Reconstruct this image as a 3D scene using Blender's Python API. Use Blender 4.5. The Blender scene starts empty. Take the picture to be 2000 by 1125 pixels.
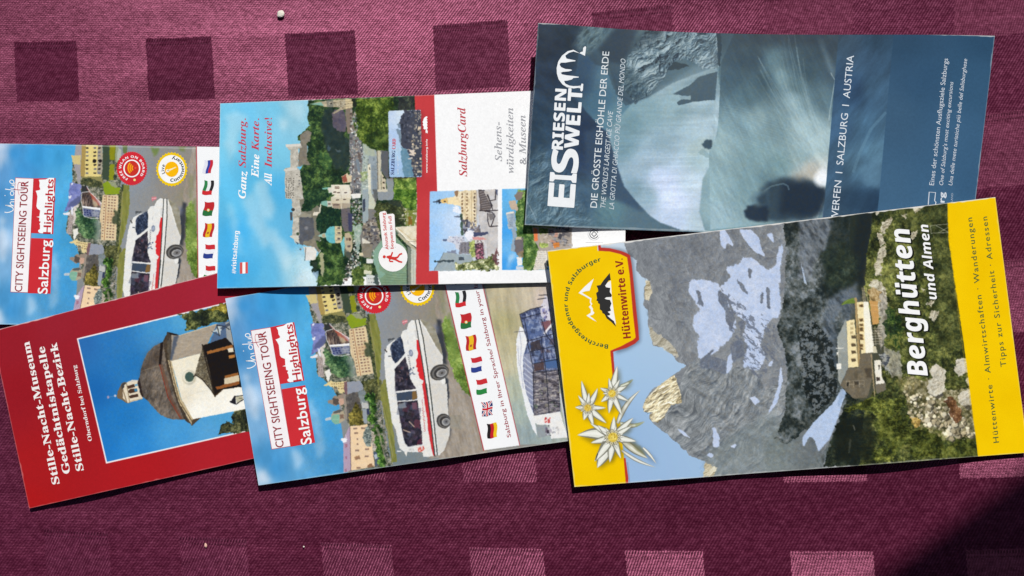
import bpy, math, random
import numpy as np
from mathutils import Vector, geometry

# ------------------------------------------------------------------ camera
SC = bpy.context.scene
COL = SC.collection
FPX = 1511.0                       # focal length in pixels of a 2000 px wide frame
PITCH = math.radians(11.5)         # tilt away from straight down
DIST = 0.36                        # metres from the lens to the table along the axis
CAMP = np.array([0.0, -DIST*math.sin(PITCH), DIST*math.cos(PITCH)])
cam = bpy.data.cameras.new('camera')
cam.sensor_width = 36.0
cam.lens = 36.0*FPX/2000.0
cam.clip_start = 0.01
cam.clip_end = 50.0
cam_o = bpy.data.objects.new('camera', cam)
COL.objects.link(cam_o)
cam_o.location = CAMP
cam_o.rotation_euler = (PITCH, 0, 0)
SC.camera = cam_o

# ------------------------------------------------------------------ light
SUN_EL = math.radians(47.0)
SUN_AZ = math.radians(15.0)        # from +Y towards +X
L = np.array([math.cos(SUN_EL)*math.sin(SUN_AZ), math.cos(SUN_EL)*math.cos(SUN_AZ), math.sin(SUN_EL)])
world = bpy.data.worlds.new('World')
SC.world = world
world.use_nodes = True
wn = world.node_tree
bg = wn.nodes['Background']
sky = wn.nodes.new('ShaderNodeTexSky')
sky.sky_type = 'NISHITA'
sky.sun_disc = False
sky.sun_elevation = SUN_EL
sky.sun_rotation = SUN_AZ
wn.links.new(sky.outputs[0], bg.inputs[0])
bg.inputs[1].default_value = 0.05
sun = bpy.data.lights.new('sun', 'SUN')
sun.energy = 4.0
sun.angle = math.radians(0.5)
sun.color = (1.0, 0.97, 0.92)
sun_o = bpy.data.objects.new('sun', sun)
COL.objects.link(sun_o)
sun_o.rotation_euler = Vector(L).to_track_quat('Z', 'Y').to_euler()
SC.view_settings.view_transform = 'Standard'
SC.view_settings.look = 'None'
SC.view_settings.gamma = 1.0
SC.view_settings.exposure = 0.0

# ------------------------------------------------------------------ measuring helpers
CP, SP = math.cos(PITCH), math.sin(PITCH)
def ray_to(x, y, z):
    """table-space point at height z that is seen at photograph pixel (x, y)"""
    x = np.asarray(x, float); y = np.asarray(y, float); z = np.asarray(z, float)
    dx = x-1000.0; dy = -(y-562.5); dz = -FPX
    wx = dx; wy = CP*dy-SP*dz; wz = SP*dy+CP*dz
    t = (z-CAMP[2])/wz
    return CAMP[0]+t*wx, CAMP[1]+t*wy
def to_px(X, Y, Z):
    X = np.asarray(X, float)-CAMP[0]; Y = np.asarray(Y, float)-CAMP[1]; Z = np.asarray(Z, float)-CAMP[2]
    cx = X; cy = CP*Y+SP*Z; cz = -SP*Y+CP*Z
    return 1000.0+FPX*cx/(-cz), 562.5-FPX*cy/(-cz)

ZM = dict(A0=(0,260,2.96), A1=(210,280,5.626), C0=(420,170,2.743), C1=(720,170,2.744), R0=(0,580,2.679),
          B0=(430,550,2.744), B1=(760,550,3.213), E0=(1010,30,2.5), E1=(1480,50,2.812), H0=(1050,440,2.163),
          H1=(1220,400,2.045), H2=(1560,370,2.045), C2=(540,180,5.625), C3=(540,370,5.625), C4=(830,360,5.624),
          C5=(740,200,7.033), B2=(590,555,5.622), B3=(620,735,5.622), B4=(740,600,6.25), B5=(740,750,6.25),
          B6=(970,560,3.629), R1=(200,590,3.75), H3=(1080,690,4.6875), H4=(1600,540,4.328), H5=(1560,380,4.017),
          H6=(1560,640,4.017), H7=(1060,470,4.89), B7=(470,610,7.031), B8=(860,560,3.513), E2=(1040,80,6.25),
          E3=(1040,250,6.25), E4=(1780,340,9.375), P=(0,0,1.0))
def Q(z, pts):
    ox, oy, f = ZM[z]
    return np.asarray(pts, float)/f+np.array([ox, oy])

# ------------------------------------------------------------------ noise
_T = np.random.default_rng(7).random((16, 256, 256))
def noise(x, y, seed=0):
    xi = np.floor(x).astype(int); yi = np.floor(y).astype(int)
    fx = x-xi; fy = y-yi
    fx = fx*fx*(3-2*fx); fy = fy*fy*(3-2*fy)
    T = _T[seed % 16]; o = (seed//16)*37
    x0 = (xi+o) & 255; x1 = (xi+o+1) & 255; y0 = (yi+o) & 255; y1 = (yi+o+1) & 255
    return (T[y0, x0]*(1-fx)+T[y0, x1]*fx)*(1-fy)+(T[y1, x0]*(1-fx)+T[y1, x1]*fx)*fy
def fbm(x, y, sc, seed=0, octv=4, gain=0.5, ang=0.0, ax=1.0, ay=1.0):
    """0..1 noise; sc is the feature size in photograph pixels, stretched by ax/ay along the rotated axes"""
    c, s = math.cos(math.radians(ang)), math.sin(math.radians(ang))
    u = (x*c+y*s)/(sc*ax); v = (-x*s+y*c)/(sc*ay)
    r = 0; a = 1.0; t = 0
    for i in range(octv):
        r = r+a*noise(u+i*17.3, v+i*9.1, seed+i*3); t += a
        a *= gain; u = u*2; v = v*2
    return r/t
def sharp(n, lo=0.3, hi=0.7):
    return np.clip((n-lo)/(hi-lo), 0, 1)
def pal(n, *stops):
    """colour ramp: stops (t, (r,g,b) 0..255)"""
    t = [s[0] for s in stops]
    return np.stack([np.interp(n, t, [s[1][k]/255.0 for s in stops]) for k in range(3)], -1)

# ------------------------------------------------------------------ sheets of print, painted as an image in table space
class Canvas:
    def __init__(s, name, quad, zb, res=0.0002, margin=0.002):
        q = np.asarray(quad, float)
        X, Y = ray_to(q[:, 0], q[:, 1], zb)
        s.name = name; s.zb = zb; s.res = res
        s.X0, s.Y0 = X.min()-margin, Y.min()-margin
        s.W = int((X.max()-X.min()+2*margin)/res)+1; s.H = int((Y.max()-Y.min()+2*margin)/res)+1
        gx, gy = np.meshgrid(s.X0+(np.arange(s.W)+.5)*res, s.Y0+(np.arange(s.H)+.5)*res)
        s.x, s.y = to_px(gx, gy, zb)
        s.img = np.ones((s.H, s.W, 3))
        s.full = (slice(0, s.H), slice(0, s.W))
    def box(s, pts, pad=3):
        pts = np.asarray(pts, float)
        X, Y = ray_to(pts[:, 0], pts[:, 1], s.zb)
        i0 = int(max(0, (X.min()-s.X0)/s.res-pad)); i1 = int(min(s.W, (X.max()-s.X0)/s.res+pad+1))
        j0 = int(max(0, (Y.min()-s.Y0)/s.res-pad)); j1 = int(min(s.H, (Y.max()-s.Y0)/s.res+pad+1))
        return (slice(j0, max(j0, j1)), slice(i0, max(i0, i1)))
    def put(s, b, m, col, a=1.0):
        if callable(col): col = col(s.x[b], s.y[b])
        c = np.asarray(col, float)
        if c.ndim == 1: c = c/255.0
        m = (m*a)[..., None]
        s.img[b] = s.img[b]*(1-m)+c*m
    def inside(s, b, pts, x=None, y=None):
        x = s.x[b] if x is None else x; y = s.y[b] if y is None else y
        m = np.zeros(x.shape)
        for ox, oy in ((-.27, -.1), (.1, -.27), (.27, .1), (-.1, .27)):
            ins = np.zeros(x.shape, bool); xx = x+ox; yy = y+oy
            n = len(pts)
            for i in range(n):
                x0, y0 = pts[i]; x1, y1 = pts[(i+1) % n]
                if y0 == y1: continue
                ins ^= ((yy < y0) != (yy < y1)) & (xx < (x1-x0)*(yy-y0)/(y1-y0)+x0)
            m += ins*0.25
        return m
    def poly(s, z, pts, col, rough=0, rs=8.0, a=1.0, seed=0, soft=0):
        pts = Q(z, pts)
        b = s.box(pts, 3+int((rough+soft)*1.6))
        x, y = s.x[b], s.y[b]
        if x.size == 0: return
        if rough:
            x = x+(fbm(x, y, rs, seed+5, 3, .6)-.5)*2*rough
            y = y+(fbm(s.x[b], s.y[b], rs, seed+9, 3, .6)-.5)*2*rough
        m = s.inside(b, pts, x, y)
        if soft: m = blur(m, soft*1.2)
        s.put(b, m, col, a)
    def ell(s, z, c, rx, ry, col, ang=0, a=1.0, soft=0.0):
        f = ZM[z][2]; c = Q(z, [c])[0]; rx /= f; ry /= f
        r = max(rx, ry)*(1+soft)+1
        b = s.box([(c[0]-r, c[1]-r), (c[0]+r, c[1]+r)])
        ca, sa = math.cos(math.radians(ang)), math.sin(math.radians(ang))
        dx = s.x[b]-c[0]; dy = s.y[b]-c[1]
        u = (dx*ca+dy*sa)/rx; v = (-dx*sa+dy*ca)/ry
        d = np.sqrt(u*u+v*v)
        w = max(soft, 0.8/min(rx, ry))
        s.put(b, np.clip((1-d)/w+.5, 0, 1), col, a)
    def line(s, z, pts, w, col, a=1.0, closed=False):
        """w in zoom pixels"""
        f = ZM[z][2]; P = Q(z, pts); w = w/f/2
        if closed: P = np.vstack([P, P[:1]])
        b = s.box(P, 3+int(w*2)); x, y = s.x[b], s.y[b]
        if x.size == 0: return
        d = np.full(x.shape, 1e9)
        for p, q in zip(P[:-1], P[1:]):
            v = q-p; l2 = max(1e-9, v@v)
            t = np.clip(((x-p[0])*v[0]+(y-p[1])*v[1])/l2, 0, 1)
            d = np.minimum(d, np.hypot(x-p[0]-t*v[0], y-p[1]-t*v[1]))
        s.put(b, np.clip((w-d)/0.8+.5, 0, 1)*min(1, max(.35, w*2.2)), col, a)
    def grid(s, z, o, u, v, nu, nv, su, sv, col, jit=0.0, seed=1, a=1.0):
        """nu x nv little marks from corner o over vectors u and v; su, sv mark size as share of the cell"""
        rg = random.Random(seed); o = np.array(o, float); u = np.array(u, float)/nu; v = np.array(v, float)/nv
        for i in range(nu):
            for j in range(nv):
                c = o+(i+.5)*u+(j+.5)*v
                if jit: c = c+u*rg.uniform(-jit, jit)+v*rg.uniform(-jit, jit)
                k = rg.uniform(.75, 1.1)
                s.poly(z, [c-u*su/2-v*sv/2, c+u*su/2-v*sv/2, c+u*su/2+v*sv/2, c-u*su/2+v*sv/2], np.array(col)*k, a=a)
    def clutter(s, z, pts, cols, n, smin, smax, ang=0, seed=1, asp=2.0, a=1.0):
        """n small crooked slabs of the given colours inside polygon pts (sizes in zoom px)"""
        rg = random.Random(seed); pts = np.asarray(pts, float)
        x0, y0 = pts.min(0); x1, y1 = pts.max(0); k = 0; t = 0
        while k < n and t < n*8:
            t += 1
            p = (rg.uniform(x0, x1), rg.uniform(y0, y1))
            if not pip(p, pts): continue
            k += 1
            w = rg.uniform(smin, smax); h = w/rg.uniform(1.0, asp); th = math.radians(ang+rg.choice((0, 90))+rg.gauss(0, 6))
            c_, s_ = math.cos(th)*w/2, math.sin(th)*w/2; d_, e_ = -math.sin(th)*h/2, math.cos(th)*h/2
            s.poly(z, [(p[0]-c_-d_, p[1]-s_-e_), (p[0]+c_-d_, p[1]+s_-e_), (p[0]+c_+d_, p[1]+s_+e_), (p[0]-c_+d_, p[1]-s_+e_)],
                   np.array(rg.choice(cols))*rg.uniform(.85, 1.1), a=a)
    def finish(s, z, regions, warp=0.8, grain=0.10, soft=0.5):
        """the halftone look of the pictures: ragged edges, slight blur, fine mottling"""
        m = np.zeros(s.x.shape)
        for zz, r in regions:
            P = Q(zz, r); b = s.box(P); m[b] = np.maximum(m[b], s.inside(b, P))
        jj, ii = np.mgrid[0:s.H, 0:s.W]
        k = warp/0.8
        di = (fbm(s.x, s.y, 3.0, 3, 3, .8)-.5)*6*k; dj = (fbm(s.x, s.y, 3.0, 8, 3, .8)-.5)*6*k
        fi = np.clip(ii+di*m, 0, s.W-1.001); fj = np.clip(jj+dj*m, 0, s.H-1.001)
        i0 = fi.astype(int); j0 = fj.astype(int); u = (fi-i0)[..., None]; v = (fj-j0)[..., None]; I = s.img
        w = (I[j0, i0]*(1-u)+I[j0, i0+1]*u)*(1-v)+(I[j0+1, i0]*(1-u)+I[j0+1, i0+1]*u)*v
        bl = w.copy(); bl[1:-1, 1:-1] = (w[1:-1, 1:-1]*4+w[:-2, 1:-1]+w[2:, 1:-1]+w[1:-1, :-2]+w[1:-1, 2:])/8
        w = w*(1-soft)+bl*soft
        n = fbm(s.x, s.y, 1.6, 13, 2, .8)*.6+fbm(s.x, s.y, 5, 14, 3, .7)*.4-.5
        lum = w.mean(-1, keepdims=True)
        w = w*(1+(n*2*grain)[..., None])
        w = w+((fbm(s.x, s.y, 4, 15, 2)-.5)*.04)[..., None]*np.array([1, .2, -1])
        s.img = np.clip(s.img*(1-m[..., None])+w*m[..., None], 0, 1)
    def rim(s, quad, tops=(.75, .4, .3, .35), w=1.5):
        """the bare white cut of the paper along the edges, worn unevenly, with sunlight on the top cut painted in"""
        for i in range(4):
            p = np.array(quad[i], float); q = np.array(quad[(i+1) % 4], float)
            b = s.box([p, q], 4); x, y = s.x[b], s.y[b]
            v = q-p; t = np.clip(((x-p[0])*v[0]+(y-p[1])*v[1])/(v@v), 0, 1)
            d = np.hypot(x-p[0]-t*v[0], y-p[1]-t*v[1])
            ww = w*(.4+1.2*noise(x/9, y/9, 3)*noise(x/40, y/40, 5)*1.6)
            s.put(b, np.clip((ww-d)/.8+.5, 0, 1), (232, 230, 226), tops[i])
    def image(s):
        im = bpy.data.images.new(s.name, s.W, s.H, alpha=False)
        px = np.ones((s.H, s.W, 4), np.float32)
        px[..., :3] = np.clip(s.img, 0, 1)
        im.pixels.foreach_set(px.ravel())
        im.update()
        return im
def pip(p, pts):
    ins = False; n = len(pts)
    for i in range(n):
        x0, y0 = pts[i]; x1, y1 = pts[(i+1) % n]
        if (p[1] < y0) != (p[1] < y1) and p[0] < (x1-x0)*(p[1]-y0)/(y1-y0)+x0: ins = not ins
    return ins
def blur(m, r):
    r = int(max(1, round(r)))
    for _ in range(2):
        for ax in (0, 1):
            c = np.cumsum(np.pad(m, [(r+1, r) if i == ax else (0, 0) for i in (0, 1)], mode='edge'), axis=ax)
            n = m.shape[ax]
            m = (np.take(c, range(2*r+1, 2*r+1+n), axis=ax)-np.take(c, range(0, n), axis=ax))/(2*r+1)
    return m

# ------------------------------------------------------------------ materials
def nd(nt, kind, **kw):
    n = nt.nodes.new(kind)
    for k, v in kw.items(): setattr(n, k, v)
    return n
def lin(c):
    return tuple(((v/255.0+.055)/1.055)**2.4 if v > 10 else v/255.0/12.92 for v in c)+(1.0,)
def print_material(name, img, rough=0.33, spec=0.06):
    m = bpy.data.materials.new(name); m.use_nodes = True
    nt = m.node_tree; p = nt.nodes['Principled BSDF']
    t = nd(nt, 'ShaderNodeTexImage'); t.image = img; t.interpolation = 'Cubic'; t.extension = 'EXTEND'
    nt.links.new(t.outputs[0], p.inputs['Base Color'])
    p.inputs['Roughness'].default_value = rough
    p.inputs['Specular IOR Level'].default_value = spec
    tc = nd(nt, 'ShaderNodeTexCoord'); nz = nd(nt, 'ShaderNodeTexNoise'); nz.inputs['Scale'].default_value = 900
    n2 = nd(nt, 'ShaderNodeTexNoise'); n2.inputs['Scale'].default_value = 22; n2.inputs['Detail'].default_value = 3
    nt.links.new(tc.outputs['Object'], nz.inputs['Vector']); nt.links.new(tc.outputs['Object'], n2.inputs['Vector'])
    b = nd(nt, 'ShaderNodeBump'); b.inputs['Strength'].default_value = 0.12; b.inputs['Distance'].default_value = 0.00004
    b2 = nd(nt, 'ShaderNodeBump'); b2.inputs['Strength'].default_value = 0.35; b2.inputs['Distance'].default_value = 0.0012
    nt.links.new(nz.outputs[0], b.inputs['Height']); nt.links.new(n2.outputs[0], b2.inputs['Height'])
    nt.links.new(b2.outputs[0], b.inputs['Normal']); nt.links.new(b.outputs[0], p.inputs['Normal'])
    mr = nd(nt, 'ShaderNodeMapRange'); mr.inputs['To Min'].default_value = rough-.06; mr.inputs['To Max'].default_value = rough+.08
    nt.links.new(n2.outputs[0], mr.inputs['Value']); nt.links.new(mr.outputs[0], p.inputs['Roughness'])
    return m
_inks = {}
def ink(c):
    c = tuple(int(v) for v in c)
    if c in _inks: return _inks[c]
    m = bpy.data.materials.new('ink_%d_%d_%d' % c); m.use_nodes = True
    nt = m.node_tree; p = nt.nodes['Principled BSDF']
    tc = nd(nt, 'ShaderNodeTexCoord'); nz = nd(nt, 'ShaderNodeTexNoise'); nz.inputs['Scale'].default_value = 260; nz.inputs['Detail'].default_value = 3
    nt.links.new(tc.outputs['Object'], nz.inputs['Vector'])
    r = nd(nt, 'ShaderNodeMix', data_type='RGBA'); l = lin(c)
    r.inputs['A'].default_value = tuple(v*.92 for v in l[:3])+(1,); r.inputs['B'].default_value = tuple(min(1, v*1.08) for v in l[:3])+(1,)
    nt.links.new(nz.outputs[0], r.inputs['Factor']); nt.links.new(r.outputs['Result'], p.inputs['Base Color'])
    p.inputs['Roughness'].default_value = 0.42; p.inputs['Specular IOR Level'].default_value = 0.06
    _inks[c] = m
    return m
def paper_material():
    m = bpy.data.materials.new('paper_white'); m.use_nodes = True
    nt = m.node_tree; p = nt.nodes['Principled BSDF']
    tc = nd(nt, 'ShaderNodeTexCoord'); nz = nd(nt, 'ShaderNodeTexNoise'); nz.inputs['Scale'].default_value = 400
    nt.links.new(tc.outputs['Object'], nz.inputs['Vector'])
    r = nd(nt, 'ShaderNodeMix', data_type='RGBA')
    r.inputs['A'].default_value = (.62, .62, .60, 1); r.inputs['B'].default_value = (.8, .8, .79, 1)
    nt.links.new(nz.outputs[0], r.inputs['Factor']); nt.links.new(r.outputs['Result'], p.inputs['Base Color'])
    p.inputs['Roughness'].default_value = 0.6
    return m
PAPER = paper_material()

# ------------------------------------------------------------------ brochures
def tag(o, label=None, cat=None, group=None, kind=None):
    if label: o['label'] = label
    if cat: o['category'] = cat
    if group: o['group'] = group
    if kind: o['kind'] = kind
def mesh_obj(name, verts, faces, mats, parent=None, midx=None, smooth=False, origin=(0, 0, 0)):
    me = bpy.data.meshes.new(name)
    v = np.asarray(verts, float)-np.asarray(origin, float)
    me.from_pydata([tuple(p) for p in v], [], [tuple(int(i) for i in f) for f in faces])
    for m in (mats if isinstance(mats, (list, tuple)) else [mats]): me.materials.append(m)
    if midx is not None: me.polygons.foreach_set('material_index', np.asarray(midx, np.int32))
    if smooth: me.polygons.foreach_set('use_smooth', [True]*len(me.polygons))
    me.update()
    o = bpy.data.objects.new(name, me)
    COL.objects.link(o)
    if parent is not None: o.parent = parent
    return o

class Brochure:
    """quad: photograph corners TL, TR, BR, BL of the sheet; zc: their heights (m); bumps: extra height (s, t) -> m"""
    def __init__(s, name, quad, zc, label, cat, canvas, bump=None, thick=0.0003, pages=3, gap=0.00022, mapxy=None, edges=None, nu=72, nv=36):
        s.quad = np.asarray(quad, float); s.zc = zc; s.bump = bump; s.canvas = canvas; s.mapxy = mapxy
        lift = [float(bump(np.array(u), np.array(v))) if bump is not None else 0.0 for u, v in ((0., 0.), (1., 0.), (1., 1.), (0., 1.))]
        C = [ray_to(q[0], q[1], z+e) for q, z, e in zip(s.quad, zc, lift)]
        s.C = np.array([(c[0], c[1]) for c in C])
        s.org = np.array([s.C[:, 0].mean(), s.C[:, 1].mean(), 0.0])
        s.root = bpy.data.objects.new(name, None); s.root.empty_display_size = 0.02
        s.root.location = s.org
        COL.objects.link(s.root); tag(s.root, label, cat)
        u = np.linspace(0, 1, nu+1); v = np.linspace(0, 1, nv+1)
        U, V = np.meshgrid(u, v)
        X = bil(U, V, s.C[:, 0]); Y = bil(U, V, s.C[:, 1])
        if edges is not None:
            dX, dY = edges(U, V); X = X+dX; Y = Y+dY
        Z = s.height(U, V)
        px, py = to_px(X, Y, Z)
        if mapxy is not None: px, py = mapxy(px, py)
        TX, TY = ray_to(px, py, canvas.zb)
        tu = (TX-canvas.X0)/(canvas.W*canvas.res); tv = (TY-canvas.Y0)/(canvas.H*canvas.res)
        s.U, s.V, s.X, s.Y, s.Z = U, V, X, Y, Z
        s.slab('cover', 0.0, thick, (0, 0, 0, 0), print_material('print_'+canvas.name, canvas.image_), (tu, tv))
        rg = random.Random(len(name)*7+3)
        d = thick+gap
        for k in range(pages):
            j = [rg.uniform(-.0001, .0006) for _ in range(4)]
            s.slab('page', d, thick*.6, j, PAPER, None)
            d += thick*.6+gap
    def height(s, U, V):
        z = bil(U, V, s.zc)
        if s.bump is not None: z = z+s.bump(U, V)
        return z
    def slab(s, name, drop, th, inset, mat, uv):
        nv, nu = s.U.shape
        lu = np.hypot(*(s.C[1]-s.C[0])); lv = np.hypot(*(s.C[3]-s.C[0]))
        U = inset[0]/lu+s.U*(1-(inset[0]+inset[1])/lu); V = inset[2]/lv+s.V*(1-(inset[2]+inset[3])/lv)
        if uv is None and max(abs(i) for i in inset) > 0:
            X = bil(U, V, s.C[:, 0]); Y = bil(U, V, s.C[:, 1]); X = X+(s.X-bil(s.U, s.V, s.C[:, 0])); Y = Y+(s.Y-bil(s.U, s.V, s.C[:, 1]))
        else: X, Y = s.X, s.Y
        Z = s.height(np.clip(U, 0, 1), np.clip(V, 0, 1))-drop
        top = np.stack([X, Y, Z], -1).reshape(-1, 3)
        bot = top-np.array([0, 0, th])
        verts = np.vstack([top, bot]); n = nv*nu
        F = []; M = []
        for j in range(nv-1):
            for i in range(nu-1):
                a = j*nu+i
                F.append((a, a+nu, a+nu+1, a+1)); M.append(0)
                F.append((n+a, n+a+1, n+a+nu+1, n+a+nu)); M.append(1)
        ring = [i for i in range(nu)]+[j*nu+nu-1 for j in range(1, nv)]+[(nv-1)*nu+i for i in range(nu-2, -1, -1)]+[j*nu for j in range(nv-2, 0, -1)]
        verts = np.vstack([verts, top[ring], bot[ring]]); m_ = len(ring)
        for i in range(m_):
            j = (i+1) % m_
            F.append((2*n+i, 2*n+j, 2*n+m_+j, 2*n+m_+i)); M.append(1)
        o = mesh_obj(name, verts, F, [mat, PAPER], s.root, M, True, s.org)
        me = o.data
        if uv is not None:
            l = me.uv_layers.new(name='print')
            idx = np.empty(len(me.loops), np.int32); me.loops.foreach_get('vertex_index', idx)
            tu, tv = [np.concatenate([k.ravel()]*2+[k.ravel()[ring]]*2) for k in uv]
            l.data.foreach_set('uv', np.stack([tu[idx], tv[idx]], -1).ravel())
        me.polygons.foreach_set('use_smooth', [m == 0 for m in M])
        return o
    def locate(s, px, py):
        """photograph pixel -> point on the sheet"""
        px = np.asarray(px, float); py = np.asarray(py, float)
        z = np.full(px.shape, float(np.mean(s.zc)))
        U = np.full(px.shape, .5); V = np.full(px.shape, .5)
        for _ in range(6):
            X, Y = ray_to(px, py, z)
            for _ in range(5):                     # inverse bilinear by Newton steps
                fx = bil(U, V, s.C[:, 0])-X; fy = bil(U, V, s.C[:, 1])-Y
                c = s.C
                ux = (1-V)*(c[1, 0]-c[0, 0])+V*(c[2, 0]-c[3, 0]); uy = (1-V)*(c[1, 1]-c[0, 1])+V*(c[2, 1]-c[3, 1])
                vx = (1-U)*(c[3, 0]-c[0, 0])+U*(c[2, 0]-c[1, 0]); vy = (1-U)*(c[3, 1]-c[0, 1])+U*(c[2, 1]-c[1, 1])
                D = ux*vy-uy*vx
                U = U-(fx*vy-fy*vx)/D; V = V-(ux*fy-uy*fx)/D
            U = np.clip(U, -.05, 1.05); V = np.clip(V, -.05, 1.05)
            z = s.height(U, V)
        return X, Y, z
def bil(U, V, c):
    return (1-V)*((1-U)*c[0]+U*c[1])+V*((1-U)*c[3]+U*c[2])

LAY = 0.00004
def bold(off):
    if off <= 0: return [(0, 0)]
    n = 4 if off < .015 else 6
    return [(off*math.cos(2*math.pi*i/n+.5), off*math.sin(2*math.pi*i/n+.5)) for i in range(n)]
class Art:
    """flat printed shapes and lettering laid on a brochure cover, one mesh"""
    def __init__(s, broch, name, base=1, inv=None):
        s.b = broch; s.name = name; s.v = []; s.t = []; s.m = []; s.cols = []; s.base = base; s.inv = inv
    def tri(s, pts, tris, col, layer=0, nudge=0.0):
        """pts photograph px (n,2)"""
        P = np.asarray(pts, float); T = np.asarray(tris, int)
        # split long edges so the print follows the sheet
        for _ in range(5):
            e = np.max([np.hypot(*(P[T[:, i]]-P[T[:, (i+1) % 3]]).T).max() for i in range(3)]) if len(T) else 0
            if e < 26: break
            n = len(P); key = {}; newp = []; nt = []
            for a, b, c in T:
                q = []
                for i, j in ((a, b), (b, c), (c, a)):
                    k = (min(i, j), max(i, j))
                    if k not in key:
                        key[k] = n+len(newp); newp.append((P[i]+P[j])/2)
                    q.append(key[k])
                nt += [(a, q[0], q[2]), (q[0], b, q[1]), (q[2], q[1], c), (q[0], q[1], q[2])]
            P = np.vstack([P, newp]); T = np.array(nt)
        if s.inv is not None: P = np.stack(s.inv(P[:, 0], P[:, 1]), -1)
        o = sum(len(v) for v in s.v)
        s.v.append(np.stack([P[:, 0], P[:, 1], np.full(len(P), LAY*(s.base+layer)+nudge)], -1))
        c = tuple(int(k) for k in col)
        if c not in s.cols: s.cols.append(c)
        for t in T:
            s.t.append(tuple(int(i)+o for i in t)); s.m.append(s.cols.index(c))
    def poly(s, z, pts, col, layer=0):
        P = Q(z, pts)
        T = geometry.tessellate_polygon([[Vector((p[0], p[1], 0)) for p in P]])
        s.tri(P, T, col, layer)
        return s
    def ell(s, z, c, rx, ry, col, layer=0, ang=0, n=28, a0=0, a1=360):
        ca, sa = math.cos(math.radians(ang)), math.sin(math.radians(ang)); pts = []
        for i in range(n):
            t = math.radians(a0+(a1-a0)*i/n)
            x, y = rx*math.cos(t), ry*math.sin(t)
            pts.append((c[0]+x*ca-y*sa, c[1]+x*sa+y*ca))
        return s.poly(z, pts, col, layer)
    def ring(s, z, c, r0, r1, col, layer=0, a0=0, a1=360, n=32, ky=1.0):
        c = np.array(c, float); P = []; T = []
        for i in range(n+1):
            t = math.radians(a0+(a1-a0)*i/n)
            d = np.array([math.cos(t), math.sin(t)*ky])
            P += [c+d*r0, c+d*r1]
            if i: k = 2*i; T += [(k-2, k-1, k+1), (k-2, k+1, k)]
        s.tri(Q(z, P), T, col, layer)
        return s
    def line(s, z, pts, w, col, layer=0, w1=None):
        P = np.asarray(pts, float); n = len(P)
        d = np.gradient(P, axis=0); d = d/np.maximum(1e-6, np.hypot(d[:, 0], d[:, 1]))[:, None]
        nrm = np.stack([-d[:, 1], d[:, 0]], -1)
        ww = np.linspace(w, w if w1 is None else w1, n)[:, None]/2
        V = np.vstack([P+nrm*ww, P-nrm*ww])
        T = []
        for i in range(n-1): T += [(i, i+1, n+i+1), (i, n+i+1, n+i)]
        s.tri(Q(z, V), T, col, layer)
        return s
    def text(s, z, st, p0, p1, h, col, style='r', off=0.0, slant=0.0, layer=0, track=0.0):
        """baseline p0 -> p1 (zoom px), capital height h (zoom px)"""
        f = ZM[z][2]
        p0, p1 = Q(z, [p0, p1]); h = h/f
        G, W, cap = layout(st, style, off, track)
        d = p1-p0; Lp = np.hypot(*d); d = d/Lp; up = np.array([d[1], -d[0]])
        sx = Lp/W; sy = h/cap
        for gx, (gv, gt) in G:
            if len(gt) == 0: continue
            for k, (ex, ey) in enumerate(bold(off)):
                x = (gv[:, 0]+gx+ex)*sx+slant*gv[:, 1]*sy; y = (gv[:, 1]+ey)*sy
                s.tri(p0+x[:, None]*d+y[:, None]*up, gt, col, layer, k*2e-6)
        return s
    def arc(s, z, st, c, r, a0, a1, h, col, style='r', off=0.0, inward=False, layer=0, ky=1.0):
        """letters along a circle; a0 -> a1 photograph degrees (y down) in reading order"""
        f = ZM[z][2]; c = Q(z, [c])[0]; r = r/f; h = h/f
        G, W, cap = layout(st, style, off, 0.02)
        sy = h/cap; sgn = 1 if a1 > a0 else -1
        k = math.radians(abs(a1-a0))*r/W
        for gx, (gv, gt) in G:
            if len(gt) == 0: continue
            xm = (gv[:, 0].min()+gv[:, 0].max())/2
            t = math.radians(a0)+sgn*(gx+xm)*k/r
            rad = np.array([math.cos(t), math.sin(t)*ky]); tan = np.array([-math.sin(t), math.cos(t)])*sgn
            up = rad if sgn > 0 else -rad
            pos = c+rad*r
            for q, (ex, ey) in enumerate(bold(off)):
                P = pos+((gv[:, 0]+ex-xm)*k)[:, None]*tan+((gv[:, 1]+ey)*sy)[:, None]*up
                s.tri(P, gt, col, layer, q*2e-6)
        return s
    def make(s, label=None):
        if not s.t: return None
        V = np.vstack(s.v); X, Y, Z = s.b.locate(V[:, 0], V[:, 1])
        o = mesh_obj(s.name, np.stack([X, Y, Z+V[:, 2]], -1), s.t, [ink(c) for c in s.cols], s.b.root, s.m, False, s.b.org)
        me = o.data                                   # all faces up
        import bmesh
        bm = bmesh.new(); bm.from_mesh(me)
        fl = [f for f in bm.faces if f.normal.z < 0]
        if fl: bmesh.ops.reverse_faces(bm, faces=fl)
        bm.to_mesh(me); bm.free()
        if label: o['label'] = label
        return o

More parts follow.
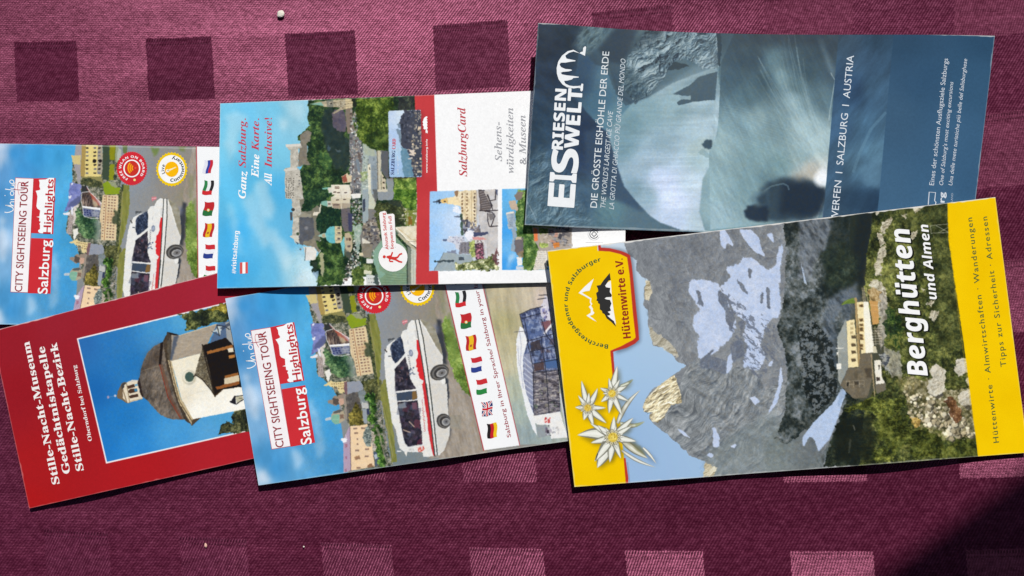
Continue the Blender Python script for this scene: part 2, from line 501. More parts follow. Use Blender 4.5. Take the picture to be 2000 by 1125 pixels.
# lettering: glyph outlines from Blender's own built-in face
_G = {}
def _uni(ch, style):
    U = dict(b=(0x1D5D4, 0x1D5EE, 0x1D7EC), bi=(0x1D63C, 0x1D656, None), sb=(0x1D400, 0x1D41A, 0x1D7CE),
             sbi=(0x1D468, 0x1D482, None), si=(0x1D434, 0x1D44E, None), r=None)[style]
    if U is None: return ch
    if 'A' <= ch <= 'Z': return chr(U[0]+ord(ch)-65)
    if 'a' <= ch <= 'z':
        if style == 'si' and ch == 'h': return '\u210E'
        return chr(U[1]+ord(ch)-97)
    return ch
def _raw(st, off):
    c = bpy.data.curves.new('glyph', 'FONT'); c.body = st; c.offset = off; c.resolution_u = 3; c.fill_mode = 'FRONT'
    o = bpy.data.objects.new('glyph', c); COL.objects.link(o)
    dg = bpy.context.evaluated_depsgraph_get(); dg.update()
    e = o.evaluated_get(dg); me = e.to_mesh()
    v = np.array([(p.co.x, p.co.y) for p in me.vertices]).reshape(-1, 2)
    me.calc_loop_triangles()
    t = np.array([tuple(l.vertices) for l in me.loop_triangles], int).reshape(-1, 3)
    e.to_mesh_clear(); bpy.data.objects.remove(o); bpy.data.curves.remove(c)
    return v, t
_HW = {}
def glyph(ch, style, off):
    off = max(0.0, off); k = (ch, style, off)
    if k in _G: return _G[k]
    base = {'ä': 'a', 'ö': 'o', 'ü': 'u', 'Ö': 'O', 'Ä': 'A', 'Ü': 'U'}.get(ch) if style != 'r' else None
    u = _uni(base or ch, style)
    if 'H1' not in _HW:
        a, _ = _raw('|', 0); b, _ = _raw('||', 0)
        _HW['H1'] = b[:, 0].max()-a[:, 0].max(); _HW['x'] = a[:, 0].min()
    v2, _ = _raw('|'+u+'|', 0)
    adv = v2[:, 0].max()-_raw('|', 0)[0][:, 0].max()-_HW['H1']
    if ch == ' ': r = (np.zeros((0, 2)), np.zeros((0, 3), int), .27)
    else:
        v, t = _raw(u, 0)
        if base and len(v):
            w = v[:, 0].max()-v[:, 0].min(); m = (v[:, 0].max()+v[:, 0].min())/2; hh = v[:, 1].max()
            dr = .065+off*.6; sl = .12 if style in ('bi', 'sbi') else 0
            for sx in (-1, 1):
                cx = m+sx*.24*w+sl*.6+(.04 if sl else 0); cy = hh+.08+dr
                n = len(v)
                v = np.vstack([v, [(cx-dr, cy-dr), (cx+dr, cy-dr), (cx+dr+sl*.15, cy+dr), (cx-dr+sl*.15, cy+dr)]])
                t = np.vstack([t, [(n, n+1, n+2), (n, n+2, n+3)]])
        r = (v, t, adv)
    _G[k] = r
    return r
_CAP = {}
def layout(st, style, off, track):
    if (style, off) not in _CAP: _CAP[(style, off)] = glyph('H', style, off)[0][:, 1].max()
    x = 0; G = []
    for ch in st:
        v, t, adv = glyph(ch, style, off)
        G.append((x, (v, t))); x += adv+track+off*.6
    first = next(g for g in G if len(g[1][1])); last = [g for g in G if len(g[1][1])][-1]
    x0 = first[0]+first[1][0][:, 0].min(); x1 = last[0]+last[1][0][:, 0].max()
    return [(g[0]-x0, g[1]) for g in G], x1-x0, _CAP[(style, off)]
def wash(cv, z, region, pts, p=2.6, rough=0, rs=8, a=1.0, soft=0, seed=0):
    """colour field blended between sampled inks (x, y, colour)"""
    P = Q(z, [(q[0], q[1]) for q in pts]); C = np.array([q[2] for q in pts], float)/255.0
    def f(x, y):
        w = np.zeros(x.shape); c = np.zeros(x.shape+(3,))
        for (px, py), col in zip(P, C):
            k = 1.0/((x-px)**2+(y-py)**2+30.0)**(p/2)
            w += k; c += k[..., None]*col
        return c/w[..., None]
    if region is None: cv.put(cv.full, np.ones(cv.x.shape), f)
    else: cv.poly(z, region, f, rough, rs, a, seed, soft)
def tex(cv, z, region, fn, amt, rough=0, rs=8, tint=None, soft=0):
    """uneven ink: lightness varied by a 0..1 noise field"""
    P = Q(z, region) if region is not None else None
    b = cv.box(P, 4+int(rough)) if region is not None else cv.full
    x, y = cv.x[b], cv.y[b]
    if x.size == 0: return
    if region is None: m = np.ones(x.shape)
    else:
        xx, yy = x, y
        if rough: xx = x+(fbm(x, y, rs, 5, 3, .6)-.5)*2*rough; yy = y+(fbm(x, y, rs, 9, 3, .6)-.5)*2*rough
        m = cv.inside(b, P, xx, yy)
        if soft: m = blur(m, soft)
    n = (fn(x, y)-.5)*2*amt
    k = 1+m*n
    t = np.array(tint if tint else (1, 1, 1))
    cv.img[b] = np.clip(cv.img[b]*(1+(k-1)[..., None]*t), 0, 1)
def leaves(x, y, sc=5, dark=(18, 30, 22), mid=(48, 72, 34), light=(108, 130, 62), seed=0, big=22):
    n = .55*fbm(x, y, sc, seed, 4, .75)+.45*fbm(x, y, big, seed+4, 2)
    n = sharp(n+.16*(noise(x/1.8, y/1.8, seed+7)-.5), .32, .7)
    return pal(n, (0, dark), (.5, mid), (.85, light), (1, tuple(min(255, c*1.2) for c in light)))
def leaf(**k): return lambda x, y: leaves(x, y, **k)
def rock(x, y, sc=10, lo=(95, 100, 108), hi=(160, 165, 172), seed=0, ang=60, ax=2.2, c=1.0):
    n = fbm(x, y, sc, seed, 5, .68, ang, ax, 1)
    r = 1-np.abs(fbm(x, y, sc*1.3, seed+2, 4, .6, ang, ax, 1)*2-1)*1.6
    n = sharp(.6*n+.4*np.clip(r, 0, 1), .35, .75)
    return pal(n, (0, tuple(v*.72 for v in lo)), (.35, lo), (1, hi))
def rocky(**k): return lambda x, y: rock(x, y, **k)
def relief(x, y, sc, seed, ang=60, ax=1.6, oct_=6, gain=.58, lx=-.7, ly=-.7):
    """craggy rock: side-lit ridges from a folded noise"""
    wx = (fbm(x, y, sc*1.5, seed+1, 3)-.5)*sc*1.2; wy = (fbm(x, y, sc*1.5, seed+2, 3)-.5)*sc*1.2
    def h(a, b):
        c, s_ = math.cos(math.radians(ang)), math.sin(math.radians(ang))
        u = (a*c+b*s_)/(sc*ax); v = (-a*s_+b*c)/sc; r = 0; k = 1.0
        for i in range(oct_):
            r = r+k*(1-np.abs(noise(u+i*7.7, v+i*3.1, seed+i*5)*2-1)); k *= gain; u = u*1.9; v = v*1.9
        return r
    a, b = x+wx, y+wy; e = 1.1
    d = h(a, b)-h(a+lx*e, b+ly*e)
    return np.clip(.5+d*1.5, 0, 1)
def crag(sc=40, seed=1, lo=(86,92,104), mid=(132,137,142), hi=(182,185,188), ang=60, ax=1.6, k=1.0, mix=.25):
    def f(x, y):
        n = relief(x, y, sc, seed, ang, ax)
        n = .5+(n-.5)*k+(fbm(x, y, sc*1.3, seed+9, 3)-.5)*mix
        return pal(np.clip(n, 0, 1), (.12, lo), (.5, mid), (.88, hi))
    return f
def ragged(cv, z, pts, col, r=3, sc=5, ang=60, ax=3, k=1.3, a=1.0, seed=0):
    """patch with a frayed, streaky outline"""
    P = Q(z, pts); b = cv.box(P, 6+int(r*2)); x, y = cv.x[b], cv.y[b]
    if x.size == 0: return
    m = blur(cv.inside(b, P), r*1.2)
    n = fbm(x, y, sc, seed+3, 4, .7, ang, ax, 1)
    m = np.clip((m+(n-.5)*k-.5)*5+.5, 0, 1)*(m > .02)
    cv.put(b, m, col, a)
# ------------------------------------------------------------------ tablecloth
def fit(samples, deg=2):
    A = []; B = []
    for x, y, v in samples:
        X, Y = ray_to(x, y, 0.0)
        A.append([1, X, Y, X*X, X*Y, Y*Y][:6 if deg == 2 else 3]); B.append(v)
    return np.linalg.lstsq(np.array(A), np.array(B), rcond=None)[0]
cs = [(21.7,81,0),(282,72,1),(557,60,2),(844,51,3),(1150,20,4),(149,75,.48),(416.5,65,1.48),(695,55,2.48),(990,35,3.48),
      (24,201,0),(287,192,1),(562,184,2),(852,177,3),(153,199,.48),(422,188,1.48),(998,170,3.48),
      (85,1037,0),(345,1037,1),(617,1060,2),(910,1073,3),(1215,1077,4),(1543,1077,5),(1886,1075,6),(492,1045,1.48),(762,1065,2.48),(1060,1077,3.48),(1377,1077,4.48),(1715,1077,5.48),
      (905,946,3),(1050,943,3.48),(1530,940,5),(1702,938,5.48),(1877,936,6)]
rs_ = [(21.7,81,0),(282,72,0),(557,60,0),(844,51,0),(990,35,0),(1150,20,0),(24,201,.5),(287,192,.5),(562,184,.5),(852,177,.5),(998,170,.5),
       (85,1037,4),(345,1037,4),(617,1060,4),(910,1073,4),(1215,1077,4),(1543,1077,4),(1886,1075,4),(905,946,3.5),(1050,943,3.5),(1530,940,3.5),(1702,938,3.5),(1877,936,3.5),
       (1960,222,1),(1960,362,1.5),(1970,502,2),(1960,650,2.5)]
kc, kr = fit(cs), fit(rs_)
def quadf(k, X, Y):
    Xc = np.clip(X, -.3, .3); Yc = np.clip(Y, -.2, .25)
    r = k[0]+k[1]*Xc+k[2]*Yc+k[3]*Xc*Xc+k[4]*Xc*Yc+k[5]*Yc*Yc
    gx = k[1]+2*k[3]*Xc+k[4]*Yc; gy = k[2]+2*k[5]*Yc+k[4]*Xc
    return r+gx*(X-Xc)+gy*(Y-Yc)
def cloth_material():
    m = bpy.data.materials.new('damask_cloth'); m.use_nodes = True
    nt = m.node_tree; nt.nodes.remove(nt.nodes['Principled BSDF']); out = nt.nodes['Material Output']; lk = nt.links.new
    def val(x, sock):
        if isinstance(x, (int, float)): sock.default_value = x
        else: lk(x, sock)
    def M(op, a, b=0.0, c=0.0):
        n = nd(nt, 'ShaderNodeMath', operation=op)
        for i, x in enumerate((a, b, c)): val(x, n.inputs[i])
        return n.outputs[0]
    tc = nd(nt, 'ShaderNodeTexCoord')
    uv = nd(nt, 'ShaderNodeUVMap', uv_map='weave'); su = nd(nt, 'ShaderNodeSeparateXYZ'); lk(uv.outputs[0], su.inputs[0])
    def nz(scale, detail=2, vec=None, sx=1, sy=1):
        mp = nd(nt, 'ShaderNodeMapping'); mp.inputs['Scale'].default_value = (sx, sy, 1)
        lk(vec or tc.outputs['Object'], mp.inputs['Vector'])
        n = nd(nt, 'ShaderNodeTexNoise'); n.inputs['Scale'].default_value = scale; n.inputs['Detail'].default_value = detail
        lk(mp.outputs[0], n.inputs['Vector']); return n.outputs[0]
    so = nd(nt, 'ShaderNodeSeparateXYZ'); lk(tc.outputs['Object'], so.inputs[0])
    wob = M('MULTIPLY', M('SUBTRACT', nz(14, 3), .5), .0022)
    X = M('MULTIPLY', M('ADD', so.outputs[0], wob), 1000); Y = M('MULTIPLY', M('ADD', so.outputs[1], wob), 1000)
    # the woven check: squares half a repeat wide
    jag = M('MULTIPLY', M('SUBTRACT', nz(900, 1), .5), .02)
    fc = M('FRACT', M('ADD', su.outputs[0], M('ADD', jag, 40.0))); fr = M('FRACT', M('ADD', su.outputs[1], M('ADD', jag, 40.0)))
    sq = M('MULTIPLY', M('LESS_THAN', fc, .48), M('LESS_THAN', fr, .5))
    # twill threads, steep diagonal on the ground, fine rows of dots inside the squares
    tw = M('SINE', M('MULTIPLY', M('ADD', M('MULTIPLY', X, 1/1.5), M('MULTIPLY', Y, -1/2.3)), 6.2832))
    row = M('SINE', M('MULTIPLY', Y, 6.2832/1.15))
    row2 = M('SINE', M('MULTIPLY', Y, 6.2832/1.2))
    dot = M('SINE', M('MULTIPLY', M('ADD', X, M('MULTIPLY', Y, .5)), 6.2832/.8))
    ga = M('ADD', M('MULTIPLY', tw, .5), M('MULTIPLY', row, .16))
    st_ = M('SINE', M('MULTIPLY', M('ADD', M('MULTIPLY', X, 1/1.25), M('MULTIPLY', Y, -1/3.1)), 6.2832))
    sa = M('ADD', M('MULTIPLY', st_, .5), M('ADD', M('MULTIPLY', row2, .14), M('MULTIPLY', dot, .12)))
    def mix(a, b): return M('ADD', M('MULTIPLY', a, M('SUBTRACT', 1.0, sq)), M('MULTIPLY', b, sq))
    thr = mix(ga, sa)
    slub = nz(60, 3, sx=.12, sy=4.0)         # long horizontal irregularities of the weft
    grain = nz(1500, 2); grain2 = nz(420, 2, sx=1.0, sy=1.6)
    hgt = M('ADD', M('MULTIPLY', thr, .5), M('ADD', M('MULTIPLY', grain, .9), M('ADD', M('MULTIPLY', slub, .7), M('MULTIPLY', grain2, .8))))
    # leaning normals of the two thread systems
    def vec(x, y, z=1.0):
        c = nd(nt, 'ShaderNodeCombineXYZ'); val(x, c.inputs[0]); val(y, c.inputs[1]); val(z, c.inputs[2]); return c.outputs[0]
    geo = nd(nt, 'ShaderNodeNewGeometry')
    tilt = vec(mix(GT[0], ST[0]), mix(GT[1], ST[1]), 0.0)
    ad = nd(nt, 'ShaderNodeVectorMath', operation='ADD'); lk(geo.outputs['Normal'], ad.inputs[0]); lk(tilt, ad.inputs[1])
    nn = nd(nt, 'ShaderNodeVectorMath', operation='NORMALIZE'); lk(ad.outputs[0], nn.inputs[0])
    bp = nd(nt, 'ShaderNodeBump'); bp.inputs['Strength'].default_value = .55; bp.inputs['Distance'].default_value = .00022
    lk(hgt, bp.inputs['Height']); lk(nn.outputs[0], bp.inputs['Normal'])
    bq = nd(nt, 'ShaderNodeBump'); bq.inputs['Strength'].default_value = .6; bq.inputs['Distance'].default_value = .0002
    lk(hgt, bq.inputs['Height'])
    shade = M('MULTIPLY_ADD', thr, .28, M('MULTIPLY_ADD', grain2, 1.3, M('MULTIPLY_ADD', slub, .4, .15)))
    slow = nz(26, 2, sx=.10, sy=2.2)
    shade = M('MULTIPLY', shade, M('MULTIPLY_ADD', slow, .6, .70))
    # drawn threads along the upper and lower edge of every square
    e1 = M('LESS_THAN', M('ABSOLUTE', M('SUBTRACT', fr, .018)), .010); e2 = M('LESS_THAN', M('ABSOLUTE', M('SUBTRACT', fr, .052)), .006); inc = M('LESS_THAN', fc, .48)
    hole = M('GREATER_THAN', M('SINE', M('MULTIPLY', X, 6.2832/1.3)), -.3)
    shade = M('MULTIPLY', shade, M('SUBTRACT', 1.0, M('MULTIPLY', M('MULTIPLY', M('ADD', e1, e2), inc), M('MULTIPLY', hole, .55))))
    shade = M('MAXIMUM', shade, .1)
    def colr(c, f):
        v = nd(nt, 'ShaderNodeVectorMath', operation='SCALE'); v.inputs[0].default_value = c; val(f, v.inputs['Scale']); return v.outputs[0]
    df = nd(nt, 'ShaderNodeBsdfDiffuse'); lk(colr(CL_DIFF, M('MULTIPLY_ADD', shade, .8, .3)), df.inputs[0]); lk(bq.outputs[0], df.inputs['Normal'])
    gl = nd(nt, 'ShaderNodeBsdfAnisotropic'); gl.distribution = 'GGX'; gl.inputs['Roughness'].default_value = CL_ROUGH
    lk(colr(CL_SPEC, shade), gl.inputs[0]); lk(bp.outputs[0], gl.inputs['Normal'])
    g2 = nd(nt, 'ShaderNodeBsdfAnisotropic'); g2.distribution = 'GGX'; g2.inputs['Roughness'].default_value = .7
    spark = M('POWER', M('MAXIMUM', M('MULTIPLY_ADD', thr, .45, M('MULTIPLY', grain2, 1.1)), 0.0), 3.0)
    lk(colr((.075, .032, .050), spark), g2.inputs[0]); lk(bq.outputs[0], g2.inputs['Normal'])
    a0 = nd(nt, 'ShaderNodeAddShader'); lk(df.outputs[0], a0.inputs[0]); lk(g2.outputs[0], a0.inputs[1])
    a = nd(nt, 'ShaderNodeAddShader'); lk(a0.outputs[0], a.inputs[0]); lk(gl.outputs[0], a.inputs[1])
    lk(a.outputs[0], out.inputs['Surface'])
    return m
GT = (0.30, -0.02); ST = (-0.16, 0.66)
CL_DIFF = (.052, .0032, .0165); CL_SPEC = (.074, .0245, .040); CL_ROUGH = .46
def make_cloth():
    xs = np.concatenate([np.linspace(-.8, -.32, 13)[:-1], np.linspace(-.32, .32, 161), np.linspace(.32, 1.4, 24)[1:]])
    ys = np.concatenate([np.linspace(-.75, -.22, 13)[:-1], np.linspace(-.22, .3, 131), np.linspace(.3, .8, 12)[1:]])
    X, Y = np.meshgrid(xs, ys); nx, ny = len(xs), len(ys)
    n = lambda a, b, c, sd: fbm(X*a*100+500, Y*b*100+500, c, sd, 3)-.5
    Z = .0010*n(1, 1, 4.0, 3)+.0010*n(.4, 2.2, 3.0, 6)+.0003*n(1.2, 2.6, 1.0, 8)
    Z = Z+.0005*(1-np.abs(fbm(X*100+900, Y*100+900, 7.0, 12, 3, .5, 28, 3, 1)*2-1)**.5)
    Z = Z-.0014
    # puckers where the squares meet the ground
    V = np.stack([X, Y, Z], -1).reshape(-1, 3)
    F = [(j*nx+i, j*nx+i+1, (j+1)*nx+i+1, (j+1)*nx+i) for j in range(ny-1) for i in range(nx-1)]
    # hem: the edge turns down 12 mm
    ring = [i for i in range(nx)]+[j*nx+nx-1 for j in range(1, ny)]+[(ny-1)*nx+i for i in range(nx-2, -1, -1)]+[j*nx for j in range(ny-2, 0, -1)]
    b0 = len(V); R = V[ring].copy(); R[:, 2] -= .012; V = np.vstack([V, R])
    for k in range(len(ring)):
        k2 = (k+1) % len(ring); F.append((ring[k2], ring[k], b0+k, b0+k2))
    o = mesh_obj('tablecloth', V, F, cloth_material(), smooth=True)
    uvl = o.data.uv_layers.new(name='weave')
    idx = np.empty(len(o.data.loops), np.int32); o.data.loops.foreach_get('vertex_index', idx)
    u = quadf(kc, V[:, 0], V[:, 1]); v = quadf(kr, V[:, 0], V[:, 1])
    uvl.data.foreach_set('uv', np.stack([u[idx], v[idx]], -1).ravel())
    tag(o, 'dark wine red damask tablecloth with woven squares under all the brochures', 'tablecloth')
    return o
make_cloth()

def crumb(x, y, r, seed, label, cat='crumb', col=(235, 230, 215), flat=.7, el=1.0):
    import bmesh
    bm = bmesh.new(); bmesh.ops.create_icosphere(bm, subdivisions=3, radius=1)
    rg = np.random.default_rng(seed); d = rg.normal(size=(7, 3)); d /= np.linalg.norm(d, axis=1)[:, None]; h = rg.uniform(.72, .95, 7)
    for v in bm.verts:
        c = np.array(v.co); k = 1.0
        for di, hi in zip(d, h):
            q = c@di
            if q*k > hi: k = hi/q
        c = c*k*(1+.05*rg.normal())
        v.co = (c[0]*r*el, c[1]*r, c[2]*r*flat)
    me = bpy.data.meshes.new('crumb'); bm.to_mesh(me); bm.free()
    m = bpy.data.materials.new('crumb_white'); m.use_nodes = True; nt = m.node_tree; p = nt.nodes['Principled BSDF']
    nz = nd(nt, 'ShaderNodeTexNoise'); nz.inputs['Scale'].default_value = 1500
    r_ = nd(nt, 'ShaderNodeMix', data_type='RGBA'); l = lin(col)
    r_.inputs['A'].default_value = tuple(k*.85 for k in l[:3])+(1,); r_.inputs['B'].default_value = l
    nt.links.new(nz.outputs[0], r_.inputs['Factor']); nt.links.new(r_.outputs['Result'], p.inputs['Base Color'])
    p.inputs['Roughness'].default_value = .8; me.materials.append(m)
    o = bpy.data.objects.new('crumb', me); COL.objects.link(o)
    X, Y = ray_to(x, y, 0.0); o.location = (float(X), float(Y), r*flat*.75-.0005); o.rotation_euler = (0, 0, seed)
    tag(o, label, cat)
crumb(548, 27, .0019, 4, 'round white crumb on the cloth near the top edge', flat=.34)
crumb(401, 1065, .0006, 5, 'tiny pale fleck on the cloth below the chapel brochure', 'fleck', (235, 190, 170), .5, 1.6)
crumb(593, 1068, .00035, 6, 'tiniest white speck on the cloth, right of the pale fleck', 'speck')

# ------------------------------------------------------------------ unseen canopy on a pole, added to shade the lower right of the cloth
def make_shade_caster():
    H = .95
    a = np.array(ray_to(2000, 925, 0)); b = np.array(ray_to(1722, 1125, 0)); e = (a+b)/2
    d = (b-a)/np.hypot(*(b-a)); nrm = np.array([-d[1], d[0]])
    if nrm[0] < 0: nrm = -nrm
    up = L[:2]/L[2]*H
    ap = 1.12; n = 8; R = ap/math.cos(math.pi/n)
    c = e+nrm*ap+up; base = math.atan2(-nrm[1], -nrm[0])
    root = bpy.data.objects.new('shade_caster', None); root.location = (c[0], c[1], 0); COL.objects.link(root)
    tag(root, 'unseen canopy on a pole, added to shade the lower right corner of the cloth', 'shade_caster')
    fab = bpy.data.materials.new('canopy_fabric'); fab.use_nodes = True; p = fab.node_tree.nodes['Principled BSDF']
    w = nd(fab.node_tree, 'ShaderNodeTexNoise'); w.inputs['Scale'].default_value = 30; mx = nd(fab.node_tree, 'ShaderNodeMix', data_type='RGBA')
    mx.inputs['A'].default_value = (.30, .27, .2, 1); mx.inputs['B'].default_value = (.36, .32, .25, 1)
    fab.node_tree.links.new(w.outputs[0], mx.inputs['Factor']); fab.node_tree.links.new(mx.outputs['Result'], p.inputs['Base Color']); p.inputs['Roughness'].default_value = .9
    met = bpy.data.materials.new('pole_metal'); met.use_nodes = True; q = met.node_tree.nodes['Principled BSDF']
    q.inputs['Base Color'].default_value = (.4, .4, .4, 1); q.inputs['Metallic'].default_value = .8; q.inputs['Roughness'].default_value = .4
    V = []; F = []
    rings = 6
    for t in (0, 1):
        for r in range(rings+1):
            for k in range(n):
                an = base+math.pi/n+2*math.pi*k/n; f = r/rings
                V.append((R*f*math.cos(an), R*f*math.sin(an), H+.38*(1-f)**1.15-t*.002))
    o1 = (rings+1)*n
    for r in range(rings):
        for k in range(n):
            k2 = (k+1) % n; A = r*n
            F.append((A+k, A+n+k, A+n+k2, A+k2)); F.append((o1+A+k, o1+A+k2, o1+A+n+k2, o1+A+n+k))
    for k in range(n): k2 = (k+1) % n; F.append((rings*n+k, o1+rings*n+k, o1+rings*n+k2, rings*n+k2))
    mesh_obj('canopy', V, F, fab, root)
    def tube(name, p0, p1, r, mat):
        p0 = np.array(p0, float); p1 = np.array(p1, float); z = (p1-p0)/np.linalg.norm(p1-p0)
        x = np.cross(z, [0, 1, .3]); x /= np.linalg.norm(x); y = np.cross(z, x); v = []; f = []
        for i in range(12):
            t = i*math.pi/6
            for q_ in (p0, p1): v.append(q_+r*(x*math.cos(t)+y*math.sin(t)))
        for i in range(12): j = (i+1) % 12; f.append((2*i, 2*j, 2*j+1, 2*i+1))
        f.append([2*i for i in range(12)][::-1]); f.append([2*i+1 for i in range(12)])
        return mesh_obj(name, v, f, mat, root)
    tube('pole', (0, 0, -.02), (0, 0, H+.42), .019, met)
    for k in range(n):
        an = base+math.pi/n+2*math.pi*k/n
        tube('rib', (0, 0, H+.36), (R*.99*math.cos(an), R*.99*math.sin(an), H-.006), .004, met)
make_shade_caster()
# ------------------------------------------------------------------ prints and brochures
RG = {}
def g(u, c, w): return np.exp(-((u-c)/w)**2)
qA = [(-27, 278), (755, 290), (768, 650), (-25, 630)]
qB = [(440, 583), (1205, 452), (1272, 838), (505, 948)]
# ------------------------------------------------------------------ ice cave brochure
qE = [(1051, 45), (1943, 70), (1896, 470), (1025, 439)]
cE = Canvas('ice_cave_print', qE, .004)
def paint_cave(cv):
    wash(cv, 'E0', None, [(110,60,(34,52,68)),(180,150,(30,46,62)),(250,90,(34,52,66)),(120,300,(36,56,76)),(200,300,(34,52,72)),(110,500,(42,68,88)),(60,600,(44,70,88)),(80,700,(52,80,98)),
        (80,950,(100,132,140)),(200,980,(80,112,125)),(330,900,(66,96,116)),(330,700,(42,62,88)),(330,560,(38,58,84)),(300,330,(50,80,104)),
        (420,100,(80,108,114)),(520,60,(60,82,92)),(600,60,(100,128,130)),(450,950,(98,140,146)),(600,1000,(88,118,130)),(800,1060,(76,104,116)),
        (1000,100,(58,82,92)),(1180,120,(60,84,94)),(1100,250,(66,96,108)),(1050,330,(84,118,126)),(1200,420,(98,132,138)),(1000,450,(112,150,156)),
        (1000,560,(128,162,164)),(1180,560,(112,148,152)),(1000,750,(158,190,188)),(1180,720,(140,176,176)),(950,950,(150,184,186)),(1100,1000,(130,166,168)),
        (1190,1080,(120,150,156)),(1300,500,(118,150,154)),(1300,120,(58,82,92)),(1300,300,(90,124,130))])
    R = lambda a, b=None: None
    # left rock relief
    left = [(40,1020),(100,40),(330,40),(300,180),(250,330),(330,520),(330,700),(440,900),(480,1060)]
    tex(cv, 'E0', left, lambda x, y: fbm(x, y, 16, 2, 5, .65, 35, 2, 1), .26, 4)
    tex(cv, 'E0', [(40,1020),(60,700),(190,640),(300,900),(340,1060)], lambda x, y: 1-np.abs(fbm(x, y, 9, 4, 5, .7, -55, 2.2, 1)*2-1)*2.2+.05, .22, 5, soft=3)
    cv.poly('E0', [(40,1040),(60,700),(120,640),(210,760),(300,900),(400,1060)], crag(20, 5, (44,66,82), (74,104,116), (150,178,184), -40, 1.6, 1.2, .3), 6, 12, .6, soft=7)
    cv.poly('E0', [(330,40),(470,45),(400,130),(330,190),(270,150)], crag(20, 6, (44,64,74), (90,118,124), (150,174,174), -50, 2, 1.1, .3), 6, 12, .6, soft=6)
    cv.line('E0', [(42,900),(75,960),(95,1010)], 4, (170,190,195), .5)
    cv.poly('E0', [(330,560),(470,545),(520,700),(560,860),(620,960),(420,880),(335,740)], (56,80,104), 3, 12, .8, soft=3)
    # slab of blue ice leading to the title
    wash(cv, 'E0', [(285,300),(300,180),(350,200),(380,240),(452,262),(470,330),(500,400),(560,440),(620,520),(440,570),(400,540),(330,460),(270,380)],
         [(320,240,(52,82,106)),(440,300,(84,124,140)),(400,420,(70,112,132)),(480,500,(98,142,154)),(300,340,(46,74,98))], soft=1)
    cv.poly('E0', [(420,230),(455,240),(500,380),(570,430),(530,440),(480,380)], (60,84,96), 2, 8, .7, 3)
    cv.poly('E0', [(330,40),(480,45),(380,160),(330,200),(300,120)], lambda x, y: rock(x, y, 8, (66,92,100), (122,150,150), 3, -50, 3), 5, 10, .75, soft=5)
    cv.poly('E0', [(480,60),(600,60),(560,150),(520,230),(440,230),(390,160)], (44,62,76), 5, 10, .85, soft=4)
    # great ice dome
    dome = [(440,570),(560,430),(640,400),(760,330),(860,290),(975,250),(1000,420),(965,640),(1000,700),(950,720),(905,800),(890,960),(918,1053),(800,1048),(700,1012),(650,980),(580,905),(522,835),(490,740),(462,640)]
    wash(cv, 'E0', dome, [(560,520,(120,160,166)),(520,640,(122,160,168)),(640,480,(136,172,176)),(760,450,(150,182,184)),(900,470,(172,198,202)),(930,560,(180,206,210)),
        (700,620,(150,182,190)),(620,740,(160,188,198)),(720,820,(216,230,250)),(740,860,(220,234,254)),(760,900,(220,232,252)),(690,780,(200,218,238)),(840,820,(200,220,226)),(640,880,(150,182,192)),(760,1000,(196,214,232)),
        (900,1000,(186,208,212)),(700,700,(168,196,206)),(880,700,(176,204,204)),(900,330,(124,152,156)),(960,640,(168,198,196)),(580,850,(132,166,176))], 3.2, soft=1)
    tex(cv, 'E0', dome, lambda x, y: fbm(x, y, 5, 6, 4, .6, 0, 14, 1), .07)
    tex(cv, 'E0', dome, lambda x, y: fbm(x, y, 26, 8, 4, .5, -30, 2, 1), .06)
    for k in range(26):
        y0 = 680+k*11; rg = random.Random(k); x0 = rg.uniform(600, 720); x1 = rg.uniform(760, 900)
        cv.line('E0', [(x0, y0), ((x0+x1)/2, y0+rg.uniform(-4, 4)), (x1, y0+rg.uniform(-5, 5))], 3, rg.choice([(150,176,190),(230,240,250),(232,240,250)]), rg.uniform(.08, .28))
    # rough rock ceiling
    rk = [(540,200),(600,110),(650,60),(800,50),(972,62),(985,240),(960,262),(900,262),(870,230),(830,215),(770,220),(745,265),(700,330),(640,395),(575,430),(520,360),(500,350),(530,280)]
    def rf(x, y):
        n = fbm(x, y, 6, 11, 5, .8, 20, 1.6, 1); r = np.abs(fbm(x, y, 9, 12, 4, .7, -35, 1.8, 1)*2-1)
        return pal(sharp(.75*n+.5*(1-r)-.2, .3, .8), (0,(38,54,66)), (.35,(66,92,102)), (.7,(104,134,140)), (1,(168,190,190)))
    cv.poly('E0', rk, crag(22, 3, (34,50,62), (92,120,128), (178,198,196), -35, 1.4, 1.5, .5), 3, 7)
    cv.poly('E0', [(545,190),(640,150),(760,60),(640,60),(560,130)], (40,60,70), 8, 12, .6, soft=6)
    cv.poly('E0', [(730,270),(765,222),(840,245),(800,262)], (50,70,78), 2, 5)
    cv.poly('E0', [(500,260),(545,240),(620,330),(640,395),(575,430),(500,345)], (60,88,98), 6, 8, .55, soft=4)
    cv.poly('E0', [(640,400),(700,350),(800,300),(880,240),(985,150),(985,250),(900,300),(760,345),(700,400)], (180,200,200), 5, 9, .3, soft=5)
    cv.poly('E0', [(757,383),(850,335),(880,300),(930,285),(980,273),(968,412),(900,418),(850,425),(788,440),(780,425),(800,408),(850,410),(845,398)], (72,96,106), 1, 6)
    cv.poly('E0', [(790,395),(850,392),(848,412),(805,410)], (140,168,172), 1, 4)
    cv.line('E0', [(760,384),(850,332),(885,300),(930,285),(978,272)], 5, (150,178,180), .6)
    cv.poly('E0', [(760,465),(960,430),(960,490),(780,498)], (122,156,162), 3, 8, .45, soft=4)
    # boulder by the seam
    cv.ell('E0', (890,640), 60, 34, (178,198,188), -25, .6, .5)
    cv.poly('E0', [(902,628),(925,606),(950,608),(956,640),(940,656),(915,650)], (56,80,92), 2, 5, .95, soft=1)
    cv.poly('E0', [(905,650),(960,690),(930,700),(880,670)], (140,172,172), 3, 5, .7, 2)
    # seam of the picture
    cv.line('E0', [(971,60),(983,250)], 3, (190,205,205), .8)
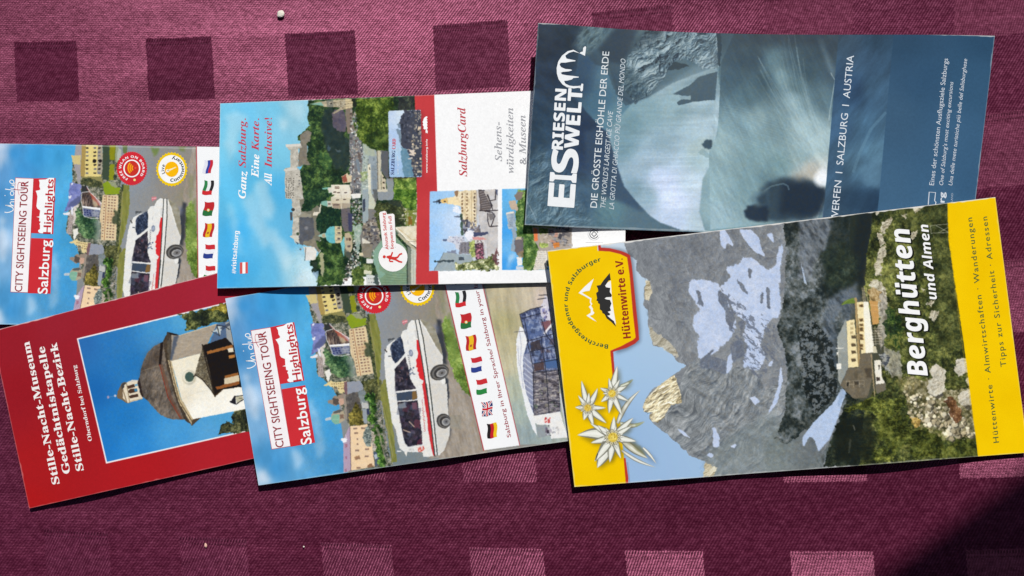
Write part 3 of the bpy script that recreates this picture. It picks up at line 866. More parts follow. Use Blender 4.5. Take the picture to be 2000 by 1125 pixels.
    cv.poly('E0', [(972,60),(990,60),(1000,150),(990,250),(980,240)], (40,60,70), 2, 6, .8, 2)
    cv.line('E0', [(983,250),(966,420),(958,640)], 5, (150,180,180), .35)
    # flowing ice on the right
    rt = [(975,60),(1100,65),(1560,80),(1490,1000),(1225,1080),(920,1055),(890,960),(905,800),(950,720),(962,640),(985,250)]
    wash(cv, 'E1', [(-120,20),(450,28),(365,960),(330,1060),(-260,1120),(-268,700),(-220,600),(-200,200)],
        [(-120,60,(50,72,82)),(0,60,(46,66,76)),(100,50,(46,64,74)),(200,60,(44,62,72)),(300,60,(44,62,74)),(420,100,(48,68,80)),(420,250,(60,86,100)),(-100,180,(54,80,92)),(-20,180,(52,78,90)),(200,180,(64,92,102)),(300,160,(52,76,86)),(-150,300,(66,96,108)),
         (-60,380,(84,118,126)),(40,300,(62,92,102)),(90,180,(92,126,132)),(130,280,(104,138,142)),(280,250,(58,86,96)),(220,330,(84,116,122)),(360,400,(92,124,132)),(200,420,(132,164,166)),
         (260,560,(160,190,188)),(340,640,(178,206,202)),(250,700,(150,182,180)),(100,560,(120,152,154)),(0,520,(140,172,172)),(-100,560,(124,158,162)),(-200,640,(158,190,188)),
         (-200,900,(152,186,186)),(0,700,(132,168,168)),(120,760,(120,156,156)),(-60,900,(130,166,168)),(60,860,(104,138,142)),(345,830,(240,246,236)),(300,790,(200,198,180)),(-230,1040,(158,190,194))], 3.0)
    st = [(-120,20),(450,28),(365,960),(-260,1100),(-268,600)]
    tex(cv, 'E1', st, lambda x, y: fbm(x, y, 6, 21, 5, .62, 66, 14, 1), .11)
    tex(cv, 'E1', st, lambda x, y: fbm(x, y, 10, 22, 4, .6, 40, 9, 1), .08)
    for k in range(34):
        rg = random.Random(100+k)
        x1, y1 = 350+rg.uniform(-60, 20), rg.uniform(560, 800); an = math.radians(rg.uniform(50, 78)); Ln = rg.uniform(250, 640)
        pts = [(x1-math.cos(an)*Ln*t-20*math.sin(t*3), y1-math.sin(an)*Ln*t) for t in np.linspace(0, 1, 7)]
        cv.line('E1', pts, rg.uniform(3, 9), (190,214,208), rg.uniform(.05, .16))
    for k in range(16):
        rg = random.Random(300+k); y0 = 470+k*14
        cv.line('E1', [(-190, y0-40), (-60, y0-10), (100, y0+40), (260, y0+rg.uniform(90, 150))], 4, (180,206,204), rg.uniform(.05, .14))
    cv.poly('E1', [(80,170),(130,240),(290,600),(360,780),(240,700),(110,300)], (190,214,208), 6, 14, .22, soft=8)
    cv.poly('E1', [(340,60),(400,200),(430,260),(410,300),(360,160)], (140,166,168), 4, 9, .4, soft=4)
    cv.line('E1', [(402,260),(424,300),(404,420),(390,520)], 5, (200,220,215), .5)
    # figures against the light
    cv.poly('E1', [(0,940),(20,890),(60,860),(120,850),(160,830),(220,820),(270,830),(330,880),(380,900),(370,960),(330,1060),(20,1080)], (46,66,78), 6, 14, .93, soft=4)
    cv.poly('E1', [(130,870),(250,850),(370,900),(360,1040),(120,1050)], (30,46,62), 8, 14, .9, soft=6)
    cv.line('E1', [(25,960),(40,905),(80,880),(140,868),(165,880),(170,900)], 8, (120,152,158), .45)
    cv.poly('E1', [(170,820),(230,800),(330,790),(370,800),(372,860),(300,840),(200,850)], (186,178,156), 6, 10, .6, soft=5)
    cv.ell('E1', (350,835), 34, 44, (252,253,246), 20, 1, .9)
    cv.poly('E0', [(1105,960),(1125,930),(1170,920),(1225,915),(1225,1005),(1150,1005),(1115,985)], (34,50,66), 3, 6, .95, soft=2)
    cv.poly('E0', [(1130,900),(1150,870),(1190,860),(1225,830),(1225,925),(1160,930)], (100,132,140), 4, 6, .8, soft=3)
    cv.poly('E0', [(1170,890),(1225,850),(1225,925),(1180,925)], (40,60,74), 3, 6, .85, soft=3)
    # translucent title band and the plain blue end
    wash(cv, 'E1', [(447,10),(765,10),(750,140),(664,965),(655,1100),(350,1100),(368,960)],
        [(480,60,(52,74,96)),(650,60,(46,74,100)),(600,200,(60,88,118)),(520,350,(46,74,108)),(640,350,(66,96,126)),(450,560,(64,94,128)),(600,560,(74,106,136)),
         (640,700,(92,124,150)),(540,760,(86,116,142)),(420,800,(66,94,124)),(620,800,(84,114,142)),(420,950,(66,88,112)),(560,960,(52,78,106)),(640,980,(40,66,96))], 3.2)
    bd = [(447,10),(765,10),(664,965),(650,1100),(350,1100)]
    tex(cv, 'E1', bd, lambda x, y: fbm(x, y, 14, 31, 5, .6, -55, 3.5, 1), .22)
    cv.line('E1', [(700,480),(620,570),(560,700),(525,800)], 16, (120,150,174), .35)
    cv.poly('E1', [(684,695),(668,890),(590,880),(560,790)], (110,142,168), 3, 8, .45, soft=3)
    cv.poly('E1', [(430,905),(665,920),(660,1010),(420,1000)], (44,66,92), 6, 10, .6, soft=6)
    wash(cv, 'E1', [(752,-20),(1400,-20),(1340,60),(1200,1150),(640,1150),(664,965)],
        [(800,60,(42,74,104)),(1250,80,(44,78,110)),(900,300,(50,84,118)),(1200,300,(54,90,124)),(740,500,(60,92,124)),(1100,600,(62,98,134)),(700,900,(68,102,136)),(1000,950,(66,102,138)),(1180,900,(58,94,130))])
    tex(cv, 'E1', None, lambda x, y: fbm(x, y, 3, 41, 3, .7), .05)
paint_cave(cE)
cE.img = np.clip(cE.img*np.array([.95, .975, 1.03]), 0, 1)
_g = cE.img.mean(-1, keepdims=True); cE.img = _g+(cE.img-_g)*.84
_m = cE.inside(cE.full, Q('E1', [(447,0),(1500,-60),(1300,1200),(350,1200),(368,960)]))[..., None]
cE.img = cE.img*(1-_m)+cE.img*_m*np.array([.88, .98, .96])
cE.finish('P', [('P', [(1000,0),(1640,0),(1600,520),(980,520)])], .35, .05)
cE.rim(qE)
cE.image_ = cE.image()
def bumpE(U, V): return .0075*np.exp(-(U/.16)**1.5)*(1-.55*V)+.0006*np.sin(U*9)*(1-V)
bE = Brochure('cave_brochure', qE, (.0045, .0018, .0042, .0042), 'dark blue ice cave brochure at the top right, its left end lifted', 'brochure', cE, bumpE, pages=2)
W = (238, 242, 245)
A = Art(bE, 'title_lettering', 1)
A.text('E3', 'E', (505,968), (525,695), 318, W, 'b', .012)
A.text('E3', 'I', (530,668), (537,562), 318, W, 'b', .012)
A.text('E3', 'S', (552,548), (560,262), 318, W, 'b', .012)
A.text('E0', 'RIESEN', (222,655), (240,362), 52, W, 'b', .02)
A.text('E0', 'WELT', (297,650), (318,362), 66, W, 'b', .022)
A.make()
A = Art(bE, 'icicle_emblem', 1)
pts = [(640,178),(600,150),(560,135),(500,128),(440,145),(395,175)]
outer = [(645,180),(610,165),(575,150),(500,108),(430,125),(360,180),(315,250),(295,330),(298,400),(320,470),(365,530),(420,565),(500,580),(560,572),(580,578)]
mid = [(640,172),(600,160),(560,146),(500,128),(445,145),(400,180),(415,215),(460,225),(525,238),(522,248),(460,255),(400,265),(345,265),(330,290),(350,320),(400,342),(470,348),(485,360),(440,372),(370,378),(345,388),(360,408),(420,420),(500,428),(568,438),(560,447),(500,452),(480,470),(430,484),(385,488),(400,520),(450,545),(500,552),(560,550),(590,545)]
A.poly('E2', outer+mid[::-1], W)
A.poly('E2', [(575,150),(640,182),(655,80),(645,62),(618,85),(615,130),(590,135)], W)
A.poly('E2', [(545,572),(590,545),(600,520),(620,525),(615,600),(600,618),(585,605),(585,575)], W)
A.make()
A = Art(bE, 'subtitle_lettering', 1)
A.text('E3', 'DIE GRÖSSTE EISHÖHLE DER ERDE', (785,975), (937,-930), 80, (222,230,234), 'r', .003)
A.text('E0', 'THE WORLD\'S LARGEST ICE CAVE', (430,945), (468,472), 24, (205,216,222), 'r', -.004, .2)
A.text('E0', 'LA GROTTA DI GHIACCIO PIÙ GRANDE DEL MONDO', (472,948), (530,215), 24, (200,212,220), 'r', -.004, .2)
A.make()
A = Art(bE, 'place_lettering', 1)
A.text('E1', 'WERFEN  I  SALZBURG  I  AUSTRIA', (438,1080), (528,165), 38, (215,224,232), 'r', .0)
A.make()
A = Art(bE, 'excursion_lettering', 1)
c = (205,214,224)
A.text('E1', 'Eines der schönsten Ausflugsziele Salzburgs', (967,878), (1045,182), 26, c, 'r', .0)
A.text('E1', "One of Salzburg's most exciting excursions", (1017,880), (1074,312), 22, c, 'r', -.004, .2)
A.text('E1', 'Una delle mete turistiche più belle del Salisburghese', (1068,880), (1150,185), 22, c, 'r', -.004, .2)
A.make()
A = Art(bE, 'region_emblem', 1)
A.line('E4', [(308,560),(326,330),(442,338),(425,490),(450,515),(440,560)], 17, c)
A.text('E4', 'Salzburg', (575,1150), (610,338), 100, c, 'r', .03)
A.text('E4', 'SALZBURGERLAND', (728,900), (765,350), 34, (170,184,200), 'r')
A.make()
# ------------------------------------------------------------------ mountain hut brochure
qH = [(1069, 490), (1944, 385), (2008, 884), (1122, 951)]
cH = Canvas('mountain_hut_print', qH, .003)
YEL = (248, 204, 4)
def petal(cv, z, c, tip, w, col, bend=0.0, tipcol=None):
    c = np.array(c, float); tip = np.array(tip, float); d = tip-c; n = np.array([-d[1], d[0]])/np.hypot(*d)
    l = []; r = []
    for t in np.linspace(0, 1, 11):
        k = w*(math.sin(math.pi*min(1, .18+t*.82))**.75)*(1-.25*t); m = c+d*t+n*bend*math.sin(math.pi*t)
        l.append(m+n*k/2); r.append(m-n*k/2)
    p = l+[tip]+r[::-1]
    cv.poly(z, p, tuple(v*.62 for v in (205, 205, 185)))
    q = [m*1.0+(n*0) for m in l]+[tip]+[a*.45+b*.55 for a, b in zip(l, r)][::-1]
    sh = [a*.82+b*.18 for a, b in zip(l, r)]+[tip]+[a*.16+b*.84 for a, b in zip(l, r)][::-1]
    cv.poly(z, sh, col)
    cv.poly(z, [a*.62+b*.38 for a, b in zip(l, r)]+[tip]+[a*.38+b*.62 for a, b in zip(l, r)][::-1], (250, 251, 244), a=.7)
    if tipcol is not None: cv.poly(z, l[6:]+[tip]+r[6:][::-1], tipcol, a=.7, soft=1)
def paint_mountain(cv):
    # sky
    wash(cv, 'H0', None, [(120,60,(236,238,240)),(170,80,(232,236,240)),(200,130,(196,214,232)),(220,260,(170,200,228)),(230,450,(166,200,232)),(250,600,(166,200,233)),(280,900,(150,184,222)),(200,1080,(150,186,224)),(330,1060,(158,190,226))])
    cv.poly('H1', [(632,20),(2000,-100),(2000,1150),(560,1115)], (74,76,62))
    # grey mountain mass, z H1
    big = [(-8,140),(0,160),(15,200),(50,220),(48,260),(75,290),(95,300),(78,330),(75,400),(95,420),(92,470),(102,510),(112,560),(150,570),(175,590),(190,600),(205,622),(245,642),
           (215,665),(160,705),(110,740),(85,770),(72,800),(76,825),(100,830),(98,850),(120,880),(150,900),(200,920),(230,970),(260,1000),(320,1025),(315,1110),(640,1100),(900,1080),(900,20),(640,60)]
    cv.poly('H1', big, crag(34, 1, (88,94,106), (134,139,144), (180,184,188), 58, 2.0, 1.05, .22), 3, 9)
    up = [(0,150),(20,205),(75,290),(95,300),(78,400),(100,500),(230,630),(290,600),(280,470),(255,300),(400,255),(470,210),(520,170),(640,130),(640,60)]
    tex(cv, 'H1', up, lambda x, y: fbm(x, y, 6, 3, 5, .75, 55, 2.2, 1), .17, 3)
    cv.poly('H1', [(245,642),(300,620),(420,640),(530,660),(560,740),(640,700),(640,1100),(320,1110),(320,1025),(230,970),(100,850),(215,740)], crag(30, 6, (84,92,102), (130,136,140), (176,180,182), -48, 2.2, 1.1, .25), 3, 9)
    cv.poly('H1', [(0,150),(120,130),(300,110),(450,180),(470,230),(380,260),(260,290),(240,360),(150,300),(60,230)], (84,90,102), 8, 14, .18, soft=6)
    low = [(245,642),(300,620),(420,640),(530,660),(560,740),(640,700),(640,1100),(320,1110),(320,1025),(230,970),(100,850),(215,740)]
    tex(cv, 'H1', low, lambda x, y: fbm(x, y, 7, 5, 5, .75, -50, 2.2, 1), .17, 3)
    tex(cv, 'H1', low, lambda x, y: 1-np.abs(fbm(x, y, 14, 25, 4, .6, 35, 3, 1)*2-1)*2, .09, 3)
    cv.poly('H1', [(320,1020),(360,960),(450,900),(600,820),(640,900),(640,1100),(320,1110)], (134,146,148), 8, 12, .55, soft=6)
    wash(cv, 'H1', [(600,900),(720,850),(800,960),(800,1080),(560,1100),(560,960)], [(620,950,(118,128,128)),(760,960,(104,112,116)),(600,1070,(130,140,140)),(760,1060,(110,118,118))], 2.6, 6, 10, .8, 6)
    tex(cv, 'H1', [(560,860),(720,850),(800,960),(800,1080),(560,1100)], lambda x, y: fbm(x, y, 6, 35, 4, .7), .16)
    rg = random.Random(77)
    for k in range(150):
        x = rg.uniform(20, 620); y = rg.uniform(90, 1080)
        if not pip((x, y), big): continue
        an = math.radians((-62 if y < 620 else 48)+rg.gauss(0, 16)); l = rg.uniform(8, 46); dx, dy = math.cos(an)*l, -math.sin(an)*l if y < 620 else math.sin(an)*l*-1
        mx, my = x+dx*.5+rg.uniform(-4, 4), y+dy*.5+rg.uniform(-4, 4)
        cv.line('H1', [(x, y), (mx, my), (x+dx, y+dy)], rg.uniform(1.6, 3.6), rg.choice([(84,90,100),(92,98,106),(178,184,190),(168,172,178),(78,84,94)]), rg.uniform(.2, .55))
    # sunlit cream summits
    cr = crag(16, 4, (150,136,104), (216,204,170), (248,240,214), -30, 2.6, 1.2, .2)
    cv.poly('H1', [(84,300),(100,305),(110,350),(98,385),(78,375),(80,330)], cr, 2, 5, .85)
    cv.poly('H1', [(98,480),(112,500),(180,545),(212,590),(205,612),(150,570),(112,560),(100,520)], cr, 5, 6, .6)
    cv.poly('H1', [(200,680),(222,745),(228,790),(185,800),(160,845),(130,872),(105,862),(98,840),(115,830),(76,828),(74,800),(86,775),(110,748),(150,712)], cr, 2, 5)
    tex(cv, 'H1', [(200,680),(228,790),(130,872),(74,820),(110,748)], lambda x, y: 1-np.abs(fbm(x, y, 6, 45, 4, .7, -32, 4, 1)*2-1)*2.4, .25)
    cv.poly('H1', [(318,1035),(350,1040),(372,1050),(355,1085),(312,1088)], cr, 4, 6, .85)
    # snow
    sn = lambda x, y: pal(fbm(x, y, 12, 13, 4, .6), (0,(176,194,226)), (.5,(194,209,236)), (1,(214,224,244)))
    ragged(cv, 'H1', [(258,298),(330,300),(380,320),(375,345),(410,385),(425,430),(445,460),(440,500),(420,540),(380,570),(350,600),(295,618),(290,560),(300,520),(276,500),(275,450),(300,420),(285,390),(272,370),(255,340)], sn, 3, 5, 60, 2.6, 1.0)
    ragged(cv, 'H1', [(400,255),(455,235),(480,205),(512,215),(560,250),(570,262),(600,245),(612,190),(628,140),(634,180),(620,240),(618,330),(625,430),(612,455),(590,450),(560,500),(540,560),(560,600),(548,650),(530,662),(470,645),(490,560),(470,520),(490,470),(440,440),(420,380),(375,330),(430,290)], sn, 3, 5, 60, 2.6, 1.0)
    for p in ([(378,100),(400,98),(420,130),(438,172),(410,150),(400,178),(384,165)], [(455,98),(505,100),(535,130),(548,180),(566,210),(520,190),(480,140)],
              [(400,680),(412,610),(430,580),(438,600),(425,660)], [(348,890),(362,886),(380,930),(378,968),(352,970),(355,930)],
              [(200,885),(235,905),(278,945),(230,915)], [(420,965),(450,950),(440,972)], [(320,1000),(345,990),(360,1000),(345,1010)],
              [(495,770),(520,765),(545,785),(520,800)], [(565,850),(590,790),(612,730),(625,620),(632,700),(610,790)],
              [(565,120),(590,110),(600,160)], [(570,640),(590,620),(600,600),(585,650)]):
        ragged(cv, 'H1', p, sn, 1.5, 4, 60, 2.6, .7)
    for p in ([(370,340),(400,360),(420,420),(440,450),(430,500),(405,470),(400,420),(375,390)], [(440,290),(475,320),(495,358),(470,345)],
              [(492,250),(512,260),(500,305),(494,280)], [(545,350),(556,350),(550,402),(540,390)], [(566,322),(580,340),(582,420),(570,410)],
              [(450,470),(480,460),(470,510),(455,490)], [(542,432),(552,440),(548,452)], [(280,340),(300,345),(318,408),(290,395),(296,370)],
              [(420,560),(470,530),(480,600),(440,620),(440,640),(425,600)], [(300,620),(360,570),(340,605),(410,620),(405,680),(360,660),(300,650)]):
        ragged(cv, 'H1', p, crag(18, 8, (84,92,108), (112,120,134), (150,158,170), 60, 2), 2, 4, 60, 2.6, 1.0)
    def spot(x, y):
        n = fbm(x, y, 5, 55, 4, .8, 40, 2.5, 1); return n
    b = cv.box(Q('H1', [(370,300),(640,700)])); m = cv.inside(b, Q('H1', [(385,330),(520,440),(600,470),(600,640),(530,700),(430,560)]))
    cv.put(b, m*(spot(cv.x[b], cv.y[b]) > .58), (104,112,128), .8)
    # dark rock band with larch shadow
    band = [(632,55),(860,30),(900,20),(900,900),(860,800),(830,860),(790,880),(720,900),(650,960),(600,930),(640,820),(650,640),(632,560),(610,500),(640,350),(645,200)]
    def bf(x, y):
        n = fbm(x, y, 7, 61, 5, .75); m = fbm(x, y, 26, 62, 3)
        return pal(sharp(.6*n+.5*m-.03, .36, .72), (0,(34,42,42)), (.3,(56,64,62)), (.55,(88,96,96)), (.8,(108,116,118)), (1,(140,148,154)))
    cv.poly('H1', band, bf, 4, 6)
    cv.poly('H2', [(60,70),(150,90),(296,80),(290,170),(272,240),(262,330),(262,400),(250,430),(190,440),(120,430),(90,330),(80,200),(130,170)], (30,40,38), 10, 14, .72, soft=5)
    cv.poly('H2', [(290,82),(300,200),(270,300),(262,390),(215,370),(220,200),(240,100)], (32,40,44), 5, 10, .85, soft=3)
    cv.poly('H2', [(80,240),(180,200),(240,280),(220,400),(120,390)], leaf(sc=8, dark=(28,38,34), mid=(48,60,48), light=(74,86,66), seed=4), 8, 14, .6, soft=5)
    cv.poly('H2', [(20,80),(130,120),(120,200),(60,300),(30,380),(0,340),(0,120)], rocky(sc=8, lo=(104,112,122), hi=(146,154,164), seed=8), 9, 9, .75, soft=2)
    cv.poly('H2', [(120,440),(230,370),(240,430),(180,470),(150,520),(150,720),(110,700),(90,560)], rocky(sc=8, lo=(92,104,116), hi=(128,138,150), seed=9), 8, 9, .8, soft=3)
    cv.poly('H2', [(8,290),(20,330),(34,385),(22,372)], (190,206,228), 1, 5, .9)
    cv.poly('H2', [(0,560),(60,520),(130,600),(140,700),(160,800),(120,850),(60,900),(20,800)], lambda x, y: pal(sharp(fbm(x, y, 8, 71, 5, .8), .47, .56), (0,(26,32,32)), (1,(118,126,130))), 6, 8, .85)
    cv.poly('H2', [(170,470),(225,400),(250,430),(215,520),(190,560)], rocky(sc=8, lo=(84,96,108), hi=(120,130,142), seed=19), 6, 9, .6, soft=3)
    # snow tongue
    ragged(cv, 'H2', [(175,790),(190,810),(175,850),(150,940),(120,1000),(80,1050),(62,1000),(45,985),(18,1030),(14,990),(60,930),(110,880),(140,850)], (184,203,232), 2, 5, -50, 2, .6)
    cv.poly('H2', [(170,790),(190,815),(160,870),(155,850)], (150,172,200), 3, 6, .7)
    cv.poly('H2', [(100,1110),(110,1050),(150,950),(175,880),(200,830),(250,840),(330,900),(300,1100)], leaf(sc=5, dark=(20,26,24), mid=(34,42,36), light=(58,66,52), seed=6), 5, 8)
    cv.poly('H2', [(60,1110),(90,1060),(140,980),(110,1060),(90,1115)], rocky(sc=6, lo=(90,98,98), hi=(128,136,138), seed=29), 4, 6, .8)
    # green dwarf pine slope
    sl = [(296,84),(596,52),(720,1070),(240,1115),(250,1000),(260,900),(300,800),(330,760),(340,620),(300,560),(262,390),(272,250),(290,160)]
    cv.poly('H2', sl, leaf(sc=6, dark=(32,38,26), mid=(72,80,42), light=(122,126,70), seed=2, big=30), 3, 7)
    tex(cv, 'H2', sl, lambda x, y: fbm(x, y, 12, 75, 4, .6), .35, tint=(1,1,.8))
    cv.poly('H2', [(400,60),(590,60),(640,400),(680,640),(560,620),(500,300),(420,180)], leaf(sc=6, dark=(28,34,22), mid=(60,68,38), light=(106,110,62), seed=12, big=20), 10, 14, .7, soft=4)
    st = crag(16, 11, (120,112,92), (206,198,176), (244,238,220), 20, 1.3, 1.2, .2)
    for p in ([(330,135),(370,108),(375,120),(340,180),(325,165)], [(312,178),(335,175),(345,215),(325,228)], [(320,235),(345,222),(352,262),(335,270),(330,340),(308,345),(300,320)],
              [(280,370),(320,360),(350,400),(350,500),(320,520),(300,440)], [(450,75),(500,66),(470,95)], [(410,100),(435,92),(425,118)], [(445,175),(475,160),(470,192),(450,200)],
              [(530,480),(560,490),(540,535),(520,510)], [(490,390),(510,400),(500,412)], [(300,88),(320,84),(312,104)], [(510,455),(545,440),(530,470)]):
        cv.poly('H2', p, st, 5, 6, .92)
    cv.poly('H2', [(320,400),(350,420),(370,500),(400,560),(350,600),(330,640),(310,560),(330,520)], rocky(sc=5, lo=(150,146,134), hi=(206,200,186), seed=7), 6, 6, .9)
    cv.poly('H2', [(340,630),(400,650),(410,700),(420,760),(360,740),(335,700)], rocky(sc=5, lo=(136,134,122), hi=(190,186,168), seed=37), 8, 7, .85)
    cv.poly('H2', [(340,520),(400,500),(420,560),(400,640),(350,620)], leaf(sc=5, seed=22, light=(112,116,60)), 6, 8, .9)
    # boulders of the scree
    scree = [(430,750),(520,760),(600,800),(700,790),(712,990),(640,1000),(520,940),(440,900),(420,820)]
    cv.poly('H2', scree, lambda x, y: pal(sharp(.7*fbm(x, y, 6, 81, 4, .75)+.3*fbm(x, y, 18, 82, 3), .32, .68), (0,(62,62,40)), (.4,(112,108,76)), (.75,(172,164,132)), (1,(232,224,200))), 6, 8)
    def stones(z, region, n, smin, smax, seed, cols):
        rg = random.Random(seed); pts = np.array(region, float); x0, y0 = pts.min(0); x1, y1 = pts.max(0); k = 0
        for _ in range(n*6):
            if k >= n: break
            c = (rg.uniform(x0, x1), rg.uniform(y0, y1))
            if not pip(c, pts): continue
            k += 1; r = rg.uniform(smin, smax); m = rg.randint(5, 7); col = np.array(rg.choice(cols), float)*rg.uniform(.85, 1.08)
            P = [(c[0]+r*rg.uniform(.7, 1.2)*math.cos(2*math.pi*i/m+.3), c[1]+r*rg.uniform(.7, 1.1)*math.sin(2*math.pi*i/m+.3)) for i in range(m)]
            cv.poly(z, [(p[0]+r*.45, p[1]+r*.3) for p in P], col*.42, a=.8); cv.poly(z, P, col)
            cv.poly(z, [(c[0]+(p[0]-c[0])*.55-r*.2, c[1]+(p[1]-c[1])*.55-r*.15) for p in P], np.minimum(255, col*1.12), a=.8)
    sc_ = [(226,216,186),(206,192,156),(186,174,142),(236,228,202),(150,142,116)]
    stones('H6', [(830,440),(1000,520),(1080,600),(1280,640),(1390,900),(1100,880),(960,790),(850,700)], 130, 8, 20, 3, sc_)
    stones('H6', [(1000,540),(1100,580),(1240,700),(1380,860),(1200,880),(1000,760)], 60, 16, 30, 5, sc_)
    cv.poly('H6', [(760,400),(900,400),(1010,470),(1000,540),(880,520),(800,480)], leaf(sc=6, dark=(70,66,40), mid=(128,120,76), light=(190,180,130), seed=3), 12, 10, .6, soft=3)
    cv.poly('H6', [(960,760),(1080,800),(1200,880),(1060,880),(900,820)], leaf(sc=5, dark=(50,54,30), mid=(96,98,54), light=(150,146,96), seed=5), 12, 10, .75, soft=1)
    cv.poly('H6', [(1165,540),(1210,560),(1260,640),(1290,700),(1250,760),(1190,680),(1150,600)], leaf(sc=4, dark=(60,36,22), mid=(110,70,44), light=(150,110,76), seed=31), 8, 8, .85)
    cv.poly('H6', [(880,710),(940,700),(960,760),(920,790),(880,750)], leaf(sc=4, dark=(90,70,30), mid=(140,110,56), light=(190,160,90), seed=41), 6, 6, .9)
    stones('H6', [(1075,330),(1130,310),(1150,380),(1135,500),(1060,530),(1015,500),(1040,420)], 9, 34, 60, 8, [(196,190,172),(180,176,160),(206,200,184)])
    cv.poly('H6', [(1080,330),(1125,308),(1150,340),(1148,420),(1132,510),(1075,535),(1020,505),(1045,440),(1060,370)], crag(22, 2, (124,118,100), (206,200,182), (244,240,224), 60, 1.3, 1.0, .2), 3, 6)
    cv.poly('H6', [(1240,250),(1290,238),(1325,245),(1335,350),(1290,365),(1250,385),(1222,330),(1230,290)], crag(22, 3, (124,118,100), (206,200,182), (244,240,224), 60, 1.3, 1.0, .2), 3, 6)
    cv.poly('H6', [(1280,500),(1350,475),(1362,600),(1300,620),(1255,590),(1250,540)], crag(22, 4, (124,118,100), (206,200,182), (244,240,224), 60, 1.3, 1.0, .2), 3, 6)
    cv.poly('H6', [(1290,615),(1362,600),(1370,640),(1310,640)], (70,66,58), 3, 6, .8, soft=1)
    cv.poly('H6', [(1310,400),(1335,380),(1350,470),(1320,450)], crag(22, 5, (124,118,100), (206,200,182), (244,240,224), 60, 1.3, 1.0, .2), 3, 6)
    # trees of the lower left of the slope
    for i, (p, s_) in enumerate((([(350,640),(420,600),(560,555),(700,560),(860,560),(850,620),(740,690),(640,690),(560,650),(440,660)], 1), ([(600,680),(720,690),(730,960),(620,860)], 2),
                 ([(485,985),(560,960),(690,940),(730,1050),(600,1050)], 3), ([(850,800),(1000,790),(1130,860),(1130,1020),(880,1030)], 4), ([(1110,930),(1250,870),(1400,900),(1410,1010),(1120,1030)], 5), ([(710,690),(860,700),(880,900),(720,1030)], 6))):
        cv.poly('H6', p, leaf(sc=5, dark=(34,40,20), mid=(84,92,40), light=((140,146,70) if i in (0, 2) else (112,118,58)), seed=s_*3+1, big=14), 9, 9)
    rg = random.Random(9)
    for k in range(150):      # upright larch twigs, which lie across the picture
        x = rg.uniform(360, 900); y = rg.uniform(580, 1040); l = rg.uniform(20, 60)
        cv.line('H6', [(x, y), (x+l, y+rg.uniform(-4, 4))], 5, rg.choice([(140,146,72),(46,54,26),(104,112,52),(30,36,20)]), .55)
    cv.poly('H6', [(350,700),(560,700),(600,860),(560,1040),(380,1060),(300,1060),(260,900),(300,760)], (28,34,30), 6, 9, .8, soft=3)
    cv.line('H6', [(430,770),(440,800)], 12, (120,122,112), .6); cv.line('H6', [(405,880),(395,980)], 14, (80,84,76), .5)
    # the hut
    W1 = (244,228,178); W2 = (250,246,228)
    cv.poly('H4', [(150,520),(222,365),(232,375),(245,770),(180,918),(160,880),(158,700)], (150,156,152), 1, 6)
    cv.poly('H4', [(160,520),(222,368),(230,560),(235,640),(160,640)], (172,176,170), a=.5)
    cv.poly('H4', [(232,375),(298,362),(330,765),(245,772)], W1)
    cv.poly('H4', [(298,180),(318,178),(350,770),(330,765)], (176,152,106))
    cv.poly('H4', [(318,215),(416,212),(455,640),(352,655)], W1)
    cv.poly('H4', [(372,213),(416,212),(468,640),(392,648)], W2)
    cv.poly('H4', [(330,770),(350,655),(450,645),(450,840),(415,1020),(285,1030),(180,918),(245,772)], (112,104,88), 2, 8)
    tex(cv, 'H4', [(330,770),(450,645),(415,1020),(285,1030),(180,918)], lambda x, y: fbm(x, y, 6, 91, 3, .6), .16)
    cv.poly('H4', [(382,780),(440,770),(440,860),(400,850)], (64,58,50), 2, 6, .7, soft=1)
    cv.poly('H4', [(290,820),(330,810),(325,860),(300,865)], (84,78,64), 2, 6, .7, soft=1)
    for y in (400, 440, 475): cv.poly('H4', [(262,y-10),(286,y-12),(288,y+8),(264,y+10)], (196,176,130))
    for y in (512, 580, 640, 708): cv.poly('H4', [(270,y-12),(306,y-14),(314,y+10),(276,y+14)], (96,84,64)); cv.line('H4', [(268,y-16),(318,y-18)], 4, (214,196,150))
    for y, h in ((248,12),(370,14),(410,12),(448,18),(500,12),(524,14),(584,14),(612,10)): cv.poly('H4', [(332,y-h),(372,y-h-2),(378,y+h),(338,y+h)], (188,160,110)); cv.poly('H4', [(340,y-h+4),(366,y-h+2),(370,y+h-4),(346,y+h-4)], (96,78,54))
    for k in range(30): cv.line('H4', [(322+k*.7, 420+k*8), (334+k*.7, 420+k*8)], 3, (84,66,44), .8)
    cv.poly('H4', [(455,590),(478,590),(492,645),(455,648)], (214,206,176))
    for y in (885, 915): cv.line('H4', [(225,y),(290,y-4),(380,y-6)], 3, (200,190,166), .8)
    for x in (230, 255, 290, 340, 380): cv.line('H4', [(x,885),(x-2,935)], 3, (206,196,172), .8)
    cv.poly('H4', [(232,895),(252,893),(250,925),(230,925)], (36,34,30), a=.8); cv.poly('H4', [(300,890),(335,886),(335,915),(302,918)], (50,46,40), a=.7)
    cv.line('H4', [(145,608),(205,604)], 7, (238,236,226)); cv.line('H4', [(160,560),(166,800)], 4, (214,214,206), .8)
    cv.poly('H4', [(145,738),(185,732),(188,780),(148,785)], (244,242,232)); cv.poly('H4', [(146,640),(162,640),(162,660),(148,662)], (236,236,226))
    cv.line('H4', [(140,815),(170,812),(175,915)], 4, (196,196,188), .7)
    # terrace and sheds
    cv.poly('H4', [(425,200),(495,210),(508,400),(450,405)], (204,158,96), 2, 6)
    cv.poly('H4', [(410,110),(470,100),(520,130),(510,210),(430,200)], rocky(sc=5, lo=(170,140,90), hi=(220,196,150), seed=61), 4, 6, .9)
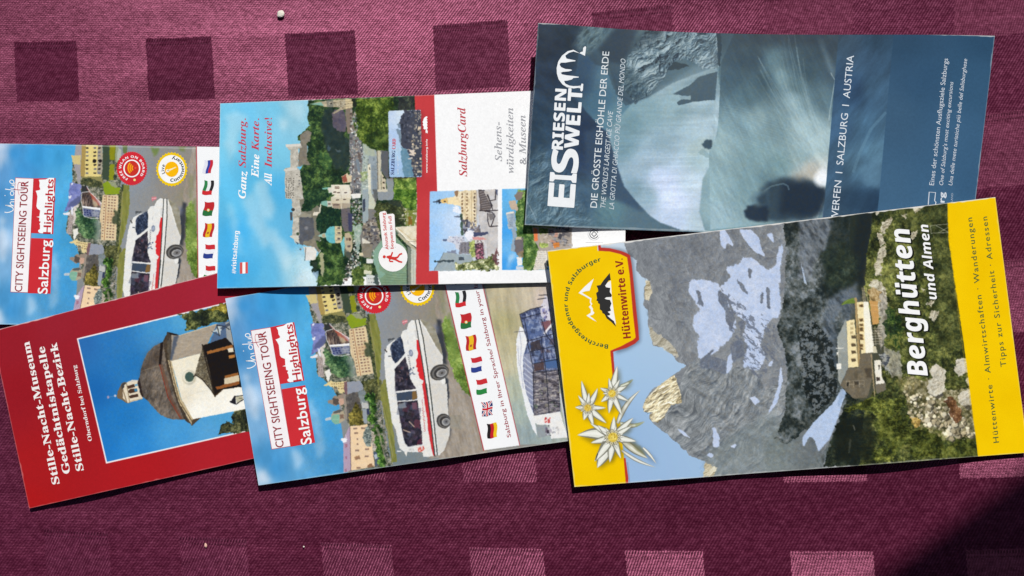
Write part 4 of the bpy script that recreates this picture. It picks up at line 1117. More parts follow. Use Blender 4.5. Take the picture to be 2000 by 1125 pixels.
    for x in (362, 372, 382, 400): cv.line('H4', [(x,95),(x+12,215)], 4, (214,200,164), .9)
    for y in (120, 150, 180): cv.line('H4', [(360,y),(410,y)], 3, (190,174,140), .8)
    cv.line('H4', [(430,240),(500,245)], 3, (240,214,160)); cv.line('H4', [(510,392),(615,388)], 3, (206,196,168), .8)
    for k in range(7): cv.line('H4', [(450,430+k*22),(530,425+k*22)], 4, (90,80,60), .8); cv.line('H4', [(452,440+k*22),(520,436+k*22)], 4, (206,196,170), .8)
    for x in (470, 500, 520): cv.line('H4', [(x,420),(x+10,580)], 4, (200,190,162), .8)
    cv.line('H4', [(440,660),(468,1010)], 9, (170,152,116)); cv.poly('H4', [(462,710),(518,706),(530,850),(560,905),(480,912)], (238,234,220))
    cv.poly('H4', [(480,850),(512,850),(515,880),(485,885)], (70,60,52)); cv.poly('H4', [(500,745),(512,748),(508,790),(500,785)], (60,56,50))
    cv.poly('H4', [(478,912),(560,905),(565,960),(480,990)], (112,106,92), 2, 6)
    cv.poly('H4', [(187,242),(215,205),(262,188),(298,182),(300,225),(235,232)], (104,128,56), 1, 5); cv.line('H4', [(195,240),(240,200),(298,190)], 4, (150,170,90), .7)
    cv.poly('H4', [(490,650),(560,640),(600,680),(570,760),(620,820),(560,800),(520,690)], lambda x, y: pal(sharp(fbm(x, y, 6, 95, 4, .8), .4, .6), (0,(60,66,78)), (1,(176,178,172))), 6, 6, .9)
    cv.poly('H4', [(600,250),(640,280),(640,400),(590,400),(560,300)], leaf(sc=4, seed=15), 6, 7, .8)
    # power mast
    for p in ([(525,145),(600,138)], [(528,175),(606,172)], [(525,145),(530,176)], [(550,145),(600,172)], [(560,172),(600,150)]): cv.line('H2', p, 3, (190,190,170), .6)
    # yellow fields
    yf = lambda x, y: pal(fbm(x, y, 60, 99, 3), (0,(242,196,2)), (1,(252,210,8)))
    cv.poly('H2', [(594,40),(800,20),(960,1070),(718,1080),(660,620),(598,200)], yf)
    cv.line('H2', [(594,50),(600,190),(640,520),(690,880),(722,1066)], 2, (214,176,30), .6)
    cv.poly('H3', [(-100,-1100),(402,-1060),(410,-900),(500,-380),(548,-100),(535,0),(600,500),(672,1140),(690,1200),(100,1300),(-60,-100)], yf)
    YL = yf
    red = (190, 58, 46)
    # club shield: yellow with a red rim over a soft shade
    sh = [(528,44),(552,42),(556,66),(640,72),(740,96),(800,118),(834,140),(850,230),(868,400),(892,640),(914,850),(920,945),(880,985),(800,1025),(700,1052),(672,1062),(676,1140),(650,1140),(646,1052),(400,1040),(200,900),(160,400),(300,70)]
    cv.poly('H7', [(560,60),(750,80),(860,130),(900,500),(936,850),(930,970),(820,1040),(700,1080),(690,1000)], (60,70,84), a=.5, soft=3)
    cv.poly('H7', [(528,44),(552,42),(556,66),(640,72),(740,96),(800,118),(834,140),(850,230),(868,400),(892,640),(914,850),(920,945),(880,985),(800,1025),(700,1052),(672,1062),(690,1300),(668,1300),(646,1052),(740,1010),(860,950),(880,930),(862,700),(830,330),(806,160),(740,128),(640,104),(534,98)], red)
    cv.poly('H7', [(534,98),(640,104),(740,128),(806,160),(830,330),(862,700),(888,925),(860,950),(740,1012),(646,1050),(300,1050),(200,600),(400,90)], yf)
    cv.poly('H3', [(528,0),(552,-4),(562,140),(555,180),(530,30)], red)
    cv.poly('H3', [(648,960),(664,958),(690,1140),(690,1200),(668,1200)], red)
    cv.line('H3', [(682,1000),(704,1200)], 10, (90,110,140), .35)
    # edelweiss: soft shade first, then the petals
    G1 = (232,234,222)
    def flower(c, tips, w, core, rc, pip_, seed):
        tips = [(t, ww*1.45, bd) for t, ww, bd in tips]; w = w*1.35
        rg = random.Random(seed)
        for t, ww, bd in tips:
            d = (t[0]-c[0], t[1]-c[1]); n_ = math.hypot(*d)
            cv.poly('H3', [(c[0]+18,c[1]+14-ww/2),(c[0]+d[0]*.6+20-d[1]/n_*ww*.5,c[1]+d[1]*.6+16+d[0]/n_*ww*.5),(t[0]+20,t[1]+16),(c[0]+d[0]*.6+20+d[1]/n_*ww*.5,c[1]+d[1]*.6+16-d[0]/n_*ww*.5)], (84,76,40), a=.42, soft=3)
        for t, ww, bd in tips: petal(cv, 'H3', c, t, ww, G1, bd)
        for k in range(int(14)):
            a_ = 2*math.pi*k/14+rg.uniform(-.15, .15); r = rc*rg.uniform(2.0, 2.7)
            petal(cv, 'H3', c, (c[0]+r*math.cos(a_), c[1]+r*math.sin(a_)), w*.62, (238,239,230))
        for k in range(pip_):
            a_ = 2*math.pi*k/pip_+.4; p = (c[0]+rc*1.28*math.cos(a_), c[1]+rc*1.28*math.sin(a_)); r = rc*.42
            cv.ell('H3', p, r, r, (104,98,74), soft=.3); cv.ell('H3', p, r*.78, r*.78, (226,222,196), soft=.3); cv.ell('H3', p, r*.34, r*.34, (150,140,100), soft=.6)
        cv.ell('H3', c, rc, rc, core, soft=.25)
        for k in range(26):
            a_ = rg.uniform(0, 6.28); r = rc*rg.uniform(.1, .95); cv.ell('H3', (c[0]+r*math.cos(a_), c[1]+r*math.sin(a_)), rc*.13, rc*.13, rg.choice([(250,232,130),(168,140,40),(240,220,110)]), soft=.5)
    # stem leaves behind
    petal(cv, 'H3', (590,640), (800,335), 52, (214,216,204), -26)
    petal(cv, 'H3', (620,640), (840,625), 46, (200,204,176), 30, (150,158,110))
    cv.poly('H3', [(650,790),(760,830),(870,900),(930,960),(960,1010),(900,990),(780,900)], (60,80,110), a=.4, soft=4)
    petal(cv, 'H3', (640,800), (868,962), 78, (214,214,192), 8)
    cv.poly('H3', [(720,812),(800,850),(860,925),(850,940),(780,900),(740,860)], (120,120,84), 2, 5, .75, soft=1.5)
    petal(cv, 'H3', (825,865), (945,1010), 30, (232,234,224), -6)
    petal(cv, 'H3', (630,890), (938,1043), 36, (222,224,214), 18)
    flower((540,368), [((590,112),50,0),((718,245),40,10),((690,436),36,0),((632,568),44,0),((512,552),46,0),((440,445),44,0),((430,318),38,0),((512,225),34,0),((612,240),34,0)], 34, (226,192,70), 34, 8, 1)
    petal(cv, 'H3', (620,300), (735,238), 36, (190,196,170), 8, (120,126,90))
    flower((318,500), [((260,248),44,0),((410,318),44,6),((484,500),36,0),((490,640),48,0),((372,670),44,0),((282,612),50,0),((202,495),40,0),((230,385),34,0),((330,360),34,0)], 34, (224,186,74), 32, 8, 2)
    flower((548,770), [((222,750),84,26),((340,640),40,0),((345,820),50,0),((405,1050),104,0),((520,1000),60,0),((622,965),46,0),((762,806),52,0),((736,590),52,0),((720,665),40,0),((560,580),50,0),((410,660),50,0),((380,990),60,0)], 46, (224,194,76), 44, 9, 3)
    cv.line('H3', [(410,920),(392,975)], 7, (40,40,34)); cv.line('H3', [(398,930),(392,990)], 4, (120,118,96), .6)
paint_mountain(cH)
cH.finish('P', [('H2', [(-260,140),(588,34),(712,1064),(-400,1130)]), ('H1', [(100,110),(640,40),(560,1100),(380,1100)])], .4, .11, .25)
cH.rim(qH, (.95, .4, .4, .45), 1.9)  # sunlit top cut painted brighter into the print
cH.image_ = cH.image()
def bumpH(U, V): return .0019*g(U, .70, .13)*g(V, 1, .3)+.0007*g(U, .25, .1)*g(V, 1, .3)+.0004*np.sin(U*11+1)*V
bH = Brochure('mountain_brochure', qH, (.0095, .0060, .0016, .0020), 'yellow ended mountain hut brochure with edelweiss, topmost at the lower right', 'brochure', cH, bumpH, pages=4)
GR = (44, 92, 58); DR = (150, 44, 30)
A = Art(bH, 'club_lettering', 1)
A.arc('H7', 'Berchtesgadener und Salzburger', (640,590), 402, 92, 258, 40, GR, 'b', .0, ky=1.0)
A.text('H7', 'Hüttenwirte e.V.', (842,928), (762,170), 72, DR, 'b', .008)
A.make()
A = Art(bH, 'club_emblem', 1)
A.poly('H7', [(488,362),(462,430),(448,478),(402,485),(375,498),(420,525),(466,552),(460,585),(474,605),(462,622),(480,650),(478,668),(494,692),(478,708),(448,718),(480,742),(515,775),(470,752),(418,716),(458,690),(460,660),(440,632),(460,612),(450,590),(452,562),(400,530),(342,500),(400,440)], (252,252,248))
A.poly('H7', [(650,380),(662,560),(682,700),(700,800),(620,720),(560,640),(590,600),(590,420)], (252,252,248))
A.poly('H7', [(640,308),(650,375),(630,380),(610,410),(596,432),(608,446),(645,452),(640,490),(660,520),(655,538),(610,540),(590,552),(610,562),(642,566),(656,600),(642,640),(652,668),(620,680),(645,700),(640,712),(615,716),(632,730),(655,750),(680,768),(700,822),(655,775),(612,742),(590,700),(570,690),(566,670),(545,655),(545,605),(528,595),(528,578),(512,570),(520,550),(510,500),(530,485),(528,460),(514,430),(550,424),(580,380)], (50,50,50), 1)
A.make()
A = Art(bH, 'title_lettering', 3)
A.text('H5', 'Berghütten', (1010,1418), (862,262), 150, (250,252,254), 'bi', .012)
A.text('H5', 'und Almen', (1083,820), (1012,232), 72, (250,252,254), 'bi', .004)
A.make()
A = Art(bH, 'title_shade', 1)
A.text('H5', 'Berghütten', (1022,1424), (874,270), 150, (26,28,22), 'bi', .022)
A.text('H5', 'und Almen', (1090,825), (1019,237), 72, (26,28,22), 'bi', .012)
A.make()
A = Art(bH, 'tagline_lettering', 1)
gc = (92, 108, 52)
A.text('H2', 'Hüttenwirte · Almwirtschaften · Wanderungen', (800,1010), (692,112), 22, gc, 'r', .008, track=.10)
A.text('H2', 'Tipps zur Sicherheit · Adressen', (829,706), (752,108), 22, gc, 'r', .008, track=.10)
A.make()
# ------------------------------------------------------------------ sightseeing tour brochures: one print, two copies
_a = np.array([(256.8,329.3),(335,331),(22,571),(98.6,575),(31.4,346),(108,346),(409.5,451),(342,490.4),(147,318),(246,382)])
_b = np.array([(731,577),(811,560),(531,877),(615,864),(490,645.5),(576,629),(921,670.8),(862.7,729),(618,585),(735,622)])
_M = np.linalg.lstsq(np.hstack([_a[:8], np.ones((8, 1))]), _b[:8], rcond=None)[0]
_N = np.linalg.lstsq(np.hstack([_b[:8], np.ones((8, 1))]), _a[:8], rcond=None)[0]
def a2b(x, y): return x*_M[0, 0]+y*_M[1, 0]+_M[2, 0], x*_M[0, 1]+y*_M[1, 1]+_M[2, 1]
def b2a(x, y): return x*_N[0, 0]+y*_N[1, 0]+_N[2, 0], x*_N[0, 1]+y*_N[1, 1]+_N[2, 1]
qA = [(-27, 280), (752, 292), (768, 647), (-25, 633)]
qB = [(440, 583), (1205, 450), (1272, 838), (505, 948)]
cT = Canvas('tour_print', qB+[a2b(*p) for p in qA], .002, margin=.004)
class AtoB:
    """paints things measured on the upper left copy"""
    def __init__(s, z): s.z = z
    def __call__(s, pts):
        p = Q(s.z, pts); x, y = a2b(p[:, 0], p[:, 1]); return np.stack([x, y], -1)
def paint_tour(cv):
    wash(cv, 'B0', None, [(40,100,(176,196,222)),(60,150,(150,184,218)),(75,250,(92,152,204)),(130,130,(64,146,206)),(250,120,(60,152,212)),(400,100,(66,160,216)),(470,160,(80,172,222)),
        (90,400,(74,146,204)),(130,520,(110,168,216)),(160,620,(168,200,230)),(185,760,(120,172,214)),(250,950,(74,150,204)),(220,1050,(160,196,224)),(300,1000,(66,144,200)),
        (480,400,(76,170,218)),(520,560,(70,160,212)),(560,820,(66,150,204)),(620,950,(70,148,200)),(500,920,(76,154,206)),(440,980,(96,164,210)),(200,200,(66,148,208)),(430,230,(84,172,222))], 3.0)
    cl = lambda x, y: (214, 226, 238)
    for p, a_ in (([(25,90),(60,95),(70,200),(62,260),(45,200)], .55), ([(120,480),(150,500),(200,640),(210,720),(175,760),(165,680),(130,560)], .55), ([(200,1030),(235,1020),(262,1070),(205,1095)], .8),
               ([(480,650),(520,690),(545,800),(560,900),(530,950),(510,860),(490,760)], .35), ([(375,890),(420,900),(440,960),(420,1010),(385,960)], .5), ([(470,620),(500,650),(490,720)], .4)):
        cv.poly('B0', p, (206,222,238), 7, 9, a_, soft=4)
    tex(cv, 'B0', [(20,60),(560,60),(720,1040),(200,1100)], lambda x, y: fbm(x, y, 20, 2, 4, .55, 80, 2, 1), .09)
    # river, bank and quay on the right
    wash(cv, 'B0', [(640,-160),(1050,-300),(2400,-500),(2500,1000),(1250,1150),(900,1110),(700,1140),(640,700),(640,300)],
        [(800,120,(140,150,160)),(900,100,(138,146,156)),(1000,80,(140,138,134)),(1100,100,(148,140,132)),(1180,150,(140,136,116)),(860,400,(142,148,154)),(950,980,(118,132,138)),(1150,700,(150,144,134)),(1170,300,(150,142,132))], 2.6)
    cv.poly('B1', [(285,-150),(400,-150),(560,600),(620,1090),(250,1110),(380,900),(370,600),(330,300),(290,200)], lambda x, y: pal(fbm(x, y, 6, 12, 4, .7, 75, 4, 1), (0,(126,116,104)), (.5,(158,148,136)), (1,(186,178,168))), 2, 6)
    cv.poly('B1', [(330,260),(352,220),(385,250),(440,420),(505,640),(515,730),(470,690),(420,610),(370,480),(350,380)], leaf(sc=3, dark=(72,94,40), mid=(112,142,62), light=(146,168,92), seed=3), 4, 6)
    cv.poly('B1', [(300,60),(340,40),(358,200),(345,240)], (128,136,96), 6, 8, .6, soft=3)
    z = AtoB('A1')
    for pts, c, a_ in (([(470,40),(560,50),(545,110),(500,160),(510,120)], (108,130,60), .8), ([(780,30),(860,35),(850,90),(790,80)], (112,128,70), .7), ([(920,640),(960,600),(990,760),(960,1100),(880,1100),(880,900)], (116,140,70), .6)):
        p = z(pts); cv.poly('P', p, c, 5, 7, a_, soft=2)
    # city strip, lower part
    cv.poly('B0', [(470,90),(560,40),(700,10),(760,60),(830,480),(905,930),(930,985),(665,1020),(690,770),(600,560),(520,500),(500,230)], lambda x, y: pal(sharp(fbm(x, y, 5, 14, 4, .8), .3, .7), (0,(44,54,46)), (.5,(104,108,92)), (1,(176,172,156))), 2, 6)
    sky_ = (72,164,214)
    # upper: palace roofs seen on the A copy
    for pts, c in (([(110,80),(190,78),(165,560),(150,560),(90,340),(100,200)], (160,156,160)), ([(60,210),(170,205),(170,320),(80,320)], (208,192,134)), ([(185,78),(245,78),(230,470),(170,470)], (170,146,84)),
                   ([(235,78),(430,80),(425,470),(225,470)], (226,208,136)), ([(380,80),(440,82),(430,440),(370,440)], (168,160,140)), ([(180,470),(420,465),(450,560),(240,560),(180,540)], (140,134,84)),
                   ([(440,80),(530,82),(515,520),(440,500)], (62,76,60)), ([(520,80),(600,80),(590,270),(525,270)], (110,120,40)), ([(530,90),(590,90),(580,265),(530,260)], (138,138,28)), ([(525,320),(585,318),(575,510),(515,510)], (134,142,34)),
                   ([(600,80),(640,120),(620,300),(590,250)], (150,160,130)), ([(640,110),(670,150),(660,250),(620,280),(615,180)], (176,184,170)), ([(680,80),(740,84),(735,200),(690,180)], (104,120,76)),
                   ([(440,560),(500,520),(590,600),(660,600),(655,680),(470,690)], (134,156,38)), ([(500,520),(600,540),(620,600),(560,590)], (150,156,124))):
        p = Q('P', (z(pts) if False else AtoB_B('A2', pts))); cv.poly('P', p, c, 1.5, 4)
    for x in (250, 345, 400):
        for y in (120, 170, 215, 270, 325, 375, 425): p = AtoB_B('A2', [(x-16,y-8),(x+16,y-10),(x+16,y+10),(x-16,y+10)]); cv.poly('P', p, (58,50,48) if (x+y) % 3 else (110,110,120), 1, 3)
    for c_, r in (((340,278),26),((412,278),22)): q = AtoB_B('A2', [c_])[0]; cv.ell('P', q, r/6.25, r/6.25, (34,30,32), soft=.3)
    # blue mountain with the fortress town
    cv.poly('B2', [(98,440),(125,430),(185,425),(230,430),(255,560),(250,640),(190,720),(120,760),(88,790),(110,720),(125,640),(100,560)], lambda x, y: pal(fbm(x, y, 5, 22, 4, .7), (0,(84,92,146)), (.5,(124,132,190)), (1,(158,164,206))), 3, 6)
    cv.poly('B2', [(190,600),(255,560),(258,640),(210,680),(140,720),(120,740),(150,660)], (84,90,126), 4, 6, .8, soft=1)
    for p in ([(110,435),(140,425),(130,455),(112,465)], [(108,585),(150,580),(145,610),(120,615)], [(85,790),(170,770),(180,810),(92,815)], [(170,710),(195,705),(215,800),(190,790)]): cv.poly('B2', p, (226,228,236), 2, 4)
    cv.poly('B2', [(160,800),(220,790),(245,1010),(185,1020)], (178,166,160), 3, 5); cv.poly('B2', [(195,690),(250,660),(260,740),(250,880),(225,900),(205,760)], (214,206,198), 5, 5)
    cv.poly('B2', [(250,960),(300,930),(325,985),(300,1050),(280,1075)], (232,232,224), 2, 5)
    cv.grid('B2', (165,810), (60,-5), (25,200), 3, 12, .5, .4, (116,104,104), .2, 3)
    cv.poly('B2', [(245,700),(330,780),(500,780),(560,840),(570,1010),(400,1030),(330,980),(290,900),(250,830),(235,760)], leaf(sc=4, dark=(26,52,40), mid=(62,96,66), light=(112,142,96), seed=7), 5, 7)
    cv.poly('B2', [(480,790),(560,770),(590,900),(590,1030),(520,1040),(520,900)], (158,168,160), 5, 8, .7, soft=3)
    cv.poly('B2', [(230,350),(340,330),(480,350),(500,420),(380,430),(300,420),(235,440)], leaf(sc=4, dark=(48,56,40), mid=(92,96,64), light=(140,140,96), seed=8), 4, 7)
    cv.poly('B2', [(235,440),(300,430),(345,480),(260,520)], (52,54,54), 3, 6)
    # tour boat interior set into the town
    cv.poly('B2', [(258,520),(350,488),(440,560),(522,640),(520,665),(305,688),(275,620)], lambda x, y: pal(sharp(fbm(x, y, 3.5, 32, 4, .8, 80, 5, 1), .3, .7), (0,(40,34,36)), (.5,(92,78,72)), (1,(170,150,134))), 1, 4)
    cv.poly('B2', [(345,492),(420,530),(510,580),(520,625),(460,620),(400,570)], (176,92,76), 2, 5, .85)
    cv.poly('B2', [(400,560),(470,600),(490,640),(440,650)], (196,180,150), 2, 5, .8, soft=1)
    cv.poly('B2', [(420,540),(520,590),(525,640),(490,600)], (200,190,196), 2, 5, .7, soft=1)
    cv.poly('B2', [(305,690),(520,678),(515,760),(345,780)], (110,118,148), 2, 5); cv.grid('B2', (310,695), (210,-12), (30,80), 6, 3, .6, .55, (52,60,110), .15, 5)
    cv.poly('B2', [(430,690),(520,680),(520,760),(440,770)], (176,180,184), 3, 6, .7, soft=2)
    cv.poly('B2', [(295,668),(520,648),(522,676),(305,688)], (240,240,240)); cv.line('B2', [(300,432),(350,492),(440,545),(520,600)], 7, (240,236,236)); cv.line('B2', [(350,488),(260,518),(270,610),(305,682),(340,780),(440,790),(520,770)], 6, (232,234,236)); cv.line('B2', [(300,450),(345,492)], 5, (150,70,70))
    # long palace
    cv.poly('B2', [(512,496),(700,462),(716,560),(745,760),(785,980),(605,1012),(575,850),(530,760),(525,640)], (222,202,162))
    for i, x in enumerate((540, 595, 630, 665)):
        for j in range(15):
            y = 505+j*33-i*4; xx = x+j*5.2; w = 11 if i else 8
            cv.poly('B2', [(xx-w,y-7),(xx+w,y-9),(xx+w+2,y+6),(xx-w+2,y+8)], (150,118,100) if (i+j) % 4 else (120,92,84))
    cv.line('B2', [(558,490),(600,740),(645,1005)], 6, (150,96,72)); cv.line('B2', [(520,500),(560,780),(608,1010)], 4, (190,150,120))
    cv.poly('B2', [(600,680),(700,670),(705,780),(610,790)], (206,170,130), a=.5)
    # planting strip along the quay
    cv.poly('B2', [(700,340),(740,330),(770,540),(820,800),(850,1000),(840,1120),(780,1120),(790,960),(740,740),(720,560)], leaf(sc=3.5, dark=(36,48,32), mid=(80,88,56), light=(140,134,100), seed=9), 4, 6)
    cv.poly('B2', [(690,640),(740,650),(770,790),(720,800),(690,760)], (58,70,50), 5, 7, .85, soft=1)
    # lower town
    cv.poly('B3', [(70,95),(130,60),(320,50),(325,180),(240,175),(225,120),(120,110)], (222,204,150), 4, 6); cv.grid('B3', (150,75), (160,-10), (10,80), 7, 3, .45, .4, (130,100,70), .2, 7)
    cv.poly('B3', [(320,60),(480,50),(520,140),(400,190),(325,200)], (146,152,164), 2, 6)
    cv.poly('B3', [(290,60),(325,60),(330,205),(300,210)], (120,92,96), 2, 5)
    cv.poly('B3', [(300,205),(440,170),(490,330),(480,500),(420,540),(360,530),(315,450)], lambda x, y: pal(fbm(x, y, 6, 42, 4, .7), (0,(56,54,54)), (.5,(92,88,84)), (1,(140,134,124))), 2, 6)
    cv.poly('B3', [(330,450),(400,330),(430,280),(490,400),(500,520),(420,545),(350,530)], leaf(sc=4, dark=(46,44,24), mid=(98,92,44), light=(146,134,66), seed=11), 6, 7)
    cv.poly('B3', [(440,170),(540,150),(560,300),(500,340),(470,280)], (132,142,146), 4, 6, .9)
    cv.poly('B3', [(105,275),(170,240),(240,190),(285,190),(300,300),(260,320),(160,320),(130,300)], (150,134,120), 4, 5); cv.poly('B3', [(170,240),(230,250),(235,310),(165,310)], (70,64,62), 2, 4, .8); cv.poly('B3', [(235,250),(290,240),(296,300),(240,320)], (210,170,150), 2, 4, .8)
    cv.poly('B3', [(155,420),(175,385),(235,365),(290,380),(300,480),(240,520),(190,525),(160,500),(148,460)], (176,164,140), 1, 4)
    cv.poly('B3', [(150,460),(165,425),(200,415),(238,420),(242,470),(235,520),(190,522),(160,500)], (128,178,156), 1, 4); cv.poly('B3', [(170,410),(185,385),(240,365),(280,378),(240,400)], (92,92,90), 1, 4); cv.line('B3', [(165,478),(236,470)], 4, (200,220,200), .8); cv.line('B3', [(170,445),(236,440)], 3, (96,140,126), .8)
    cv.poly('B3', [(245,420),(290,415),(295,460),(248,465)], (120,90,76), 2, 4, .8); cv.poly('B3', [(78,465),(150,445),(150,480),(84,480)], (190,200,205), 2, 4)
    cv.poly('B3', [(290,190),(310,200),(330,480),(300,470)], (150,140,128), 1, 4)
    cv.poly('B3', [(355,548),(470,540),(545,522),(560,580),(600,760),(630,990),(368,1036)], (236,208,170))
    cv.poly('B3', [(284,700),(330,590),(356,545),(366,1038),(286,1056)], (176,156,178)); cv.line('B3', [(357,548),(368,1036)], 5, (80,64,70))
    for x, y in ((415,575),(425,625),(440,690),(440,745),(435,815),(445,900),(500,570),(540,880),(545,800),(450,1005)):
        w = 22 if y not in (690,745) else 9
        cv.poly('B3', [(x-w,y-9),(x+w,y-11),(x+w,y+8),(x-w,y+9)], (136,112,100)); cv.line('B3', [(x-w,y),(x+w,y-2)], 3, (200,170,140))
    cv.poly('B3', [(405,880),(470,875),(482,910),(410,915)], (150,112,84), 3, 4, .8); cv.poly('B3', [(545,970),(600,955),(622,990),(555,1000)], (120,84,60), 3, 4, .8)
    for y in (750,880,1020): cv.poly('B3', [(300,y),(325,y-8),(325,y+28),(302,y+34)], (150,96,120), 2, 4, .7)
    cv.poly('B3', [(258,688),(315,676),(328,690),(318,715),(290,728),(268,712)], (240,240,244), 2, 4); cv.line('B3', [(310,640),(318,680)], 5, (230,230,236))
    cv.poly('B3', [(495,670),(530,560),(560,540),(590,620),(585,780),(540,760),(500,710)], lambda x, y: pal(sharp(fbm(x, y, 3, 52, 3, .8), .35, .65), (0,(70,84,84)), (1,(160,170,160))), 3, 5)
    cv.poly('B3', [(590,600),(630,580),(650,800),(640,830),(600,800)], (206,196,180), 2, 5, .9); cv.grid('B3', (595,620), (40,0), (10,170), 2, 9, .5, .5, (110,96,88), .2, 9)
    cv.poly('B3', [(480,280),(560,300),(560,350),(490,350)], (190,190,186), 2, 5); cv.poly('B3', [(490,360),(545,355),(545,520),(510,515)], (150,158,166), 1, 5); cv.poly('B3', [(540,360),(565,355),(572,420),(545,425)], (52,60,90))
    cv.poly('B3', [(610,830),(660,820),(680,960),(640,990),(625,900)], (70,86,110), 3, 5, .9); cv.poly('B3', [(620,860),(650,850),(660,900),(630,910)], (190,198,204), 1, 4, .9)
    cv.poly('B3', [(470,60),(560,40),(700,30),(700,260),(640,280),(560,240),(520,160)], leaf(sc=4, dark=(34,40,28), mid=(78,82,50), light=(124,124,80), seed=13), 5, 7)
    cv.clutter('B3', [(650,260),(740,250),(790,620),(840,940),(760,960),(720,700),(660,420)], [(150,140,128),(96,100,104),(190,176,166),(60,70,60),(172,150,140),(120,130,140)], 130, 8, 26, 75, 5, 2.5, .8)
    for c_, rx, ry in (((612,350),46,62),((605,465),50,56),((655,585),54,56),((680,715),50,60),((690,830),50,60),((712,935),50,56),((545,225),40,40),((600,250),40,60)):
        cv.poly('B3', [(c_[0]+rx*math.cos(t)*1.05, c_[1]+ry*math.sin(t)*1.05) for t in np.linspace(0, 6.28, 14)[:-1]], leaf(sc=3.2, dark=(26,48,22), mid=(66,104,44), light=(120,158,76), seed=int(c_[1]) % 16, big=9), 6, 5)
        cv.poly('B3', [(c_[0]+10,c_[1]-ry*.5),(c_[0]+rx,c_[1]-ry*.3),(c_[0]+rx*1.1,c_[1]+ry*.6),(c_[0]+20,c_[1]+ry*.8)], (22,36,24), 4, 5, .6, soft=1)
    cv.poly('B3', [(640,560),(660,550),(770,960),(760,975)], (190,170,160), 2, 5, .5)
    cv.poly('B2', [(735,330),(800,320),(850,500),(870,700),(862,900),(845,1125),(820,1000),(800,800),(750,560)], lambda x, y: pal(fbm(x, y, 4, 62, 3, .7, 78, 5, 1), (0,(108,112,50)), (1,(150,152,84))), 2, 6)
    cv.poly('B3', [(690,120),(740,30),(755,40),(790,300),(830,560),(872,935),(815,950),(780,700),(730,430),(700,240)], lambda x, y: pal(fbm(x, y, 4, 63, 3, .7, 80, 5, 1), (0,(100,106,48)), (1,(150,150,84))), 2, 6)
    cv.line('B2', [(735,400),(790,700),(820,1000)], 7, (176,156,130), .5); cv.line('B3', [(720,340),(770,560),(830,900)], 6, (200,190,170), .5)
    # amphibious bus
    sh = (46,52,62)
    cv.poly('B4', [(700,140),(760,150),(830,560),(830,700),(780,690),(700,330)], sh, 3, 6, .9, soft=2); cv.poly('B4', [(660,200),(740,250),(745,310),(700,320)], (132,142,170), 4, 6, .6, soft=3)
    cv.poly('B4', [(800,850),(845,870),(860,1125),(820,1125)], sh, 2, 6, .9, soft=1); cv.poly('B5', [(815,0),(850,0),(845,380),(835,380)], sh, a=.9); cv.poly('B5', [(850,520),(885,540),(860,680),(800,790),(850,680)], sh, 3, 6, .8, soft=2)
    body = [(66,640),(72,560),(100,475),(135,435),(270,350),(285,295),(345,268),(355,205),(400,162),(500,150),(600,180),(700,300),(755,500),(778,600),(778,700),(720,860),(805,860),(830,1125),(120,1125),(80,860)]
    cv.poly('B4', body, (232,232,228), 1, 5)
    b5 = [(98,0),(830,0),(845,360),(868,520),(858,640),(800,800),(745,868),(600,888),(545,885),(525,832),(350,830),(332,892),(305,828),(250,780),(205,560),(160,470),(120,200)]
    cv.poly('B5', b5, (230,230,226), 1, 5)
    cv.poly('B4', [(498,150),(610,178),(690,270),(765,500),(770,590),(700,480),(560,230)], lambda x, y: pal(fbm(x, y, 8, 72, 3), (0,(126,122,104)), (1,(176,172,156))), 1, 5)
    cv.poly('B4', [(520,200),(640,400),(775,600),(775,690),(640,760),(830,1000),(830,1125),(640,1125)], (214,212,206), 2, 6, .9, soft=1); cv.poly('B5', [(640,0),(830,0),(845,360),(720,380),(760,540),(865,540),(855,640),(800,800),(725,860)], (212,210,204), 1, 6, .9)
    cv.poly('B4', [(460,400),(486,398),(500,480),(540,700),(565,900),(590,1125),(553,1125),(548,1000),(530,960),(545,900),(500,870),(482,820),(490,800),(468,780),(475,740),(455,730),(462,690),(450,650),(470,620),(480,560),(462,505)], (214,44,50))
    cv.poly('B5', [(525,0),(572,0),(600,220),(640,500),(682,875),(664,875),(640,780),(600,560),(590,420),(560,240),(545,100)], (200,50,56))
    for p in ([(445,158),(500,480),(560,860),(598,1125)], [(488,150),(540,380),(590,720),(640,1125)]): cv.line('B4', p, 12, (62,66,64))
    cv.line('B4', [(488,150),(540,380),(590,720),(640,1125)], 5, (20,26,26))
    for p in ([(578,0),(640,500),(684,878)], [(618,0),(665,400),(714,866)]): cv.line('B5', p, 13, (56,62,60))
    gl = lambda x, y: pal(sharp(fbm(x, y, 6, 82, 3, .6), .3, .8), (0,(34,34,46)), (.6,(58,54,66)), (1,(84,80,94)))
    cv.poly('B4', [(138,478),(160,440),(268,350),(295,440),(318,560),(300,600),(205,688),(160,630)], lambda x, y: pal(sharp(fbm(x, y, 4, 83, 4, .8), .35, .75), (0,(34,42,60)), (.6,(60,72,96)), (1,(120,130,150))), 1, 4)
    cv.line('B4', [(155,450),(262,345)], 5, (90,94,98), .8)
    cv.poly('B4', [(192,748),(322,592),(340,680),(372,790),(380,870),(452,992),(200,1026)], gl, 1, 4)
    cv.clutter('B4', [(210,750),(330,700),(370,880),(430,980),(210,1010)], [(104,52,58),(96,84,100),(50,50,70),(28,28,34),(150,120,116)], 34, 12, 36, 20, 7, 2, .5)
    cv.poly('B5', [(195,0),(420,0),(452,62),(205,88)], gl, 1, 4); cv.poly('B5', [(208,110),(460,82),(470,188),(222,208)], (62,74,92), 1, 4); cv.poly('B5', [(400,92),(458,86),(466,185),(408,190)], (140,104,52), 3, 4, .8)
